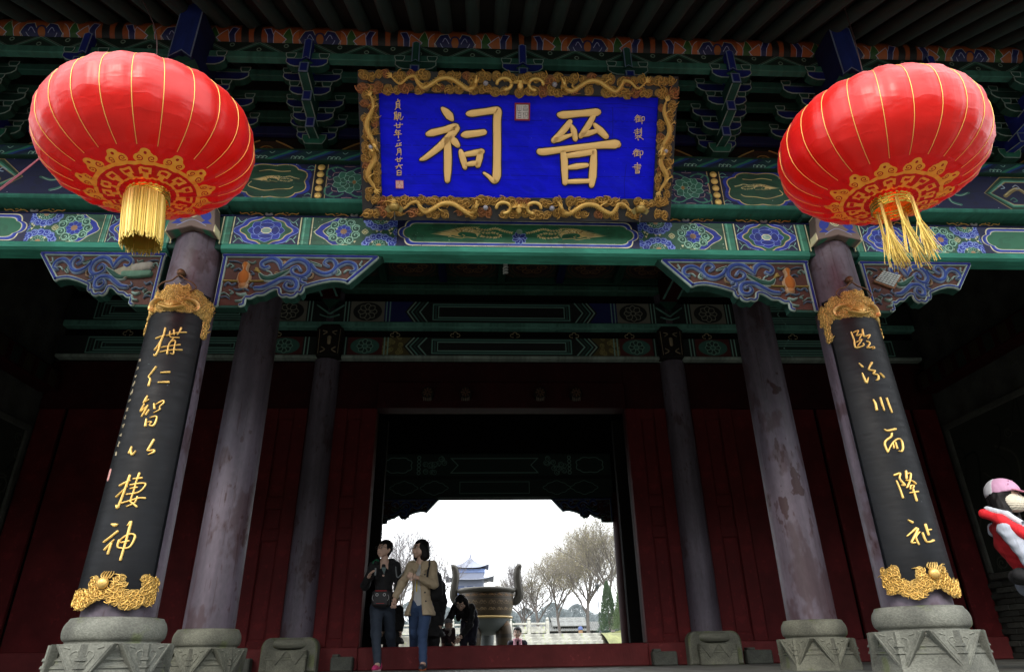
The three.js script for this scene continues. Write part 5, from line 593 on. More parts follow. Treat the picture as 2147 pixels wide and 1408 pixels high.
// ---------- couplet boards hugging the front columns ----------
const T_LAC = texData(512, 1024, (u, v) => { const b = fbm(u, v, 4, 160, 3, 3), a = fbm(u, v, 5, 10, 8, 5), p = vnoise(u * 40, v * 160, 40, 160, 5) > 0.985 && vnoise(u * 9, v * 30, 9, 30, 2) > 0.55 ? 1 : 0; const k = 0.13 + 0.07 * (b - 0.5) + 0.07 * (a - 0.5); return [lerp(k * 0.92, 0.8, p), lerp(k, 0.8, p), lerp(k * 1.16, 0.78, p)]; });
const T_LACR = texData(256, 1024, (u, v) => g3(0.62 + 0.3 * fbm(u, v, 6, 120, 3, 3)), false);
function couplet(label, X, keys, flip, small) {
  const t = thing('couplet_board', label, 'couplet board', [X, 0, 0]);
  const rad = (y) => 0.258 - 0.011 * (y - 0.5), half = 1.08, y0 = 0.5, y1 = 2.62;
  const pos = [], uv = [], idx = [], NA = 24, NY = 8, T = 0.035; const P = (a, y, r) => [Math.sin(a) * r, y, Math.cos(a) * r];
  for (const ins of [0, 1]) for (let j = 0; j <= NY; j++) for (let i = 0; i <= NA; i++) { const a = lerp(-half, half, i / NA), y = lerp(y0, y1, j / NY); pos.push(...P(a, y, rad(y) - ins * T)); uv.push(i / NA, j / NY); }
  const n = (NA + 1) * (NY + 1); for (let j = 0; j < NY; j++) for (let i = 0; i < NA; i++) { const a = j * (NA + 1) + i; idx.push(a, a + 1, a + NA + 1, a + 1, a + NA + 2, a + NA + 1); idx.push(n + a, n + a + NA + 1, n + a + 1, n + a + 1, n + a + NA + 1, n + a + NA + 2); }
  for (let j = 0; j < NY; j++) for (const i of [0, NA]) { const a = j * (NA + 1) + i, b = a + NA + 1; i ? idx.push(a, n + a, b, b, n + a, n + b) : idx.push(a, b, n + a, b, n + b, n + a); } for (let i = 0; i < NA; i++) for (const j of [0, NY]) { const a = j * (NA + 1) + i; j ? idx.push(a, a + 1, n + a, a + 1, n + a + 1, n + a) : idx.push(a, n + a, a + 1, a + 1, n + a, n + a + 1); }
  const g = new THREE.BufferGeometry(); g.setAttribute('position', new THREE.Float32BufferAttribute(pos, 3)); g.setAttribute('uv', new THREE.Float32BufferAttribute(uv, 2)); g.setIndex(idx); const gi = g.toNonIndexed(); gi.computeVertexNormals();
  part('board', g2smooth(g), mat([0.13, 0.155, 0.19], 0.7, { specularIntensity: 0.45, map: T_LAC, roughnessMap: T_LACR, bumpMap: T_LACR, bumpScale: 0.002 }), t);
  const map = (x, y, z) => { const r = rad(y), a = x / r; return P(a, y, r + z); };
  keys.forEach(k => { const p = new THREE.Group(); p.name = 'gold_character'; t.add(p); for (const g of strokes(parseStrokes(STROKES[k]), 0.012, { map, n: 5 })) part('brush_stroke', g, M.goldchar, p); });
  // small writing with a red seal along the outer edge
  const q = rng(31), wr = []; if (small) { for (let y = 1.38; y < 2.1; y += 0.062) for (let k = 0; k < 3; k++) wr.push([[-0.2 + q() * 0.02, y + q() * 0.03, 0.004], [-0.18 + q() * 0.02, y + q() * 0.035, 0.004], [-0.19 + q() * 0.02, y + q() * 0.04, 0.003]]); part('small_inscription', strokes(wr, 0.004, { map, n: 2 }), mat([0.3, 0.26, 0.17], 0.7), t); part('seal', strokes([[[-0.205, 1.29, 0.03], [-0.205, 1.23, 0.03]]], 0.003, { map, prof: 'flat' }), mat([0.5, 0.24, 0.22], 0.6), t); }
  const F = flip;
  // top ornament: cloud wings with crescents and a flower; bottom: clouds round a pearl
  const top = [], cA = [0.6, 0.4, 0.12]; const lim = 0.29;
  const edge = (x) => 2.44 + 0.0 * x; const crest = (x) => 2.655 - 0.9 * Math.abs(x) ** 1.7;
  for (let x = -lim; x <= lim + 0.001; x += 0.03) { const lo = edge(x) + (Math.abs(x) > 0.2 ? -0.02 : 0.0), hi = crest(x); for (let y = lo + 0.02; y < hi; y += 0.03) top.push(...cloudPuff(x + (q() - 0.5) * 0.012, y + (q() - 0.5) * 0.012, 0.02 + 0.008 * q(), Math.floor(q() * 1e6), map, cA)); }
  for (const y of [2.4, 2.365, 2.33, 2.3]) top.push(...cloudPuff(F * (0.255 + 0.012 * q()), y, 0.03, Math.floor(q() * 1e6), map, cA), ...cloudPuff(F * -0.275, y + 0.03, 0.024, Math.floor(q() * 1e6), map, cA)); 
  part('top_ornament', top, M.gilt, t);
  const cres = []; for (const s of [-1, 1]) { const p = []; for (let i = 0; i <= 8; i++) { const a = -1.0 + i / 8 * 3.2; p.push([s * (0.11 + 0.062 * Math.cos(a)), 2.488 + 0.05 * Math.sin(a), 0.022 * Math.sin(i / 8 * PI) + 0.006]); } cres.push(col(stroke(p, 0.03, { prof: 'round', map, z0: 0.012 }), [0.66, 0.42, 0.15])); cres.push(col(stroke([[0.0, 2.452, 0.02], [s * 0.04, 2.462, 0.016], [s * 0.085, 2.482, 0.012]], 0.03, { prof: 'round', map, z0: 0.012 }), [0.75, 0.5, 0.16])); for (let i = 0; i < 5; i++) cres.push(col(stroke([[s * 0.005, 2.46, 0.012], [s * 0.03 * (i + 0.5) / 2.5, 2.52 - 0.006 * i, 0.006]], 0.035, { prof: 'round', map, z0: 0.012, n: 2 }), [0.75, 0.5, 0.16])); } part('crescent', cres, M.gilt, t);
  const bot = []; for (let x = -lim; x <= lim + 0.001; x += 0.034) { const lo = 0.485 + 0.028 * Math.cos(x * 22) * (Math.abs(x) < 0.25 ? 1 : 0.2), hi = 0.545 + (x * F > 0.2 ? 0.07 : 0); for (let y = lo; y < hi; y += 0.03) bot.push(...cloudPuff(x + (q() - 0.5) * 0.014, y + (q() - 0.5) * 0.014, 0.022 + 0.009 * q(), Math.floor(q() * 1e6), map, [0.62, 0.39, 0.1])); }
  for (const [x, y, r] of [[-0.075, 0.6, 0.028], [0.075, 0.605, 0.032], [0.095, 0.575, 0.026], [-0.085, 0.57, 0.026], [0.05, 0.57, 0.026], [-0.045, 0.56, 0.026]]) bot.push(...cloudPuff(x, y, r, Math.floor(q() * 1e6), map, [0.66, 0.43, 0.12]));
  for (let i = 0; i < 5; i++) bot.push(col(stroke([[-0.02 + i * 0.01, 0.61, 0.007], [-0.03 + i * 0.016, 0.628, 0.007], [-0.015 + i * 0.013, 0.65, 0.003]], 0.012, { prof: 'round', map, z0: 0.004 }), [0.7, 0.48, 0.16]));
  part('bottom_ornament', bot, M.gilt, t);
  part('pearl', [col(new THREE.SphereGeometry(0.034, 18, 14).scale(1, 1, 0.8).translate(...map(-0.005, 0.583, 0.022)), [0.72, 0.45, 0.13])], M.gilt, t);
  const hk = tube([map(-0.11, 2.6, 0.02), map(-0.13, 2.64, 0.03), map(-0.1, 2.68, 0.02), map(-0.05, 2.7, 0.0), map(0, 2.74, 0.0), map(0.05, 2.71, 0.0), map(0.1, 2.68, 0.02), map(0.13, 2.64, 0.03), map(0.1, 2.6, 0.03)], 0.006, 40, 6); const nail = lathe([[0, -0.03], [0.02, -0.03], [0.03, -0.01], [0.03, 0.015], [0.012, 0.025], [0.008, 0.06], [0, 0.06]], 14).rotateX(-PI / 2 - 0.2).translate(...map(0, 2.77, -0.02)); part('iron_hook', [hk, nail], mat([0.11, 0.055, 0.025], 0.5, { metalness: 0.5 }), t);
}
function g2smooth(g) { g.computeVertexNormals(); return g; }
couplet('curved black couplet board with gold brush characters on the left front column', -2.57, ['L1', 'L2', 'L3', 'L4', 'L5', 'L6'], 1, true);
couplet('curved black couplet board with gold brush characters on the right front column', 2.57, ['R1', 'R2', 'R3', 'R4', 'R5', 'R6'], -1, false);
// ---------- lanterns ----------
const T_SILK = texData(512, 512, (u, v) => { const a = fbm(u, v, 6, 4, 61, 4), b = fbm(u, v, 40, 3, 33, 3), c = 1 - Math.abs(2 * fbm(u, v, 5, 14, 71, 3) - 1); return g3(0.45 * a + 0.25 * b + 0.3 * c ** 3); }, false);
const T_base = texCanvas(1024, 1024, (x, w) => {
  x.fillStyle = '#ee1618'; x.fillRect(0, 0, w, w); x.translate(w / 2, w / 2); const S = w / 2 / 0.68; const gold = '#ffdc50';
  x.fillStyle = gold; x.beginPath(); x.arc(0, 0, 0.475 * S, 0, TAU); x.fill(); x.fillStyle = '#d01020'; x.beginPath(); x.arc(0, 0, 0.436 * S, 0, TAU); x.fill();
  const N = 14; x.strokeStyle = '#ffdc5a'; x.lineWidth = 0.025 * S; x.lineJoin = 'miter'; x.beginPath();
  const pt = (t, r) => { const a = t / N * TAU, R = lerp(0.255, 0.402, r) * S; return [Math.cos(a) * R, Math.sin(a) * R]; };
  for (let k = 0; k < N; k++) for (const [t0, r0, t1, r1] of [[0, 0.95, 0.5, 0.95], [0.5, 0.95, 0.5, 0.52], [0.5, 0.52, 0.34, 0.52], [0.34, 0.52, 0.34, 0.05], [0.34, 0.05, 1.16, 0.05], [1.16, 0.05, 1.16, 0.52], [1.16, 0.52, 1.0, 0.52], [1.0, 0.52, 1.0, 0.95]]) { for (let i = 0; i <= 6; i++) { const p = pt(k + lerp(t0, t1, i / 6), lerp(r0, r1, i / 6)); i || t0 ? x.lineTo(...p) : x.moveTo(...p); } }
  x.stroke(); x.fillStyle = '#ffd850'; x.beginPath(); x.arc(0, 0, 0.2 * S, 0, TAU); x.fill();
  const M2 = 13; for (let k = 0; k < M2; k++) { x.save(); x.rotate((k + 0.5) / M2 * TAU); x.translate(0.475 * S, 0); const u = 0.1 * S; x.fillStyle = gold; for (const [a, b, r] of [[0.35, -0.55, 0.45], [0.35, 0.55, 0.45], [0.95, 0, 0.48], [0.65, -0.3, 0.38], [0.65, 0.3, 0.38], [0.1, 0, 0.35], [1.1, -0.12, 0.3]]) { x.beginPath(); x.arc(a * u, b * u, r * u, 0, TAU); x.fill(); } x.strokeStyle = '#b01218'; x.lineWidth = 0.09 * u; for (const s of [-1, 1]) { x.beginPath(); for (let i = 0; i <= 24; i++) { const t = i / 24, a = s * (2.6 + t * 8.5), R = 0.34 * u * (1 - 0.85 * t); x.lineTo(0.36 * u + Math.cos(a) * R, s * 0.52 * u + Math.sin(a) * R); } x.stroke(); } x.fillStyle = '#b01218'; x.beginPath(); x.ellipse(0.98 * u, 0, 0.15 * u, 0.13 * u, 0, 0, TAU); x.fill(); x.restore(); }
});
function lantern(label, pos, a, b, rx, rz, full) {
  const t = thing('lantern', label, 'lantern', pos, 0, 'big red hanging lanterns'); t.rotation.set(rx, 0, rz, 'ZXY');
  const n = 2.3, NR = 24, seg = 6, prof = (s) => { const c = Math.cos(s), k = Math.sin(s); return [a * Math.abs(c) ** (2 / n), b * Math.sign(k) * Math.abs(k) ** (2 / n)]; };
  const q = rng(full ? 3 : 4), gsag = [...Array(NR)].map(() => 0.6 + 0.9 * q());
  const surf = (s0, s1, rows, uvf) => { const pos = [], uv = [], idx = [], A = NR * seg; for (let j = 0; j <= rows; j++) { const s = lerp(s0, s1, j / rows), [r, y] = prof(s); for (let i = 0; i <= A; i++) { const an = i / A * TAU, f = (i % seg) / seg, k = Math.floor((i % A) / seg), bulge = Math.sin(f * PI) * 0.0085 * gsag[k % NR] + 0.0035 * Math.sin(an * 37 + s * 19) * Math.sin(s * 23 + k * 5) * Math.sin(f * PI) + 0.003 * Math.sin(s * 61 + k * 2.1) * Math.sin(f * PI) ** 0.5; const R = r * (1 - 0.004) + bulge * Math.cos(s) * 1.0, Y = y + bulge * Math.sin(s); pos.push(Math.cos(an) * R, Y, Math.sin(an) * R); uv.push(...uvf(Math.cos(an) * r / a, Math.sin(an) * r / a, i / A, j / rows)); } } const w = A + 1; for (let j = 0; j < rows; j++) for (let i = 0; i < A; i++) { const p = j * w + i; idx.push(p, p + w, p + 1, p + 1, p + w, p + w + 1); } const g = new THREE.BufferGeometry(); g.setAttribute('position', new THREE.Float32BufferAttribute(pos, 3)); g.setAttribute('uv', new THREE.Float32BufferAttribute(uv, 2)); g.setIndex(idx); g.computeVertexNormals(); return g; };
  const sB = -Math.acos(Math.min(1, 0.66 ** (n / 2)));
  const silk = (o = {}) => new THREE.MeshPhysicalMaterial({ color: new THREE.Color().setRGB(0.9, 0.012, 0.005), roughness: 0.38, specularIntensity: 0.72, bumpMap: T_SILK, bumpScale: 0.006, side: THREE.DoubleSide, transmission: 0.55, thickness: 0, ...o });
  part('silk_body', surf(sB, PI / 2 * 0.97, 30, (u, v, i, j) => [i * 4, j]), silk(), t);
  part('printed_base', surf(-PI / 2 * 0.985, sB, 16, (u, v) => [0.5 + u / 1.36, 0.5 + v / 1.36]), silk({ color: 0xffffff, map: T_base, roughness: 0.42, transmission: 0.45 }), t);
  for (let i = 0; i < NR; i++) { const p = []; for (let j = 0; j <= 16; j++) { const s = lerp(-Math.acos(0.645 ** (n / 2)), PI / 2 * 0.94, j / 16), [r, y] = prof(s), an = i / NR * TAU; p.push([Math.cos(an) * (r + 0.0005), y, Math.sin(an) * (r + 0.0005)]); } part('rib', tube(p, 0.0024, 20, 4), mat([0.75, 0.5, 0.12], 0.4, { metalness: 0.3 }), t); }
  const foil = new THREE.MeshPhysicalMaterial({ color: new THREE.Color().setRGB(0.85, 0.6, 0.1), roughness: 0.22, metalness: 0.9, bumpMap: T_BUMP, bumpScale: 0.01 });
  const ring = []; for (let i = 0; i <= 24; i++) { const v = i / 24; ring.push([0.116 * a / 0.6 + 0.004 * Math.sin(v * 30), -b + 0.03 - v * 0.1]); } part('foil_collar', lathe(ring, 48), foil, t);
  part('top_cap', [lathe([[0, b + 0.03], [0.12, b + 0.03], [0.13, b], [0.15, b - 0.03], [0, b - 0.03]], 24)], mat([0.6, 0.4, 0.08], 0.4, { metalness: 0.5 }), t);
  const fr = [], r2 = rng(full ? 8 : 9), R = 0.107 * a / 0.6; const N = full ? 620 : 280;
  for (let i = 0; i < N; i++) { const an = full ? r2() * TAU : (Math.floor(r2() * 7) / 7 * TAU + 0.3 + 0.16 * (r2() - 0.5)), rr = R * (0.9 + 0.13 * r2()), l = full ? 0.305 + 0.04 * r2() ** 2 : 0.3 + 0.12 * r2(), k = full ? 1.0 : 0.75 + 0.5 * r2(), sw = full ? 0 : 0.1 * (r2() - 0.3), y = -b - 0.06; const c = [[0.7, 0.5, 0.1], [0.42, 0.3, 0.05], [0.82, 0.62, 0.18], [0.56, 0.38, 0.06]][i % 4]; const P0 = [Math.cos(an) * rr, y, Math.sin(an) * rr], P1 = [Math.cos(an) * rr * (1 + 0.02), y - l * 0.5, Math.sin(an) * rr * 1.02], P2 = [Math.cos(an) * rr * k + sw, y - l, Math.sin(an) * rr * k]; fr.push(col(bar(P0, P1, full ? 0.003 : 0.0022, full ? 0.003 : 0.0022, 4), c), col(bar(P1, P2, full ? 0.003 : 0.0022, 0.002, 4), c)); }
  if (full) fr.push(col(new THREE.CylinderGeometry(R * 0.9, R * 0.9, 0.3, 24, 1, true).translate(0, -b - 0.21, 0), [0.35, 0.24, 0.03]));
  const tz = part('tassel', fr, mat([1, 1, 1], 0.45, { vertexColors: true, metalness: 0.3, side: THREE.DoubleSide }), t); tz.rotation.set(-rx, 0, 0);
  part('cord', [tube([[0, b, 0], [0.01, b + 0.5, -0.02], [-rz * 1.2, b + 1.05, -0.1]], 0.004, 12, 5)], mat([0.03, 0.01, 0.01], 0.8), t);
  return t;
}
lantern('big red lantern with a dense gold tassel hanging left of the sign', [-2.389, 3.064, 1.3], 0.604, 0.37, 0.088, 0.147, true);
lantern('big red lantern with a sparse ragged gold tassel hanging right of the sign', [2.299, 3.118, 1.3], 0.619, 0.389, 0.085, -0.027, false);
{ const g = thing('guy_string', 'thin pinkish twisted string stretched from the left lantern down to the left edge', 'string'); for (const o of [0, 0.012]) part('strand', tube([[-2.98, 3.02, 1.28], [-3.15 + o, 2.83, 1.25], [-3.42 + o, 2.55, 1.2], [-3.75, 2.2, 1.15]], 0.0035, 24, 5), mat([0.3, 0.09, 0.13], 0.7), g); }
// ---------- painted beams over the door wall ----------
{
  const tip = (x, a, b, y0, y1, c, lw, notch = 0.1) => { x.strokeStyle = c; x.lineWidth = lw; x.beginPath(); const m = (y0 + y1) / 2; x.moveTo(a, y0); x.lineTo(a + notch, m); x.lineTo(a, y1); x.moveTo(b, y0); x.lineTo(b - notch, m); x.lineTo(b, y1); x.stroke(); };
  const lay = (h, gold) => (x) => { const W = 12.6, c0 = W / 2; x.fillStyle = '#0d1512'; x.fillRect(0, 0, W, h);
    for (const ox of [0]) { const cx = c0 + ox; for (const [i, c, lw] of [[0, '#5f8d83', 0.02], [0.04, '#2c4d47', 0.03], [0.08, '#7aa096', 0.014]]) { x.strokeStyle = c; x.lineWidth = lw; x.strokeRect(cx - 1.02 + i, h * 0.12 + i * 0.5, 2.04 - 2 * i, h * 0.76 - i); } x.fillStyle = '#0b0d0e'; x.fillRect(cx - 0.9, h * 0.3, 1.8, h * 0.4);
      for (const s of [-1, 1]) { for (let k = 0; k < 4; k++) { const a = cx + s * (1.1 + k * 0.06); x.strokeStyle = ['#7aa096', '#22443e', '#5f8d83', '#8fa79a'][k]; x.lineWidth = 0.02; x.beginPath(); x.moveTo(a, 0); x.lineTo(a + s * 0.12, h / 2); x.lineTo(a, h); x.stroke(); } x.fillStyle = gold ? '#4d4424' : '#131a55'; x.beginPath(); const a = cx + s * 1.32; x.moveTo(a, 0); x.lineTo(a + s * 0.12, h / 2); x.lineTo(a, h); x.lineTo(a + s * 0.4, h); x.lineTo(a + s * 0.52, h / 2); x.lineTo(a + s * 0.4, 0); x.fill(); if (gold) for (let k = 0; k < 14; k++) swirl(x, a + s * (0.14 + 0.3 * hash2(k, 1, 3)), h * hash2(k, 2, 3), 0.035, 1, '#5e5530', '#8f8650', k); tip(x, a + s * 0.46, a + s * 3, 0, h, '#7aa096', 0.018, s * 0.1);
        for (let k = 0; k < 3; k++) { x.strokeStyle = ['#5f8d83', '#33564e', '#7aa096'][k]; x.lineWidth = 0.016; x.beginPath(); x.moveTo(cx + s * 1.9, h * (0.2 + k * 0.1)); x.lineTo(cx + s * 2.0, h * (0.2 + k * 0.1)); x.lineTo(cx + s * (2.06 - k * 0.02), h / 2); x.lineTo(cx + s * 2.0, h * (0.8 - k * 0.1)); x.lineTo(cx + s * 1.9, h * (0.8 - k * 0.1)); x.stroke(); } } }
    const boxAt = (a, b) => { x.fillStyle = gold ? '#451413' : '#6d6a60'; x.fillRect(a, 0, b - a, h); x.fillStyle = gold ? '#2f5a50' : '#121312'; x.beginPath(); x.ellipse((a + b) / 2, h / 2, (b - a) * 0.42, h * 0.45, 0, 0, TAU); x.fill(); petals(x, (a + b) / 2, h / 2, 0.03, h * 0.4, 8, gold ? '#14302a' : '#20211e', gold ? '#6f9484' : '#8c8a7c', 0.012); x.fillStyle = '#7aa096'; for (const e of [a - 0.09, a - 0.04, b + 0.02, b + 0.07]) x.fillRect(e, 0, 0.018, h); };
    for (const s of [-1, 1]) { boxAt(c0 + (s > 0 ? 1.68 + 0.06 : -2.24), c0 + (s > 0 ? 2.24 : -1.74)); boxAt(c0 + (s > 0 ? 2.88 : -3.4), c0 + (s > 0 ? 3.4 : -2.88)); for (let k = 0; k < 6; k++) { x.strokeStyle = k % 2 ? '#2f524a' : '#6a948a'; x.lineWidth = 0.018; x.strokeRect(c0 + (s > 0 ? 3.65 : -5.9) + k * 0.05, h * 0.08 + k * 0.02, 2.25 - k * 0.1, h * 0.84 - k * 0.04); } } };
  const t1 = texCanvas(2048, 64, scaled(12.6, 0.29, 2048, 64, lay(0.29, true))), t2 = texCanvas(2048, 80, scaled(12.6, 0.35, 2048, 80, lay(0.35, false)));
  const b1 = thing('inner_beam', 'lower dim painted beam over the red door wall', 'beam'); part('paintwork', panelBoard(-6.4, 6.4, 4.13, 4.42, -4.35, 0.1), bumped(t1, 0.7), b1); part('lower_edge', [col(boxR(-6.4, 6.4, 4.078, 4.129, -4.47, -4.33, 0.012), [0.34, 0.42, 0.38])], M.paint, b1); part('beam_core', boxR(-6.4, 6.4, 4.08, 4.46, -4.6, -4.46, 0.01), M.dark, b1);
  const fz = thing('frieze_board', 'black strip with small gold quatrefoils between the two inner beams', 'frieze'); part('board', boxR(-6.4, 6.4, 4.43, 4.56, -4.5, -4.42, 0.004), M.dark, fz); const qf = merge([0, 1, 2, 3].map(i => { const a = i * PI / 2, cx = Math.cos(a) * 0.04, cy = Math.sin(a) * 0.03, p = []; for (let k = 0; k <= 8; k++) { const b = a - 2 + k * 0.5; p.push([cx + 0.03 * Math.cos(b), cy + 0.025 * Math.sin(b), 0.01]); } return stroke(p, 0.008, { prof: 'round' }); })); for (const x of [-5.4, -4.6, -3.25, -1.5, -0.6, 0.3, 1.2, 2.05, 3.25, 4.6, 5.4]) part('quatrefoil', qf, mat([0.36, 0.28, 0.16], 0.6), fz).position.set(x - 0.1, 4.49, -4.418);
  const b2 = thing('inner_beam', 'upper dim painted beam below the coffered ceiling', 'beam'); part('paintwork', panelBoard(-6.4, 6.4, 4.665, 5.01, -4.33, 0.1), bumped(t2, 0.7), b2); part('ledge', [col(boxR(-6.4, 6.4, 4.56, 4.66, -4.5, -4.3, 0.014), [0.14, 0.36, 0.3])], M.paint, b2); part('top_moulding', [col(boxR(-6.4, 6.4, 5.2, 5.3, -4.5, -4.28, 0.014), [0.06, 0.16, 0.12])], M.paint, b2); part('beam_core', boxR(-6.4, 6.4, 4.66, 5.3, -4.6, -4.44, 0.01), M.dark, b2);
  for (const s of [-1, 1]) { const sd = s < 0 ? 'left' : 'right';
    const c = thing('post_cap', `dark carved post cap over the ${sd} door wall column`, 'post cap'); part('cap', [col(poly([[s * 2.52 - 0.17, 4.07], [s * 2.52 + 0.17, 4.07], [s * 2.52 + 0.19, 4.5], [s * 2.52 + 0.12, 4.57], [s * 2.52 - 0.12, 4.57], [s * 2.52 - 0.19, 4.5]], -4.42, -4.22, 0.01), C.darkwood)], M.paint, c); const L = []; L.push([[s * 2.52, 4.26, 0.05], [s * 2.52, 4.36, 0.06]]); for (const k of [-1, 1]) L.push([[s * 2.52 + k * 0.11, 4.12, 0.018], [s * 2.52 + k * 0.05, 4.16, 0.018], [s * 2.52 + k * 0.1, 4.2, 0.016]], [[s * 2.52 + k * 0.1, 4.46, 0.016], [s * 2.52 + k * 0.04, 4.44, 0.016], [s * 2.52 + k * 0.09, 4.4, 0.014]], [[s * 2.52 + k * 0.14, 4.1, 0.01], [s * 2.52 + k * 0.15, 4.48, 0.01]]); part('carving', strokes(L, 0.014, { prof: 'round', z0: -4.222 }).map(g => col(g, [0.3, 0.24, 0.16])), M.paint, c);
    const m = thing('cross_beam', `dark cross beam with green outlined underside running back on the ${sd}`, 'beam'); part('beam', boxR(s * 2.42, s * 2.7, 4.98, 5.32, -4.2, -1.3, 0.012), M.redDark, m); for (const [a, w, c2] of [[-0.11, 0.03, [0.14, 0.34, 0.29]], [0.11, 0.03, [0.14, 0.34, 0.29]]]) part('painted_line', [col(boxR(s * 2.56 + a - w / 2, s * 2.56 + a + w / 2, 4.968, 4.979, -4.1, -1.4, 0.002), c2)], M.paint, m); part('beam_nose', [col(poly([[s * 2.56 - 0.14, 4.98], [s * 2.56, 4.82], [s * 2.56 + 0.14, 4.98]], -4.26, -4.2, 0.006), C.dgreen), ...strokes([[[s * 2.56 - 0.2, 4.9, 0.02], [s * 2.56 - 0.06, 4.8, 0.03], [s * 2.56, 4.76, 0.03], [s * 2.56 + 0.06, 4.8, 0.03], [s * 2.56 + 0.2, 4.9, 0.02]], [[s * 2.56 - 0.14, 4.74, 0.02], [s * 2.56, 4.7, 0.024], [s * 2.56 + 0.14, 4.74, 0.02]]], 0.03, { prof: 'round', z0: -4.26 }).map(g => col(g, [0.14, 0.3, 0.26]))], M.paint, m); }
  const bulb = thing('light_bulb', 'unlit white spiral bulb hanging below the coffered ceiling', 'light bulb', [0.02, 5.0, -3.3]); part('socket', lathe([[0, 0.16], [0.02, 0.16], [0.025, 0.1], [0.03, 0.06], [0.03, 0.02], [0, 0.02]], 16), mat([0.5, 0.5, 0.48], 0.5), bulb); const sp = []; for (let i = 0; i <= 30; i++) { const a = i / 30 * TAU * 2.5; sp.push([0.028 * Math.cos(a), 0.01 - i * 0.0035, 0.028 * Math.sin(a)]); } part('spiral_tube', tube(sp, 0.012, 60, 8), mat([0.75, 0.76, 0.74], 0.3), bulb); part('flex', bar([0, 0.16, 0], [0, 0.36, 0], 0.006), M.dark, bulb);
}
// ---------- the far front of the hall: beams and braces seen against the sky ----------
{
  const t = thing('far_beam', 'dark painted beams over the bright far opening', 'beam');
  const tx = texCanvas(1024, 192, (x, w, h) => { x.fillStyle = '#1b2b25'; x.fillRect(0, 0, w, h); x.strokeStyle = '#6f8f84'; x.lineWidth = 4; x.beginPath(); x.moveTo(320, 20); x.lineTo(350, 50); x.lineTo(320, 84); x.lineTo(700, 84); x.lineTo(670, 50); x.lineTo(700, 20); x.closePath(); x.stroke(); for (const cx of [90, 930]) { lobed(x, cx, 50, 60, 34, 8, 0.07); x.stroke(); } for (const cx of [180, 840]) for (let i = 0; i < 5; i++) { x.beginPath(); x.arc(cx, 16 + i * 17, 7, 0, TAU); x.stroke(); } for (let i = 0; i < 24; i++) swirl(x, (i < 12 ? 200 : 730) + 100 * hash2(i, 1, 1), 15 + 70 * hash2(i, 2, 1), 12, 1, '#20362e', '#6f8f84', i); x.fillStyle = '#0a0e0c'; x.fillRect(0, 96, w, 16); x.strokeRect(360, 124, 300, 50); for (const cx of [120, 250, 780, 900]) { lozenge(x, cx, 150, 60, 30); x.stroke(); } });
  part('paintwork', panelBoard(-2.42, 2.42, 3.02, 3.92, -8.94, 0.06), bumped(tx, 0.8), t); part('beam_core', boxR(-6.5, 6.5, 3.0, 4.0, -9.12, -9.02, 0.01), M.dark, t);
  for (const s of [-1, 1]) { const b = makeBrace(''); b.name = numbered('carved_brace'); b.position.set(s * 2.38, 3.0, -9.0); b.scale.x = -s; scene.add(b); tag(b, `dark silhouetted carved brace at the ${s < 0 ? 'left' : 'right'} top of the bright far opening`, 'brace'); }
}
// ---------- beyond the hall ----------
{
  struct('terrace', [boxR(-30, 60, -1.36, 1.05, -120, -33.2, 0.05)], mat([0.36, 0.35, 0.32], 0.9, { map: T_STONE }));
  const st = []; for (let k = 0; k < 14; k++) st.push(boxR(-0.5, 6.0, -1.36, -1.35 + 0.1711 * (k + 1), -27.8 - k * 0.38, -33.19, 0.015)); struct('steps', st, mat([0.72, 0.72, 0.7], 0.85, { map: T_STONE }));
  // grassy bank on the right
  const g = new THREE.PlaneGeometry(26, 56, 40, 80).rotateX(-PI / 2).translate(19.1, 0, -50), p = g.attributes.position; for (let i = 0; i < p.count; i++) { const x = p.getX(i), z = p.getZ(i); p.setY(i, -1.34 + 2.41 * sstep(-25, -33.6, z) + 0.9 * sstep(7.6, 14, x) * sstep(-25, -34, z) + 0.12 * (fbm(x / 40 + 1, -z / 60, 8, 8, 3, 3) - 0.5) * sstep(7.6, 9, x)); } g.computeVertexNormals(); const uv = g.attributes.uv; for (let i = 0; i < uv.count; i++) uv.setXY(i, uv.getX(i) * 20, uv.getY(i) * 30); const l = struct('lawn', g, mat([0.2, 0.21, 0.08], 0.95, { map: T_GRIME }));
  const r = rng(6), N = 16000, bl = new THREE.BufferGeometry(); bl.setAttribute('position', new THREE.Float32BufferAttribute([-0.012, 0, 0, 0.012, 0, 0, 0.01, 0.09, 0.02], 3)); bl.setAttribute('normal', new THREE.Float32BufferAttribute([0, 0.6, 0.8, 0, 0.6, 0.8, 0, 0.6, 0.8], 3)); const im = new THREE.InstancedMesh(bl, mat([0.22, 0.24, 0.08], 0.9, { side: THREE.DoubleSide }), N), m4 = new THREE.Matrix4(), qt = new THREE.Quaternion(), s3 = V(1, 1, 1); for (let i = 0; i < N; i++) { const x = 7.6 + r() * 8, z = -34.5 - r() * 18; qt.setFromAxisAngle(V(0, 1, 0), r() * TAU); s3.setScalar(0.7 + r()); m4.compose(V(x, 1.07 + 0.9 * sstep(7.6, 14, x) + 0.02, z), qt, s3); im.setMatrixAt(i, m4); } im.name = 'grass'; scene.add(sh(im)); tag(im, 'short dry yellowish grass on the bank right of the stairs', 'grass', null, 'stuff');
}
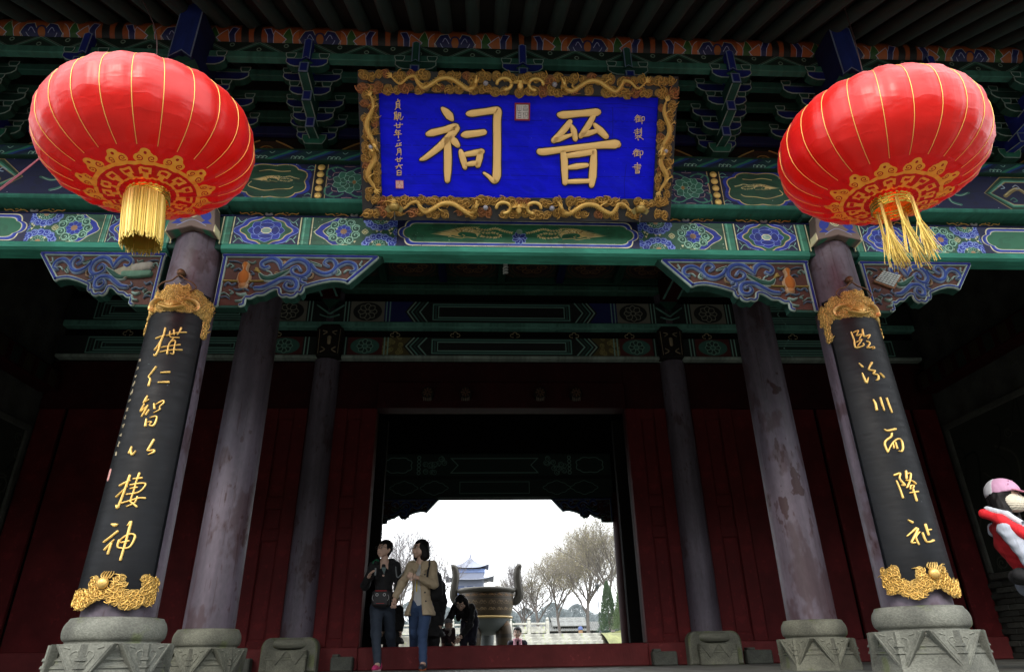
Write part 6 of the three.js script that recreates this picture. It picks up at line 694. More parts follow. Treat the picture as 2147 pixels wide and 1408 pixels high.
{ // white stone balustrade at the head of the stairs
  const M2 = mat([0.85, 0.85, 0.83], 0.8, { map: T_STONE });
  const run = (label, x0, x1, z) => { const t = thing('balustrade', label, 'balustrade'); const n = Math.round((x1 - x0) / 1.0); for (let i = 0; i <= n; i++) { const x = lerp(x0, x1, i / n); part('post', [boxR(x - 0.09, x + 0.09, 1.05, 1.7, z - 0.09, z + 0.09, 0.015), lathe([[0, 1.7], [0.07, 1.7], [0.09, 1.77], [0.05, 1.85], [0, 1.87]], 10).translate(x, 0, z)], M2, t); if (i < n) { const e = lerp(x0, x1, (i + 1) / n); part('panel', boxR(x + 0.1, e - 0.1, 1.1, 1.42, z - 0.05, z + 0.05, 0.015), M2, t); part('handrail', boxR(x + 0.1, e - 0.1, 1.5, 1.6, z - 0.07, z + 0.07, 0.02), M2, t); } } };
  run('white carved stone balustrade at the head of the far stairs beside the burner', 0.4, 3.35, -33.6); run('white stone balustrade beyond the burner, left of the stairs', -8.5, -0.7, -33.6);
}
{ // bronze incense burner
  const t = thing('incense_burner', 'large bronze tripod incense burner with upright handles and relief bands', 'incense burner', [-0.12, -1.35, -13.6]);
  const TB = texCanvas(1024, 256, (x, w, h) => { x.fillStyle = '#4c402c'; x.fillRect(0, 0, w, h); for (let i = 0; i < 20; i++) for (const [y, k, c] of [[30, 0.7, '#8b6a40'], [110, 1.3, '#77664a'], [180, 0.9, '#8a7550']]) { const px = i * 51 + 12; curls(x, [[[px, y + 12 * k], [px + 10, y - 12 * k], [px + 25, y + 5], [px + 32, y - 10 * k], [px + 42, y + 10 * k]], [[px + 6, y + 18 * k], [px + 20, y + 10 * k], [px + 34, y + 18 * k]], [[px + 14, y - 16 * k], [px + 22, y - 4], [px + 12, y + 2]]], 5, c); } x.fillStyle = '#2c2518'; x.fillRect(0, 62, w, 8); x.fillRect(0, 226, w, 6); });
  const br = mat([0.5, 0.45, 0.4], 0.5, { map: TB, bumpMap: TB, bumpScale: 0.03, metalness: 0.35 }), pl = mat([0.05, 0.045, 0.036], 0.5, { metalness: 0.4, bumpMap: T_BUMP, bumpScale: 0.01 }), patina = mat([0.075, 0.085, 0.085], 0.6, { metalness: 0.3 });
  const band = []; for (let i = 0; i <= 16; i++) { const v = i / 16; band.push([0.615 + 0.06 * Math.sin(v * 2.2) + 0.02 * v, 2.35 + 0.56 * v]); } const bg = lathe(band, 48), u = bg.attributes.uv; part('relief_band', bg, br, t);
  part('rim', lathe([[0.6, 2.9], [0.71, 2.905], [0.75, 2.95], [0.75, 3.0], [0.7, 3.02], [0.62, 3.0], [0.6, 2.9]], 48), pl, t); part('gold_ring', lathe([[0.6, 2.3], [0.66, 2.31], [0.67, 2.335], [0.65, 2.36], [0.6, 2.36]], 48), mat([0.3, 0.21, 0.08], 0.45, { metalness: 0.4 }), t);
  part('bowl', lathe([[0, 1.92], [0.25, 1.94], [0.45, 2.02], [0.57, 2.15], [0.615, 2.31], [0.6, 2.4], [0.58, 2.9]], 48), patina, t); part('ash', lathe([[0, 2.84], [0.6, 2.84]], 24), mat([0.3, 0.29, 0.27], 0.95), t);
  for (const s of [-1, 1]) { const sp = []; const P = [[0.62, 2.68, 0.14], [0.76, 2.72, 0.2], [0.84, 2.85, 0.21], [0.83, 3.05, 0.2], [0.8, 3.3, 0.19], [0.82, 3.5, 0.17], [0.87, 3.57, 0.13]]; part('handle', [stroke(P.map(([a, b, w]) => [s * a, b, w]), 0.08, { prof: 'round', z0: -0.01, n: 5 }), stroke(P.map(([a, b, w]) => [s * a, b, w]), -0.08, { prof: 'round', z0: 0.01, n: 5 })], pl, t); }
  for (const a of [-0.75, 1.1, 3.14]) { const x = Math.sin(a) * 0.48, z = Math.cos(a) * 0.48, pr = [[0, 0], [0.17, 0], [0.18, 0.08], [0.13, 0.2], [0.12, 0.9], [0.15, 1.4], [0.19, 1.7], [0.2, 2.0], [0.12, 2.25], [0, 2.3]]; part('leg', lathe(smooth(pr.map(p => [...p, 0]), 3), 18).translate(x, 0, z), a > 3 ? patina : br, t); }
  part('pedestal', [boxR(-1.1, 1.1, 0, 0.14, -1.1, 1.1, 0.03)], M.stone, t);
}
{ // far pavilion with two upturned roofs
  const t = thing('pavilion', 'distant pavilion with two pale upturned roofs behind the incense burner', 'pavilion', [-1.7, 0.8, -112]); 
  const roofG = (hw, hd, y, hgt, lift) => { const N = 24, pos = [], idx = []; for (let s = 0; s < 4; s++) { const b = pos.length / 3; for (let j = 0; j <= 10; j++) { const v = j / 10; for (let i = 0; i <= N; i++) { const k = i / N * 2 - 1, e = 1 - v * 0.97, yy = y + hgt * (v ** 1.7) + lift * Math.abs(k) ** 3 * (1 - v) ** 2; const a = s * PI / 2, X = k * hw * e, Z = hw * e; pos.push(X * Math.cos(a) + Z * Math.sin(a), yy, (Z * Math.cos(a) - X * Math.sin(a)) * hd / hw); } } for (let j = 0; j < 10; j++) for (let i = 0; i < N; i++) { const p = b + j * (N + 1) + i; idx.push(p, p + 1, p + N + 1, p + 1, p + N + 2, p + N + 1); } } const g = new THREE.BufferGeometry(); g.setAttribute('position', new THREE.Float32BufferAttribute(pos, 3)); g.setIndex(idx); g.computeVertexNormals(); return g; };
  const rm = mat([0.17, 0.185, 0.23], 0.85, { side: THREE.DoubleSide }), wm = mat([0.14, 0.16, 0.22], 0.8);
  part('lower_roof', roofG(3.9, 3.9, 10.1, 1.3, 0.6), rm, t); part('upper_roof', roofG(3.1, 3.1, 12.0, 2.0, 0.6), rm, t); part('walls', [boxR(-2.3, 2.3, 0, 11.9, -2.3, 2.3, 0.05)], wm, t); part('eave_band', [boxR(-2.45, 2.45, 11.3, 11.9, -2.45, 2.45, 0.05)], mat([0.1, 0.15, 0.3], 0.7), t); part('finial', lathe([[0, 13.8], [0.22, 13.8], [0.16, 14.05], [0.2, 14.25], [0.07, 14.5], [0.08, 14.6], [0, 15.0]], 12), rm, t); for (const s of [-1, 1]) for (let k = 0; k < 3; k++) part('window', boxR(-1.9 + k * 1.4, -0.9 + k * 1.4, 7.5, 9.3, s * 2.31, s * 2.35, 0.02), mat([0.03, 0.05, 0.12], 0.5), t);
}
{ // long low hall behind the trees
  const t = thing('low_hall', 'long low hall with grey tiled roof behind the bare trees', 'building', [9.5, 1.05, -78]); t.scale.set(1, 0.68, 1);
  const rm = mat([0.3, 0.31, 0.33], 0.8, { map: T_STONE, side: THREE.DoubleSide }); const sec = [[-2.6, 1.9], [-1.4, 2.4], [0, 3.3], [1.4, 2.4], [2.6, 1.9], [2.6, 1.8], [0, 3.1], [-2.6, 1.8]]; part('roof', poly(sec, 0, 15, 0).rotateY(-PI / 2).translate(7.5, 0, 0), rm, t); part('raised_roof', poly(sec.map(([a, b]) => [a * 0.8, b + 0.75]), 0, 4, 0).rotateY(-PI / 2).translate(2.5, 0, 0), rm, t); part('wall', boxR(-7.2, 7.2, 0, 2.0, -1.6, 1.6, 0.03), mat([0.05, 0.055, 0.085], 0.8), t); const rg = []; for (let i = 0; i < 60; i++) rg.push(bar([-7.4 + i * 0.25, 3.36, 0.02], [-7.4 + i * 0.25, 1.93, 2.6], 0.04, 0.04, 4)); const rr = part('tile_ridge', rg, rm, t); for (let i = 0; i < 7; i++) part('column', bar([-6 + i * 2, 0, 2], [-6 + i * 2, 1.9, 2], 0.12, 0.12, 8), mat([0.08, 0.05, 0.06], 0.7), t);
}
{ // lamp post and litter bin
  const t = thing('lamp_post', 'thin dark lamp post standing on the grass among the trees', 'lamp post', [8.6, 1.2, -48]); part('post', [bar([0, 0, 0], [0, 3.2, 0], 0.05, 0.035, 8), bar([0, 0, 0], [0, 0.4, 0], 0.09, 0.07, 8)], mat([0.03, 0.035, 0.045], 0.5), t); part('lamp_head', lathe([[0, 3.2], [0.1, 3.2], [0.16, 3.45], [0.18, 3.5], [0.05, 3.62], [0, 3.65]], 12), mat([0.04, 0.045, 0.05], 0.4), t);
  const b = thing('litter_bin', 'blue topped wooden litter bin at the foot of the far stairs', 'litter bin', [6.3, 1.1, -42]); b.scale.setScalar(0.62); part('body', [...Array(12)].map((_, i) => { const a = i / 12 * TAU; return box(0.11, 0.5, 0.03, 0, 0.3, 0.2, 0.005).rotateY(a); }), mat([0.2, 0.12, 0.06], 0.7), b); part('top', [lathe([[0, 0.56], [0.24, 0.56], [0.25, 0.6], [0.23, 0.82], [0.15, 0.9], [0, 0.92]], 16)], mat([0.04, 0.07, 0.2], 0.6), b); part('foot', lathe([[0, -0.1], [0.2, -0.1], [0.2, 0.05], [0, 0.05]], 16), M.iron, b);
}
// bare trees
function treeGeo(seed, H, spread, o = {}) {
  const r = rng(seed), limbs = [], twigs = [], leaf = []; const { depth = 5, first = 0.34, lean = 0, upw = 0.25, kids = 3 } = o;
  const grow = (p, d, len, rad, k) => { const n = k > 1 ? 3 : 2; let a = p.clone(), dir = d.clone(); for (let i = 0; i < n; i++) { dir.add(V((r() - 0.5) * 0.35, (r() - 0.3) * 0.2 * upw * 2, (r() - 0.5) * 0.35)).normalize(); const b = a.clone().addScaledVector(dir, len / n), r0 = lerp(rad, rad * 0.62, i / n), r1 = lerp(rad, rad * 0.62, (i + 1) / n); (k <= 2 ? twigs : limbs).push(bar(a.toArray(), b.toArray(), r0, r1, k > 3 ? 7 : k > 2 ? 5 : 3)); a = b;
      if (k > 0 && (i > 0 || k < depth)) { const c = k === 1 ? 2 : 1; for (let j = 0; j < c; j++) { const ax = V(r() - 0.5, r() - 0.5, r() - 0.5).normalize(), nd = dir.clone().applyAxisAngle(ax, 0.5 + 0.5 * r()); nd.y += upw * 0.5; grow(a, nd.normalize(), len * (0.6 + 0.2 * r()) * (k === depth ? spread : 1), r1 * 0.6, k - 1); } } }
    if (k > 0) for (let j = 0; j < (k === depth ? kids : 2); j++) { const ph = r() * TAU, nd = dir.clone().add(V(Math.cos(ph), 0.1, Math.sin(ph)).multiplyScalar(0.45 + 0.4 * r())).normalize(); grow(a, nd, len * (0.58 + 0.24 * r()) * (k === depth ? spread : 1), rad * 0.55, k - 1); }
    else leaf.push(a); };
  grow(V(0, 0, 0), V(lean, 1, 0).normalize(), H * first, H * 0.02, depth);
  const lp = [], lc = []; for (const a of leaf) for (let j = 0; j < (o.buds ?? 2); j++) { const q = a.clone().add(V(r() - 0.5, r() - 0.5, r() - 0.5).multiplyScalar(H * 0.05)), s = H * 0.0045 * (0.6 + r()), u = V(r() - 0.5, r() - 0.5, r() - 0.5).normalize().multiplyScalar(s), w = V(r() - 0.5, r() - 0.5, r() - 0.5).normalize().multiplyScalar(s); lp.push(...q.clone().add(u).toArray(), ...q.clone().add(w).toArray(), ...q.clone().sub(u).toArray()); }
  const lg = new THREE.BufferGeometry(); lg.setAttribute('position', new THREE.Float32BufferAttribute(lp, 3)); lg.computeVertexNormals(); return { limbs: merge(limbs), twigs: merge(twigs), leaf: lg };
}
const bark = mat([0.1, 0.09, 0.085], 0.9, { bumpMap: T_BUMP, bumpScale: 0.02 }), twigM = mat([0.15, 0.135, 0.12], 0.9), budM = new THREE.MeshPhysicalMaterial({ color: new THREE.Color().setRGB(0.21, 0.19, 0.11), roughness: 0.9, side: THREE.DoubleSide }), twigG = mat([0.12, 0.11, 0.115], 0.9);
function tree(name, label, geo, pos, sc, turn, buds = true, group = 'bare trees beyond the hall') { const t = thing(name, label, 'tree', pos, turn, group); t.scale.set(...sc); part('trunk', geo.limbs, bark, t); part('crown', geo.twigs, buds ? twigM : twigG, t).userData.kind = 'stuff'; if (buds) part('bud_haze', geo.leaf, budM, t).userData.kind = 'stuff'; return t; }
{
  const A = treeGeo(5, 7, 1.15, { buds: 3 }), B = treeGeo(11, 7, 1.2, { buds: 3, lean: -0.12 }), S = treeGeo(23, 8, 0.9, { upw: 0.5, buds: 1 });
  tree('bare_tree', 'tall bare tree on the grass just left of the dark right jamb', A, [8.6, 1.30, -43], [1.0, 1.05, 1.0], 0.4);
  tree('bare_tree', 'bare tree with olive buds behind the lamp post', B, [8.3, 1.10, -52], [1.05, 1.05, 1.05], 1.4);
  tree('bare_tree', 'bare olive tinted tree in the middle of the right hand group', A, [6.6, 1.05, -56], [1.05, 1.0, 1.05], 2.6);
  tree('bare_tree', 'bare olive tinted tree at the left end of the right hand group', B, [5.0, 1.05, -60], [1.3, 1.0, 1.3], 4.1);
  tree('bare_tree', 'low olive tinted tree above the white balustrade', A, [3.7, 1.05, -62], [1.15, 0.74, 1.15], 5.0);
  tree('bare_tree', 'bare tree rising behind the right hand group', B, [9.6, 1.40, -60], [1.3, 1.2, 1.3], 0.9);
  tree('bare_tree', 'bare tree at the far right behind the shrubs', A, [11.8, 1.50, -56], [1.15, 1.12, 1.15], 3.3);
  tree('young_tree', 'slim young bare tree seen above the right handle of the burner', S, [2.2, 1.05, -50], [0.42, 0.8, 0.42], 0.8, false);
  tree('bare_tree', 'pale bare tree between the heads of the walking couple', A, [-6.0, 1.05, -50], [1.0, 1.2, 1.0], 2.0, false);
  tree('bare_tree', 'pale spreading bare tree right of the woman in the tan coat', A, [-4.2, 1.05, -56], [1.15, 1.05, 1.15], 5.5, false);
  tree('bare_tree', 'pale bare tree at the left beside the dark jamb', B, [-8.4, 1.05, -55], [1.0, 0.9, 1.0], 2.2, false);
}
function shrubGeo(seed, H, W, n) { const r = rng(seed), p = []; for (let i = 0; i < n; i++) { const v = r() ** 0.8, a = r() * TAU, rr = W * (1 - v) ** 0.7 * (0.55 + 0.45 * r()) * (1 + 0.18 * Math.sin(a * 5 + v * 17)), c = V(Math.cos(a) * rr, v * H, Math.sin(a) * rr), s = H * 0.022 * (0.5 + r()), d = V(Math.cos(a) * 0.4, 1, Math.sin(a) * 0.4).normalize(), e = V(r() - 0.5, r() - 0.5, r() - 0.5).normalize(); p.push(...c.clone().addScaledVector(e, s * 0.35).toArray(), ...c.clone().addScaledVector(e, -s * 0.35).toArray(), ...c.clone().addScaledVector(d, s * 1.8).toArray()); } const g = new THREE.BufferGeometry(); g.setAttribute('position', new THREE.Float32BufferAttribute(p, 3)); g.computeVertexNormals(); return g; }
{
  const G = shrubGeo(3, 2.6, 0.75, 9000), G2 = shrubGeo(8, 1.5, 1.4, 9000), lm = new THREE.MeshPhysicalMaterial({ color: new THREE.Color().setRGB(0.04, 0.075, 0.035), roughness: 0.8, side: THREE.DoubleSide, transmission: 0.25, thickness: 0 }), lm2 = new THREE.MeshPhysicalMaterial({ color: new THREE.Color().setRGB(0.07, 0.11, 0.045), roughness: 0.8, side: THREE.DoubleSide, transmission: 0.25, thickness: 0 }), lm3 = new THREE.MeshPhysicalMaterial({ color: new THREE.Color().setRGB(0.04, 0.075, 0.06), roughness: 0.85, side: THREE.DoubleSide });
  const ev = (label, g, m, pos, s) => { const t = thing('evergreen_shrub', label, 'shrub', pos, 0, 'evergreen shrubs beyond the hall'); t.scale.set(...s); part('trunk', bar([0, 0, 0], [0, 1.6, 0], 0.06, 0.02, 6), bark, t); part('foliage', g, m, t).userData.kind = 'stuff'; };
  ev('taller dark conical evergreen shrub beside the right jamb', G, lm, [7.2, 1.25, -36.5], [0.85, 1.0, 0.85]); ev('brighter green evergreen shrub partly hidden by the right jamb', G, lm2, [7.85, 1.30, -35.5], [0.85, 0.92, 0.85]); ev('low green bush at the foot of the evergreens', G2, lm2, [7.5, 1.25, -35.2], [0.35, 0.4, 0.35]);
  for (const [x, z, s, l] of [[2.6, -62, 1.3, 'dull dark bush left of the low hall'], [-2.6, -60, 1.5, 'dull grey green bush behind the burner on the left'], [-4.4, -58, 1.3, 'dull grey green bush behind the woman in the tan coat'], [13.5, -70, 1.6, 'dull bush at the right end of the low hall']]) ev(l, G2, lm3, [x, 1.05, z], [s, s, s]);
  const f = new THREE.InstancedMesh(G2, mat([0.17, 0.2, 0.21], 0.9, { side: THREE.DoubleSide }), 60), m = new THREE.Matrix4(), r = rng(44); for (let i = 0; i < 60; i++) { const s = 4 + 4 * r(); m.makeScale(s, s * 0.8, s); m.setPosition(-46 + i * 1.6 + r(), 0.4, -135 - r() * 20); f.setMatrixAt(i, m); } f.name = 'distant_woods'; scene.add(sh(f)); tag(f, 'hazy far line of trees behind the pavilion', 'woods', null, 'stuff');
}
// ---------- people ----------
const smin = (a, b, k) => { const h = Math.max(k - Math.abs(a - b), 0) / k; return Math.min(a, b) - h * h * k * 0.25; };
function capDist(c, x, y, z) { const [ax, ay, az, bx, by, bz, ra, rb] = c, dx = bx - ax, dy = by - ay, dz = bz - az, px = x - ax, py = y - ay, pz = z - az, t = clamp((px * dx + py * dy + pz * dz) / (dx * dx + dy * dy + dz * dz + 1e-9)); return Math.hypot(px - dx * t, py - dy * t, pz - dz * t) - (ra + (rb - ra) * t); }
const capsF = (caps, k = 0.03) => (x, y, z) => { let d = 1e3; for (const c of caps) d = smin(d, capDist(c, x, y, z), k); return d; };
function bounds(caps, pad = 0.03) { const b = [1e3, 1e3, 1e3, -1e3, -1e3, -1e3]; for (const c of caps) for (const [o, r] of [[0, c[6]], [3, c[7]]]) for (let i = 0; i < 3; i++) { b[i] = Math.min(b[i], c[o + i] - r - pad); b[i + 3] = Math.max(b[i + 3], c[o + i] + r + pad); } return b; }
function nets(f, b, cell) { // smooth surface of a distance field
  const nx = Math.ceil((b[3] - b[0]) / cell) + 1, ny = Math.ceil((b[4] - b[1]) / cell) + 1, nz = Math.ceil((b[5] - b[2]) / cell) + 1, F = new Float32Array(nx * ny * nz), I = (i, j, k) => (k * ny + j) * nx + i;
  for (let k = 0; k < nz; k++) for (let j = 0; j < ny; j++) for (let i = 0; i < nx; i++) F[I(i, j, k)] = f(b[0] + i * cell, b[1] + j * cell, b[2] + k * cell);
  const id = new Int32Array(nx * ny * nz).fill(-1), pos = [], idx = [];
  for (let k = 0; k < nz - 1; k++) for (let j = 0; j < ny - 1; j++) for (let i = 0; i < nx - 1; i++) { let s = 0, X = 0, Y = 0, Z = 0, n = 0; const v = []; for (let c = 0; c < 8; c++) { const q = F[I(i + (c & 1), j + (c >> 1 & 1), k + (c >> 2))]; v.push(q); if (q < 0) s++; } if (s === 0 || s === 8) continue; for (let c = 0; c < 8; c++) for (const e of [1, 2, 4]) if (!(c & e)) { const d = c | e; if ((v[c] < 0) !== (v[d] < 0)) { const t = v[c] / (v[c] - v[d]); X += (c & 1) + (e === 1 ? t : 0); Y += (c >> 1 & 1) + (e === 2 ? t : 0); Z += (c >> 2) + (e === 4 ? t : 0); n++; } } id[I(i, j, k)] = pos.length / 3; pos.push(b[0] + (i + X / n) * cell, b[1] + (j + Y / n) * cell, b[2] + (k + Z / n) * cell); }
  const quad = (a, q, c, d, flip) => { if (a < 0 || q < 0 || c < 0 || d < 0) return; flip ? idx.push(a, c, q, a, d, c) : idx.push(a, q, c, a, c, d); };
  for (let k = 1; k < nz - 1; k++) for (let j = 1; j < ny - 1; j++) for (let i = 1; i < nx - 1; i++) { const a = F[I(i, j, k)] < 0; if (a !== F[I(i + 1, j, k)] < 0) quad(id[I(i, j - 1, k - 1)], id[I(i, j, k - 1)], id[I(i, j, k)], id[I(i, j - 1, k)], !a); if (a !== F[I(i, j + 1, k)] < 0) quad(id[I(i - 1, j, k - 1)], id[I(i - 1, j, k)], id[I(i, j, k)], id[I(i, j, k - 1)], !a); if (a !== F[I(i, j, k + 1)] < 0) quad(id[I(i - 1, j - 1, k)], id[I(i, j - 1, k)], id[I(i, j, k)], id[I(i - 1, j, k)], !a); }
  const g = new THREE.BufferGeometry(); g.setAttribute('position', new THREE.Float32BufferAttribute(pos, 3)); g.setIndex(idx); g.computeVertexNormals(); const uv = new Float32Array(pos.length / 3 * 2); for (let i = 0; i < pos.length / 3; i++) { uv[i * 2] = pos[i * 3] + pos[i * 3 + 2]; uv[i * 2 + 1] = pos[i * 3 + 1]; } g.setAttribute('uv', new THREE.Float32BufferAttribute(uv, 2)); return g;
}
const seg = (a, b, ra, rb = ra) => [...a, ...b, ra, rb];
const SKIN = mat([0.62, 0.41, 0.31], 0.55), HAIR = mat([0.006, 0.005, 0.005], 0.6, { specularIntensity: 0.5 }), cloth = (c, r = 0.85) => mat(c, r, { bumpMap: T_BUMP, bumpScale: 0.01 });
// head in its own frame: centre at 0, face toward +z, height about 0.2
const HEADC = [seg([0, 0.022, -0.018], [0, 0.022, -0.01], 0.077), seg([0, 0.015, 0.02], [0, -0.02, 0.03], 0.062, 0.055), seg([0, -0.05, 0.03], [0, -0.078, 0.05], 0.044, 0.026), seg([-0.035, -0.04, 0.02], [0.035, -0.04, 0.02], 0.038), seg([0, 0.004, 0.083], [0, -0.026, 0.097], 0.009, 0.012), seg([-0.012, -0.028, 0.085], [0.012, -0.028, 0.085], 0.009), seg([-0.076, -0.005, -0.005], [-0.078, -0.03, 0.0], 0.015, 0.01), seg([0.076, -0.005, -0.005], [0.078, -0.03, 0.0], 0.015, 0.01), seg([-0.017, -0.054, 0.083], [0.017, -0.054, 0.083], 0.007)];
const eyeSock = (x, y, z) => Math.max(-1, 0.014 - Math.min(Math.hypot(x - 0.03, (y - 0.006) * 1.3, z - 0.092), Math.hypot(x + 0.03, (y - 0.006) * 1.3, z - 0.092)));
const headF = (x, y, z) => Math.max(capsF(HEADC, 0.02)(x, y, z), eyeSock(x, y, z));
const headGeo = nets(headF, bounds(HEADC), 0.0055);
function hairGeo(style) { const caps = [seg([0, 0.034, -0.022], [0, 0.03, -0.012], 0.089)]; if (style === 'bob') caps.push(seg([-0.07, 0.0, -0.02], [-0.082, -0.075, -0.035], 0.048, 0.05), seg([0.07, 0.0, -0.02], [0.082, -0.075, -0.035], 0.048, 0.05), seg([0, 0.0, -0.06], [0, -0.09, -0.05], 0.06, 0.055)); if (style === 'short') caps.push(seg([0, 0.0, -0.05], [0, -0.05, -0.05], 0.055, 0.04)); if (style === 'long') caps.push(seg([-0.06, 0, -0.03], [-0.085, -0.28, 0.03], 0.05, 0.04), seg([0.06, 0, -0.03], [0.085, -0.28, 0.03], 0.05, 0.04), seg([0, 0, -0.06], [0, -0.25, -0.06], 0.06, 0.05)); const f = capsF(caps, 0.03); const fringe = style === 'short' ? 0.035 : 0.045; return nets((x, y, z) => { const d = f(x, y, z), face = Math.max(Math.abs(x) - (style === 'short' ? 0.066 : 0.056), y - fringe + 0.015 * Math.sin(x * 90) - 0.5 * Math.max(0, -x), 0.012 - z, -0.12 - y); return Math.max(d + 0.0035 * Math.sin(x * 160 + y * 40) * Math.sin(z * 150), -face); }, bounds(caps), 0.007); }
const HAIRS = { bob: hairGeo('bob'), short: hairGeo('short'), long: hairGeo('long') };
const place = (g, m4) => g.clone().applyMatrix4(m4);
function headM(p, yaw, pitch = 0, roll = 0, s = 1) { return new THREE.Matrix4().compose(V(...p), new THREE.Quaternion().setFromEuler(new THREE.Euler(pitch, yaw, roll, 'YXZ')), V(s, s, s)); }
function faceBits(t, m4, glasses) { const e = []; for (const s of [-1, 1]) e.push(col(new THREE.SphereGeometry(0.0115, 10, 8).scale(1.25, 0.75, 0.6).translate(s * 0.03, 0.006, 0.08), [0.6, 0.58, 0.55]), col(new THREE.SphereGeometry(0.0062, 8, 6).translate(s * 0.03, 0.006, 0.085), [0.01, 0.008, 0.006]), col(stroke([[s * 0.016, 0.028, 0.006], [s * 0.032, 0.033, 0.007], [s * 0.05, 0.026, 0.004]], 0.004, { map: (x, y, z) => [x, y, 0.083 - Math.abs(x) * 0.25 + z] }), [0.01, 0.008, 0.007])); e.push(col(stroke([[-0.02, -0.053, 0.006], [0, -0.055, 0.01], [0.02, -0.053, 0.006]], 0.003, { map: (x, y, z) => [x, y, 0.0885 - Math.abs(x) * 0.3 + z] }), [0.3, 0.1, 0.08])); part('face_features', place(merge(e), m4), mat([1, 1, 1], 0.4, { vertexColors: true }), t);
  if (glasses) { const f = []; for (const s of [-1, 1]) { const p = []; for (let i = 0; i <= 14; i++) { const a = i / 14 * TAU; p.push([s * 0.034 + 0.025 * Math.cos(a), 0.004 + 0.018 * Math.sin(a), 0.1]); } f.push(tube(p, 0.0022, 28, 5), bar([s * 0.058, 0.01, 0.1], [s * 0.078, 0.006, 0.0], 0.002, 0.002, 4)); } f.push(bar([-0.01, 0.008, 0.1], [0.01, 0.008, 0.1], 0.002, 0.002, 4)); part('glasses', place(merge(f), m4), mat([0.01, 0.01, 0.01], 0.3), t); } }
// a hand: palm, four unequal fingers and a thumb; frame: +y along the fingers, +z the palm side, s mirrors the thumb
function handCaps(curl, s = 1) { const c = [seg([-0.022, 0.02, 0], [0.022, 0.02, 0], 0.014), seg([-0.024, 0.06, 0], [0.026, 0.06, 0], 0.012), seg([0, -0.01, 0], [0, 0.03, 0], 0.018, 0.02)]; [[-0.029, 0.05, 0.92], [-0.01, 0.056, 1.05], [0.009, 0.055, 1], [0.027, 0.05, 0.8]].forEach(([x, l, k]) => { let p = [x * 0.95, 0.066, 0], a = curl * 0.5; for (let i = 0; i < 3; i++) { const L = [0.034, 0.022, 0.018][i] * k, q = [p[0] + x * 0.06, p[1] + Math.cos(a) * L, p[2] + Math.sin(a) * L]; c.push(seg(p, q, 0.0088 - i * 0.0008, 0.0082 - i * 0.0008)); p = q; a += curl; } }); c.push(seg([-0.024 * s, 0.015, 0.004], [-0.046 * s, 0.04, 0.016], 0.011, 0.0095), seg([-0.046 * s, 0.04, 0.016], [-0.044 * s, 0.066, 0.024], 0.0095, 0.0075)); return c; }
function handGeo(curl, s) { const c = handCaps(curl, s); return nets(capsF(c, 0.006), bounds(c, 0.012), 0.0042); }
const HANDS = { loose: handGeo(0.35, 1), grip: handGeo(0.95, 1), looseR: handGeo(0.35, -1), gripR: handGeo(0.95, -1) };
function aim(p, dir, palm) { const y = V(...dir).normalize(), z = V(...palm), x = V(0, 0, 0).crossVectors(y, z).normalize(); z.crossVectors(x, y); return new THREE.Matrix4().makeBasis(x, y, z).setPosition(...p); }
function shoe(p, yaw, c1, c2) { const caps = [seg([0, 0.035, -0.05], [0, 0.03, 0.08], 0.036, 0.03), seg([0, 0.06, -0.05], [0, 0.08, -0.045], 0.036, 0.034), seg([0, 0.03, 0.08], [0, 0.024, 0.13], 0.034, 0.028)], g = nets((x, y, z) => Math.max(capsF(caps, 0.03)(x, y, z), 0.012 - y, y - 0.095), bounds(caps), 0.007), s = poly([...Array(20)].map((_, i) => { const a = i / 20 * TAU; return [0.04 * Math.cos(a), 0.025 + 0.115 * Math.sin(a)]; }), 0, 0.02, 0.003).rotateX(PI / 2).translate(0, 0.02, 0); const lc = []; for (let i = 0; i < 4; i++) lc.push(bar([-0.02, 0.074 - i * 0.008, 0.02 + i * 0.022], [0.02, 0.074 - i * 0.008, 0.026 + i * 0.022], 0.004, 0.004, 4)); const m = new THREE.Matrix4().makeRotationY(yaw).setPosition(...p); return [place(merge([col(g, c1), col(s, c2), ...lc.map(q => col(q, [0.6, 0.6, 0.6]))]), m)]; }
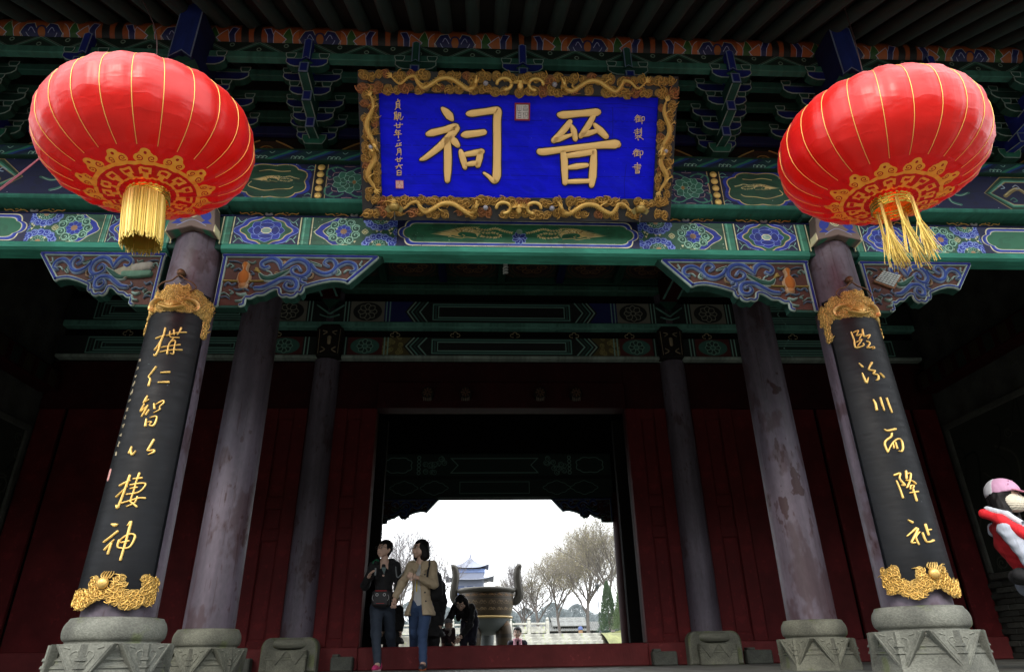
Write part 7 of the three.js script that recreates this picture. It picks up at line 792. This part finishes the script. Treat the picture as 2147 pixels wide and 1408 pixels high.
function figure(label, pos, J, W, opt = {}) {
  const t = thing('person', label, 'person', pos, opt.turn || 0, opt.group), k = W.k || 1;
  const L = (a, b, ra, rb) => seg(J[a], J[b], ra * k, rb * k), sk = [L('pelvis', 'chest', 0.085, 0.1), L('chest', 'neck', 0.085, 0.042), seg(J.neck, J.head, 0.042, 0.045), L('sl', 'sr', 0.05, 0.05)];
  for (const s of ['l', 'r']) sk.push(L('s' + s, 'e' + s, 0.042, 0.034), L('e' + s, 'w' + s, 0.034, 0.023), L('h' + s, 'k' + s, 0.075, 0.05), L('k' + s, 'a' + s, 0.048, 0.032), seg(J['a' + s], [J['a' + s][0], J['a' + s][1] - 0.03, J['a' + s][2] + 0.07], 0.03, 0.024));
  const hm = headM(J.head, W.yaw || 0, W.pitch || 0, W.roll || 0, W.hs || 1);
  const body = [nets(capsF(sk, 0.04), bounds(sk), 0.013), place(headGeo, hm)];
  for (const s of ['l', 'r']) { const h = W['hand' + s]; if (h) body.push(place(HANDS[h[0]], aim(J['w' + s], h[1], h[2]))); }
  part('body', body, SKIN, t);
  if (W.hair) part('hair', place(HAIRS[W.hair], hm), HAIR, t);
  if (!W.noface) faceBits(t, hm, W.glasses);
  const G = { wr: 0.35 }, fold = (d, x, y, z, a = 0.004) => d + a * Math.sin(y * 70 + x * 30 + 2 * Math.sin(z * 40)) * Math.sin(x * 45 - y * 22);
  // trousers
  const tr = [seg(J.pelvis, [J.pelvis[0], J.pelvis[1] + 0.1, J.pelvis[2]], 0.1 * k, 0.098 * k)]; for (const s of ['l', 'r']) tr.push(L('h' + s, 'k' + s, 0.086, 0.062), L('k' + s, 'a' + s, 0.06, 0.046)); const ya = Math.min(J.al[1], J.ar[1]);
  part('trousers', nets((x, y, z) => fold(capsF(tr, 0.03)(x, y, z), x, y, z), bounds(tr), 0.012), cloth(W.trousers), t);
  // jacket with sleeves, hem cut level
  const arms = []; for (const s of ['l', 'r']) arms.push(L('s' + s, 'e' + s, 0.07, 0.064), L('e' + s, 'w' + s, 0.064, 0.05)); const jk = [seg(J.pelvis, J.chest, W.hem !== undefined ? 0.112 * k : 0.1 * k, 0.112 * k), seg(J.chest, [J.neck[0], J.neck[1] - 0.06, J.neck[2]], 0.105 * k, 0.075 * k), L('sl', 'sr', 0.062, 0.062)]; if (!W.sleeve) for (const s of ['l', 'r']) jk.push(L('s' + s, 'e' + s, 0.06, 0.052), L('e' + s, 'w' + s, 0.052, 0.04)); else part('sleeves', nets((x, y, z) => fold(Math.min(capsF(arms.slice(0, 2), 0.03)(x, y, z), capsF(arms.slice(2), 0.03)(x, y, z)), x, y, z, 0.0045), bounds(arms), 0.009), cloth(W.sleeve), t);
  if (W.hem !== undefined) for (const [dx, dz] of [[-0.07, 0.02], [0.07, 0.02], [0, -0.06], [-0.05, 0.06], [0.05, 0.06]]) jk.push(seg([J.pelvis[0], J.pelvis[1] + 0.12, J.pelvis[2]], [J.pelvis[0] + dx * 1.2, W.hem, J.pelvis[2] + dz * 1.2], 0.09 * k, 0.11 * k));
  const hem = W.hem ?? J.pelvis[1] - 0.02, jf = capsF(jk, 0.035); const wl = V(...J.wl), wr = V(...J.wr), el = V(...J.el), er = V(...J.er), dl = wl.clone().sub(el).normalize(), dr = wr.clone().sub(er).normalize();
  part('jacket', nets((x, y, z) => { let d = fold(jf(x, y, z), x, y, z, 0.005); const p = V(x, y, z); const cutL = p.clone().sub(wl).dot(dl) - 0.0, cutR = p.clone().sub(wr).dot(dr); if (p.distanceTo(wl) < 0.09) d = Math.max(d, cutL); if (p.distanceTo(wr) < 0.09) d = Math.max(d, cutR); const nearArm = Math.min(capDist(seg(J.el, J.wl, 0.06), x, y, z), capDist(seg(J.er, J.wr, 0.06), x, y, z)) < 0.005; if (!nearArm) d = Math.max(d, hem - y); if (W.open && z > J.chest[2] + 0.03 && y > hem) { const ww = W.open(y); d = Math.max(d, ww - Math.abs(x - (W.openX ?? J.chest[0]))); } return d; }, bounds(jk), W.cell || 0.011), cloth(W.jacket), t);
  if (W.shirt) { const s = [seg(J.pelvis, J.chest, 0.1 * k, 0.102 * k), seg(J.chest, [J.neck[0], J.neck[1] - 0.05, J.neck[2]], 0.094 * k, 0.055 * k)]; part('shirt', nets((x, y, z) => fold(Math.max(capsF(s, 0.03)(x, y, z), J.pelvis[1] - 0.03 - y), x, y, z, 0.003), bounds(s), 0.011), cloth(W.shirt), t); }
  for (const s of ['l', 'r']) if (W.shoes) part('shoe', shoe([J['a' + s][0], J['a' + s][1] - 0.075, J['a' + s][2]], (W.toe || { l: 0, r: 0 })[s], W.shoes[0], W.shoes[1]), mat([1, 1, 1], 0.6, { vertexColors: true }), t);
  if (W.extra) W.extra(t, J, hm); return t;
}
// r is the side toward the viewer's left
figure('person in black jacket with glasses and pink shoes, left of the couple crossing the threshold', [-1.53, 0, -4.33], { pelvis: [0.01, 0.72, -0.08], chest: [0, 1.04, -0.07], neck: [-0.005, 1.25, -0.055], head: [-0.015, 1.395, -0.03], sl: [0.135, 1.19, -0.07], sr: [-0.14, 1.19, -0.07], el: [0.2, 0.97, -0.04], wl: [0.165, 0.79, 0.06], er: [-0.225, 0.96, -0.03], wr: [-0.165, 1.05, 0.12], hl: [0.075, 0.7, -0.09], kl: [0.1, 0.4, -0.24], al: [0.12, 0.08, -0.48], hr: [-0.07, 0.7, -0.08], kr: [-0.03, 0.4, 0.1], ar: [0.02, 0.075, 0.17] },
  { hs: 1.06, yaw: -0.6, pitch: -0.12, hair: 'short', glasses: true, handl: ['grip', [0.1, -1, 0.2], [-0.8, 0.1, 0.6]], handr: ['loose', [0.35, 0.5, 0.7], [0.7, -0.5, 0.1]], trousers: [0.025, 0.036, 0.055], jacket: [0.008, 0.008, 0.009], shirt: [0.008, 0.008, 0.01], open: (y) => y > 1.1 ? 0.05 : 0.02, shoes: [[0.55, 0.04, 0.16], [0.6, 0.55, 0.55]], toe: { l: 0, r: -0.15 },
    extra: (t, J) => { part('hood', nets(capsF([seg([-0.11, 1.235, -0.02], [-0.09, 1.25, -0.12], 0.035), seg([-0.09, 1.25, -0.12], [0.09, 1.25, -0.12], 0.045), seg([0.09, 1.25, -0.12], [0.11, 1.225, -0.02], 0.035)], 0.03), [-0.2, 1.14, -0.22, 0.2, 1.34, 0.07], 0.011), cloth([0.009, 0.009, 0.01]), t); part('hood_lining', [tube([[-0.15, 1.225, 0.0], [-0.11, 1.262, -0.01], [-0.07, 1.25, 0.02]], 0.014, 12, 6)], cloth([0.012, 0.14, 0.07]), t); part('shirt_patch', poly([[-0.03, 1.17], [0.035, 1.17], [0.015, 1.08]], 0.045, 0.049, 0.001), cloth([0.12, 0.17, 0.17]), t); part('strap', [tube([[0.14, 1.22, -0.05], [0.16, 1.12, 0.05], [0.19, 1.04, 0.09], [0.26, 1.12, 0.05]], 0.008, 16, 5), box(0.02, 0.09, 0.006, -0.1, 1.12, 0.035, 0.002)], cloth([0.22, 0.24, 0.24]), t); const b = part('waist_bag', [col(cbox(0.22, 0.2, 0.1, 0.03).translate(0, 0.8, 0.09), [0.012, 0.012, 0.013])], mat([1, 1, 1], 0.6, { vertexColors: true }), t); const f = []; for (const s of [-1, 1]) { const p = []; for (let i = 0; i <= 10; i++) { const a = i / 10 * TAU; p.push([s * 0.045 + 0.015 * Math.cos(a), 0.84 + 0.015 * Math.sin(a), 0.142]); } f.push(col(tube(p, 0.004, 20, 5), [0.4, 0.4, 0.4]), col(tube([[s * 0.09, 0.84, 0.14], [s * 0.1, 0.8, 0.142], [s * 0.085, 0.77, 0.142]], 0.004, 8, 5), [0.3, 0.3, 0.3])); } f.push(col(box(0.14, 0.012, 0.006, 0, 0.885, 0.14, 0.002), [0.3, 0.02, 0.02]), col(box(0.1, 0.008, 0.006, 0, 0.74, 0.14, 0.002), [0.25, 0.02, 0.02])); part('bag_trim', f, mat([1, 1, 1], 0.5, { vertexColors: true }), b); } });
figure('woman with bobbed hair in a tan trench coat and blue jeans crossing the threshold', [-1.05, 0, -4.28], { pelvis: [0, 0.73, -0.06], chest: [0, 1.04, -0.05], neck: [-0.015, 1.245, -0.04], head: [-0.03, 1.385, -0.015], sl: [0.13, 1.185, -0.05], sr: [-0.13, 1.185, -0.05], el: [0.165, 0.96, 0.02], wl: [-0.05, 1.03, 0.17], er: [-0.235, 0.975, -0.01], wr: [-0.315, 0.8, 0.03], hl: [0.075, 0.7, -0.06], kl: [0.05, 0.41, 0.11], al: [0.075, 0.075, 0.13], hr: [-0.075, 0.7, -0.07], kr: [-0.07, 0.42, -0.16], ar: [-0.1, 0.09, -0.5] },
  { hs: 1.08, yaw: -0.9, pitch: -0.1, hair: 'bob', glasses: true, handl: ['gripR', [-0.85, 0.25, 0.3], [0.2, -0.2, -1]], handr: ['gripR', [-0.3, -1, 0.1], [0.9, -0.2, 0.2]], trousers: [0.03, 0.06, 0.135], jacket: [0.44, 0.35, 0.23], hem: 0.6, shirt: [0.5, 0.5, 0.5], open: (y) => y > 1.0 ? 0.03 : 0.028 + (1.0 - y) * 0.13, openX: -0.04, shoes: [[0.03, 0.035, 0.05], [0.65, 0.16, 0.04]], toe: { l: -0.1, r: 0 },
    extra: (t) => { part('collar', [poly([[-0.1, 1.23], [-0.035, 1.2], [-0.055, 1.1], [-0.12, 1.15]], 0.045, 0.053, 0.002), poly([[0.07, 1.24], [0.0, 1.2], [0.02, 1.1], [0.1, 1.15]], 0.05, 0.058, 0.002)], cloth([0.42, 0.33, 0.21]), t); const bt = []; for (const [x, y] of [[0.05, 1.07], [0.06, 0.86], [0.075, 0.76], [-0.11, 1.06]]) bt.push(new THREE.CylinderGeometry(0.011, 0.011, 0.01, 10).rotateX(PI / 2).translate(x, y, 0.085 - Math.abs(x) * 0.15)); part('button', bt, mat([0.02, 0.015, 0.012], 0.4), t); part('yellow_ribbon', [box(0.014, 0.14, 0.006, -0.045, 0.94, 0.075, 0.002)], cloth([0.6, 0.45, 0.04]), t); const bp = [seg([0.16, 1.05, -0.2], [0.17, 0.88, -0.2], 0.09, 0.1), seg([0.08, 1.05, -0.2], [0.08, 0.88, -0.2], 0.09, 0.1)]; part('backpack', nets(capsF(bp, 0.05), bounds(bp), 0.013), cloth([0.01, 0.01, 0.012]), t); part('backpack_strap', [tube([[0.09, 1.26, -0.07], [0.1, 1.2, 0.03], [0.085, 1.1, 0.06], [0.08, 1.04, 0.06]], 0.012, 14, 6)], cloth([0.012, 0.012, 0.014]), t); } });
const stand = (h, o = {}) => { const s = h / 1.5, S = (a) => a.map(v => v * s); return Object.fromEntries(Object.entries({ pelvis: [0, 0.72, 0], chest: [0, 1.04, 0], neck: [0, 1.25, 0], head: [0, 1.395, 0.02], sl: [0.14, 1.19, 0], sr: [-0.14, 1.19, 0], el: [0.19, 0.95, 0], wl: [0.2, 0.74, 0.05], er: [-0.19, 0.95, 0], wr: [-0.2, 0.74, 0.05], hl: [0.075, 0.7, 0], kl: [0.08, 0.4, 0.02], al: [0.08, 0.075, 0], hr: [-0.075, 0.7, 0], kr: [-0.08, 0.4, 0.02], ar: [-0.08, 0.075, 0], ...o }).map(([k, v]) => [k, S(v)])); };
const BLK = [0.009, 0.009, 0.01];
figure('person in a black coat mostly hidden behind the woman in the tan coat', [-0.98, 0, -5.2], stand(1.28, { wl: [0.16, 0.6, 0.05] }), { k: 1.15, hair: 'short', yaw: 0.5, handl: ['looseR', [0, -1, 0.1], [-1, 0, 0]], handr: ['loose', [0, -1, 0.1], [1, 0, 0]], trousers: BLK, jacket: BLK, hem: 0.38, shoes: [BLK, BLK] });
figure('small figure in black seen low between the walking couple', [-1.5, 0, -5.3], stand(0.92), { k: 0.85, hs: 0.85, hair: 'short', yaw: -0.4, handl: ['looseR', [0, -1, 0.1], [-1, 0, 0]], handr: ['loose', [0, -1, 0.1], [1, 0, 0]], trousers: BLK, jacket: BLK, hem: 0.3, shoes: [BLK, BLK] });
figure('dark haired woman in black bending down beside the incense burner', [-0.56, 0, -7], { pelvis: [0.12, 0.66, -0.1], chest: [-0.02, 0.82, 0.06], neck: [-0.04, 0.86, 0.16], head: [-0.045, 0.9, 0.26], sl: [0.12, 0.83, 0.1], sr: [-0.14, 0.84, 0.06], el: [0.1, 0.58, 0.16], wl: [-0.03, 0.42, 0.28], er: [-0.25, 0.63, 0.12], wr: [-0.2, 0.42, 0.24], hl: [0.16, 0.64, -0.1], kl: [0.14, 0.36, 0.02], al: [0.14, 0.075, -0.06], hr: [0.03, 0.64, -0.1], kr: [0.0, 0.36, 0.04], ar: [0.0, 0.075, -0.04] }, { yaw: -0.25, pitch: 0.75, hair: 'long', handl: ['loose', [-0.6, -0.7, 0.3], [-0.3, 0, -1]], handr: ['looseR', [0.3, -1, 0.1], [0.5, 0, -1]], trousers: [0.015, 0.015, 0.03], jacket: BLK, shoes: [BLK, BLK] });
figure('small child in knitted hat and pale scarf in front of the bending woman', [-0.79, 0, -6.75], stand(0.63), { k: 0.62, hs: 0.72, cell: 0.008, yaw: 0.1, handl: ['looseR', [0, -1, 0.1], [-1, 0, 0]], handr: ['loose', [0, -1, 0.1], [1, 0, 0]], trousers: BLK, jacket: [0.03, 0.012, 0.014], shoes: [BLK, BLK], extra: (t, J, hm) => { part('knitted_hat', place(nets((x, y, z) => Math.max(Math.hypot(x, y - 0.025, z + 0.015) - 0.095, 0.028 - y - 0.1 * z), [-0.13, -0.02, -0.14, 0.13, 0.15, 0.11], 0.008), hm), cloth([0.2, 0.19, 0.2]), t); const p = []; for (let i = 0; i <= 12; i++) { const a = i / 12 * TAU; p.push([0.052 * Math.cos(a), J.neck[1] - 0.005, J.neck[2] + 0.052 * Math.sin(a)]); } part('scarf', [tube(p, 0.02, 24, 7), tube([[0.02, J.neck[1] - 0.01, 0.06], [0.03, J.neck[1] - 0.06, 0.08], [0.0, J.neck[1] - 0.1, 0.085]], 0.02, 10, 6)], cloth([0.33, 0.28, 0.25]), t); } });
figure('woman with a pink scarf and dark coat coming up the far steps', [0.5, -0.86, -10.75], stand(1.52), { hair: 'short', yaw: -0.3, handl: ['looseR', [0, -1, 0.1], [-1, 0, 0]], handr: ['loose', [0, -1, 0.1], [1, 0, 0]], trousers: [0.02, 0.02, 0.03], jacket: [0.02, 0.02, 0.035], hem: 0.6, shoes: [BLK, BLK], extra: (t, J) => { const p = []; for (let i = 0; i <= 12; i++) { const a = i / 12 * TAU; p.push([0.075 * Math.cos(a), J.neck[1] + 0.01, J.neck[2] + 0.07 * Math.sin(a)]); } part('scarf', [tube(p, 0.028, 24, 8), tube([[0.05, J.neck[1], 0.07], [0.06, J.neck[1] - 0.15, 0.13], [0.05, J.neck[1] - 0.4, 0.15]], 0.035, 14, 7), tube([[-0.05, J.neck[1], 0.07], [-0.06, J.neck[1] - 0.15, 0.13], [-0.06, J.neck[1] - 0.4, 0.15]], 0.035, 14, 7)], cloth([0.75, 0.38, 0.45]), t); } });
figure('small distant figure in blue seen beside the burner leg', [0.02, -0.35, -29.6], stand(1.55), { k: 1.1, cell: 0.02, noface: true, hair: 'short', trousers: [0.05, 0.06, 0.1], jacket: [0.09, 0.14, 0.3], shoes: [BLK, BLK] });
// seated visitor at the right edge
figure('person in pink cap, cream knitted mask and red edged grey jacket at the right edge', [3.66, 0, -0.3], { pelvis: [0.07, 0.58, -0.02], chest: [-0.05, 0.84, -0.02], neck: [-0.09, 1.02, 0.03], head: [-0.03, 1.165, 0.06], sl: [-0.02, 0.96, -0.15], sr: [-0.18, 0.92, 0.15], el: [0.2, 0.8, -0.12], wl: [0.32, 0.9, 0.02], er: [-0.1, 0.68, 0.19], wr: [0.15, 0.84, 0.2], hl: [0.04, 0.55, -0.1], kl: [0.46, 0.6, -0.12], al: [0.46, 0.12, -0.1], hr: [0.0, 0.53, 0.1], kr: [0.46, 0.58, 0.14], ar: [0.46, 0.12, 0.12] },
  { k: 0.86, hs: 1.06, yaw: 0.62, pitch: 0.1, hair: 'long', handl: ['gripR', [0.2, 1, 0.2], [-1, 0, 0]], handr: ['grip', [0.5, 0.8, -0.2], [0, 0, -1]], trousers: [0.2, 0.23, 0.29], jacket: [0.42, 0.008, 0.014], sleeve: [0.4, 0.44, 0.52], shoes: [[0.5, 0.1, 0.02], [0.6, 0.6, 0.6]], noface: false,
    extra: (t, J, hm) => {
      part('cap', place(nets((x, y, z) => Math.max(Math.hypot(x * 0.98, y - 0.03, (z + 0.015) * 0.95) - 0.104, 0.022 - y + 0.2 * z), [-0.14, -0.04, -0.16, 0.14, 0.17, 0.13], 0.007), hm), cloth([0.5, 0.28, 0.42]), t, 'pink cap crown'); part('cap_back', place(nets((x, y, z) => Math.max(Math.hypot(x * 0.98, y - 0.03, (z + 0.015) * 0.95) - 0.1065, 0.022 - y + 0.2 * z, z + 0.045), [-0.14, -0.04, -0.16, 0.14, 0.17, 0.02], 0.007), hm), cloth([0.45, 0.47, 0.5]), t);
      const br = []; for (let i = 0; i <= 16; i++) { const a = i / 16 * PI; br.push([0.082 * Math.cos(a), 0.07 + 0.085 * Math.sin(a)]); } part('brim', place(poly(br, 0, 0.007, 0.002).rotateX(PI / 2 + 0.3).translate(0, 0.068, 0.0), hm), cloth([0.55, 0.2, 0.3]), t); const st = []; for (const [x, y] of [[-0.04, 0.1], [0.02, 0.105], [0.05, 0.08], [-0.065, 0.075]]) { const z = Math.sqrt(Math.max(0, 0.1 ** 2 - x * x - (y - 0.03) ** 2)) - 0.012; for (let i = 0; i < 3; i++) st.push(bar([x - 0.011 * Math.cos(i * 1.05), y - 0.011 * Math.sin(i * 1.05), z], [x + 0.011 * Math.cos(i * 1.05), y + 0.011 * Math.sin(i * 1.05), z], 0.003, 0.003, 4)); } part('star_trim', place(merge(st), hm), mat([0.3, 0.1, 0.2], 0.5), t);
      part('mask', place(nets((x, y, z) => { const d = Math.hypot(x * 0.78, (y + 0.04) * 0.95, (z - 0.03) * 0.85) - 0.07; return Math.max(d + 0.0012 * Math.sin(y * 420) + 0.001 * Math.sin(x * 380), 0.012 - z, Math.abs(y + 0.04) - 0.062); }, [-0.11, -0.13, 0.0, 0.11, 0.05, 0.14], 0.004), hm), cloth([0.62, 0.58, 0.46]), t); part('mask_loop', [place(tube([[-0.07, -0.02, 0.03], [-0.09, -0.005, -0.005], [-0.088, -0.035, -0.01], [-0.07, -0.06, 0.03]], 0.004, 16, 5), hm)], cloth([0.5, 0.45, 0.33]), t);
      part('red_hood', nets(capsF([seg([-0.22, 1.05, 0.03], [-0.2, 0.985, 0.15], 0.03, 0.034), seg([-0.2, 0.985, 0.15], [-0.14, 0.89, 0.225], 0.034), seg([-0.14, 0.89, 0.225], [-0.05, 0.78, 0.255], 0.034, 0.038), seg([-0.22, 1.05, 0.03], [-0.16, 1.06, -0.06], 0.026)], 0.03), [-0.32, 0.66, -0.16, 0.16, 1.14, 0.33], 0.01), cloth([0.62, 0.012, 0.02]), t); part('hood_lining', nets(capsF([seg([-0.19, 1.08, 0.04], [-0.15, 1.02, 0.16], 0.024), seg([-0.15, 1.02, 0.16], [-0.09, 0.94, 0.21], 0.022)], 0.02), [-0.22, 0.9, -0.03, 0.05, 1.12, 0.22], 0.009), cloth([0.5, 0.54, 0.6]), t);
      part('black_bag', nets((x, y, z) => capsF([seg([-0.15, 0.61, 0.1], [-0.04, 0.585, 0.16], 0.05, 0.055), seg([-0.12, 0.6, 0.02], [-0.03, 0.58, 0.1], 0.05)], 0.04)(x, y, z), [-0.28, 0.48, -0.16, 0.14, 0.74, 0.26], 0.012), cloth([0.008, 0.008, 0.01]), t);
    } });
{ const b = thing('stone_block', 'low stone block under the person in the pink cap', 'stone block', [3.98, 0, -0.3]); part('block', box(0.5, 0.46, 0.5, 0.05, 0.23, 0, 0.03), M.stone2, b); const o = thing('orange_bag', 'orange bag beside the seated person at the right edge', 'bag', [3.8, 0, 0.05]); part('bag_body', nets(capsF([seg([0, 0.3, 0], [0.02, 0.4, 0], 0.09, 0.075), seg([0.1, 0.3, 0], [0.1, 0.4, 0], 0.09, 0.075), seg([0, 0.1, 0], [0.1, 0.1, 0], 0.095)], 0.05), [-0.15, 0, -0.15, 0.25, 0.52, 0.15], 0.013), cloth([0.6, 0.16, 0.03]), o); part('strap', tube([[0.0, 0.42, 0], [0.05, 0.52, 0], [0.1, 0.42, 0]], 0.01, 12, 6), cloth([0.4, 0.1, 0.02]), o); }
// ---------- across the forecourt, behind the camera: the hall and trees that close off the low sky ----------
{
  const t = thing('facing_hall', 'long grey tiled hall across the forecourt facing the gate', 'building', [0, -1.35, 34]);
  part('wall', boxR(-26, 26, 0, 6.2, -3, 3, 0.05), mat([0.1, 0.03, 0.026], 0.8, { map: T_GRIME }), t);
  part('roof', poly([[-5.6, 5.6], [-3.2, 7.4], [0, 11.2], [3.2, 7.4], [5.6, 5.6], [5.6, 5.4], [-5.6, 5.4]], 0, 58, 0).rotateY(-PI / 2).translate(29, 0, 0), M.darkstone, t);
  for (let i = 0; i < 12; i++) part('column', bar([-24.2 + i * 4.4, 0, -4.2], [-24.2 + i * 4.4, 5.6, -4.2], 0.22, 0.2, 10), M.redDark, t);
  const g = shrubGeo(19, 9.5, 4.2, 14000), m = mat([0.045, 0.075, 0.035], 0.85, { side: THREE.DoubleSide });
  for (const [x, z, s, l] of [[-19, 22, 1.0, 'dark evergreen tree across the forecourt on the left'], [-11, 25, 1.1, 'dark evergreen tree across the forecourt left of its middle'], [12, 24, 1.05, 'dark evergreen tree across the forecourt right of its middle'], [20, 21, 1.0, 'dark evergreen tree across the forecourt on the right'], [-27, 14, 1.1, 'dark evergreen tree at the left side of the forecourt'], [28, 13, 1.1, 'dark evergreen tree at the right side of the forecourt']]) { const e = thing('evergreen_tree', l, 'tree', [x, -1.35, z], x, 'evergreen trees round the forecourt'); e.scale.setScalar(s); part('trunk', bar([0, 0, 0], [0, 6, 0], 0.3, 0.1, 8), bark, e); part('crown', g.clone(), m, e).userData.kind = 'stuff'; }
}
renderer.render(scene, camera);
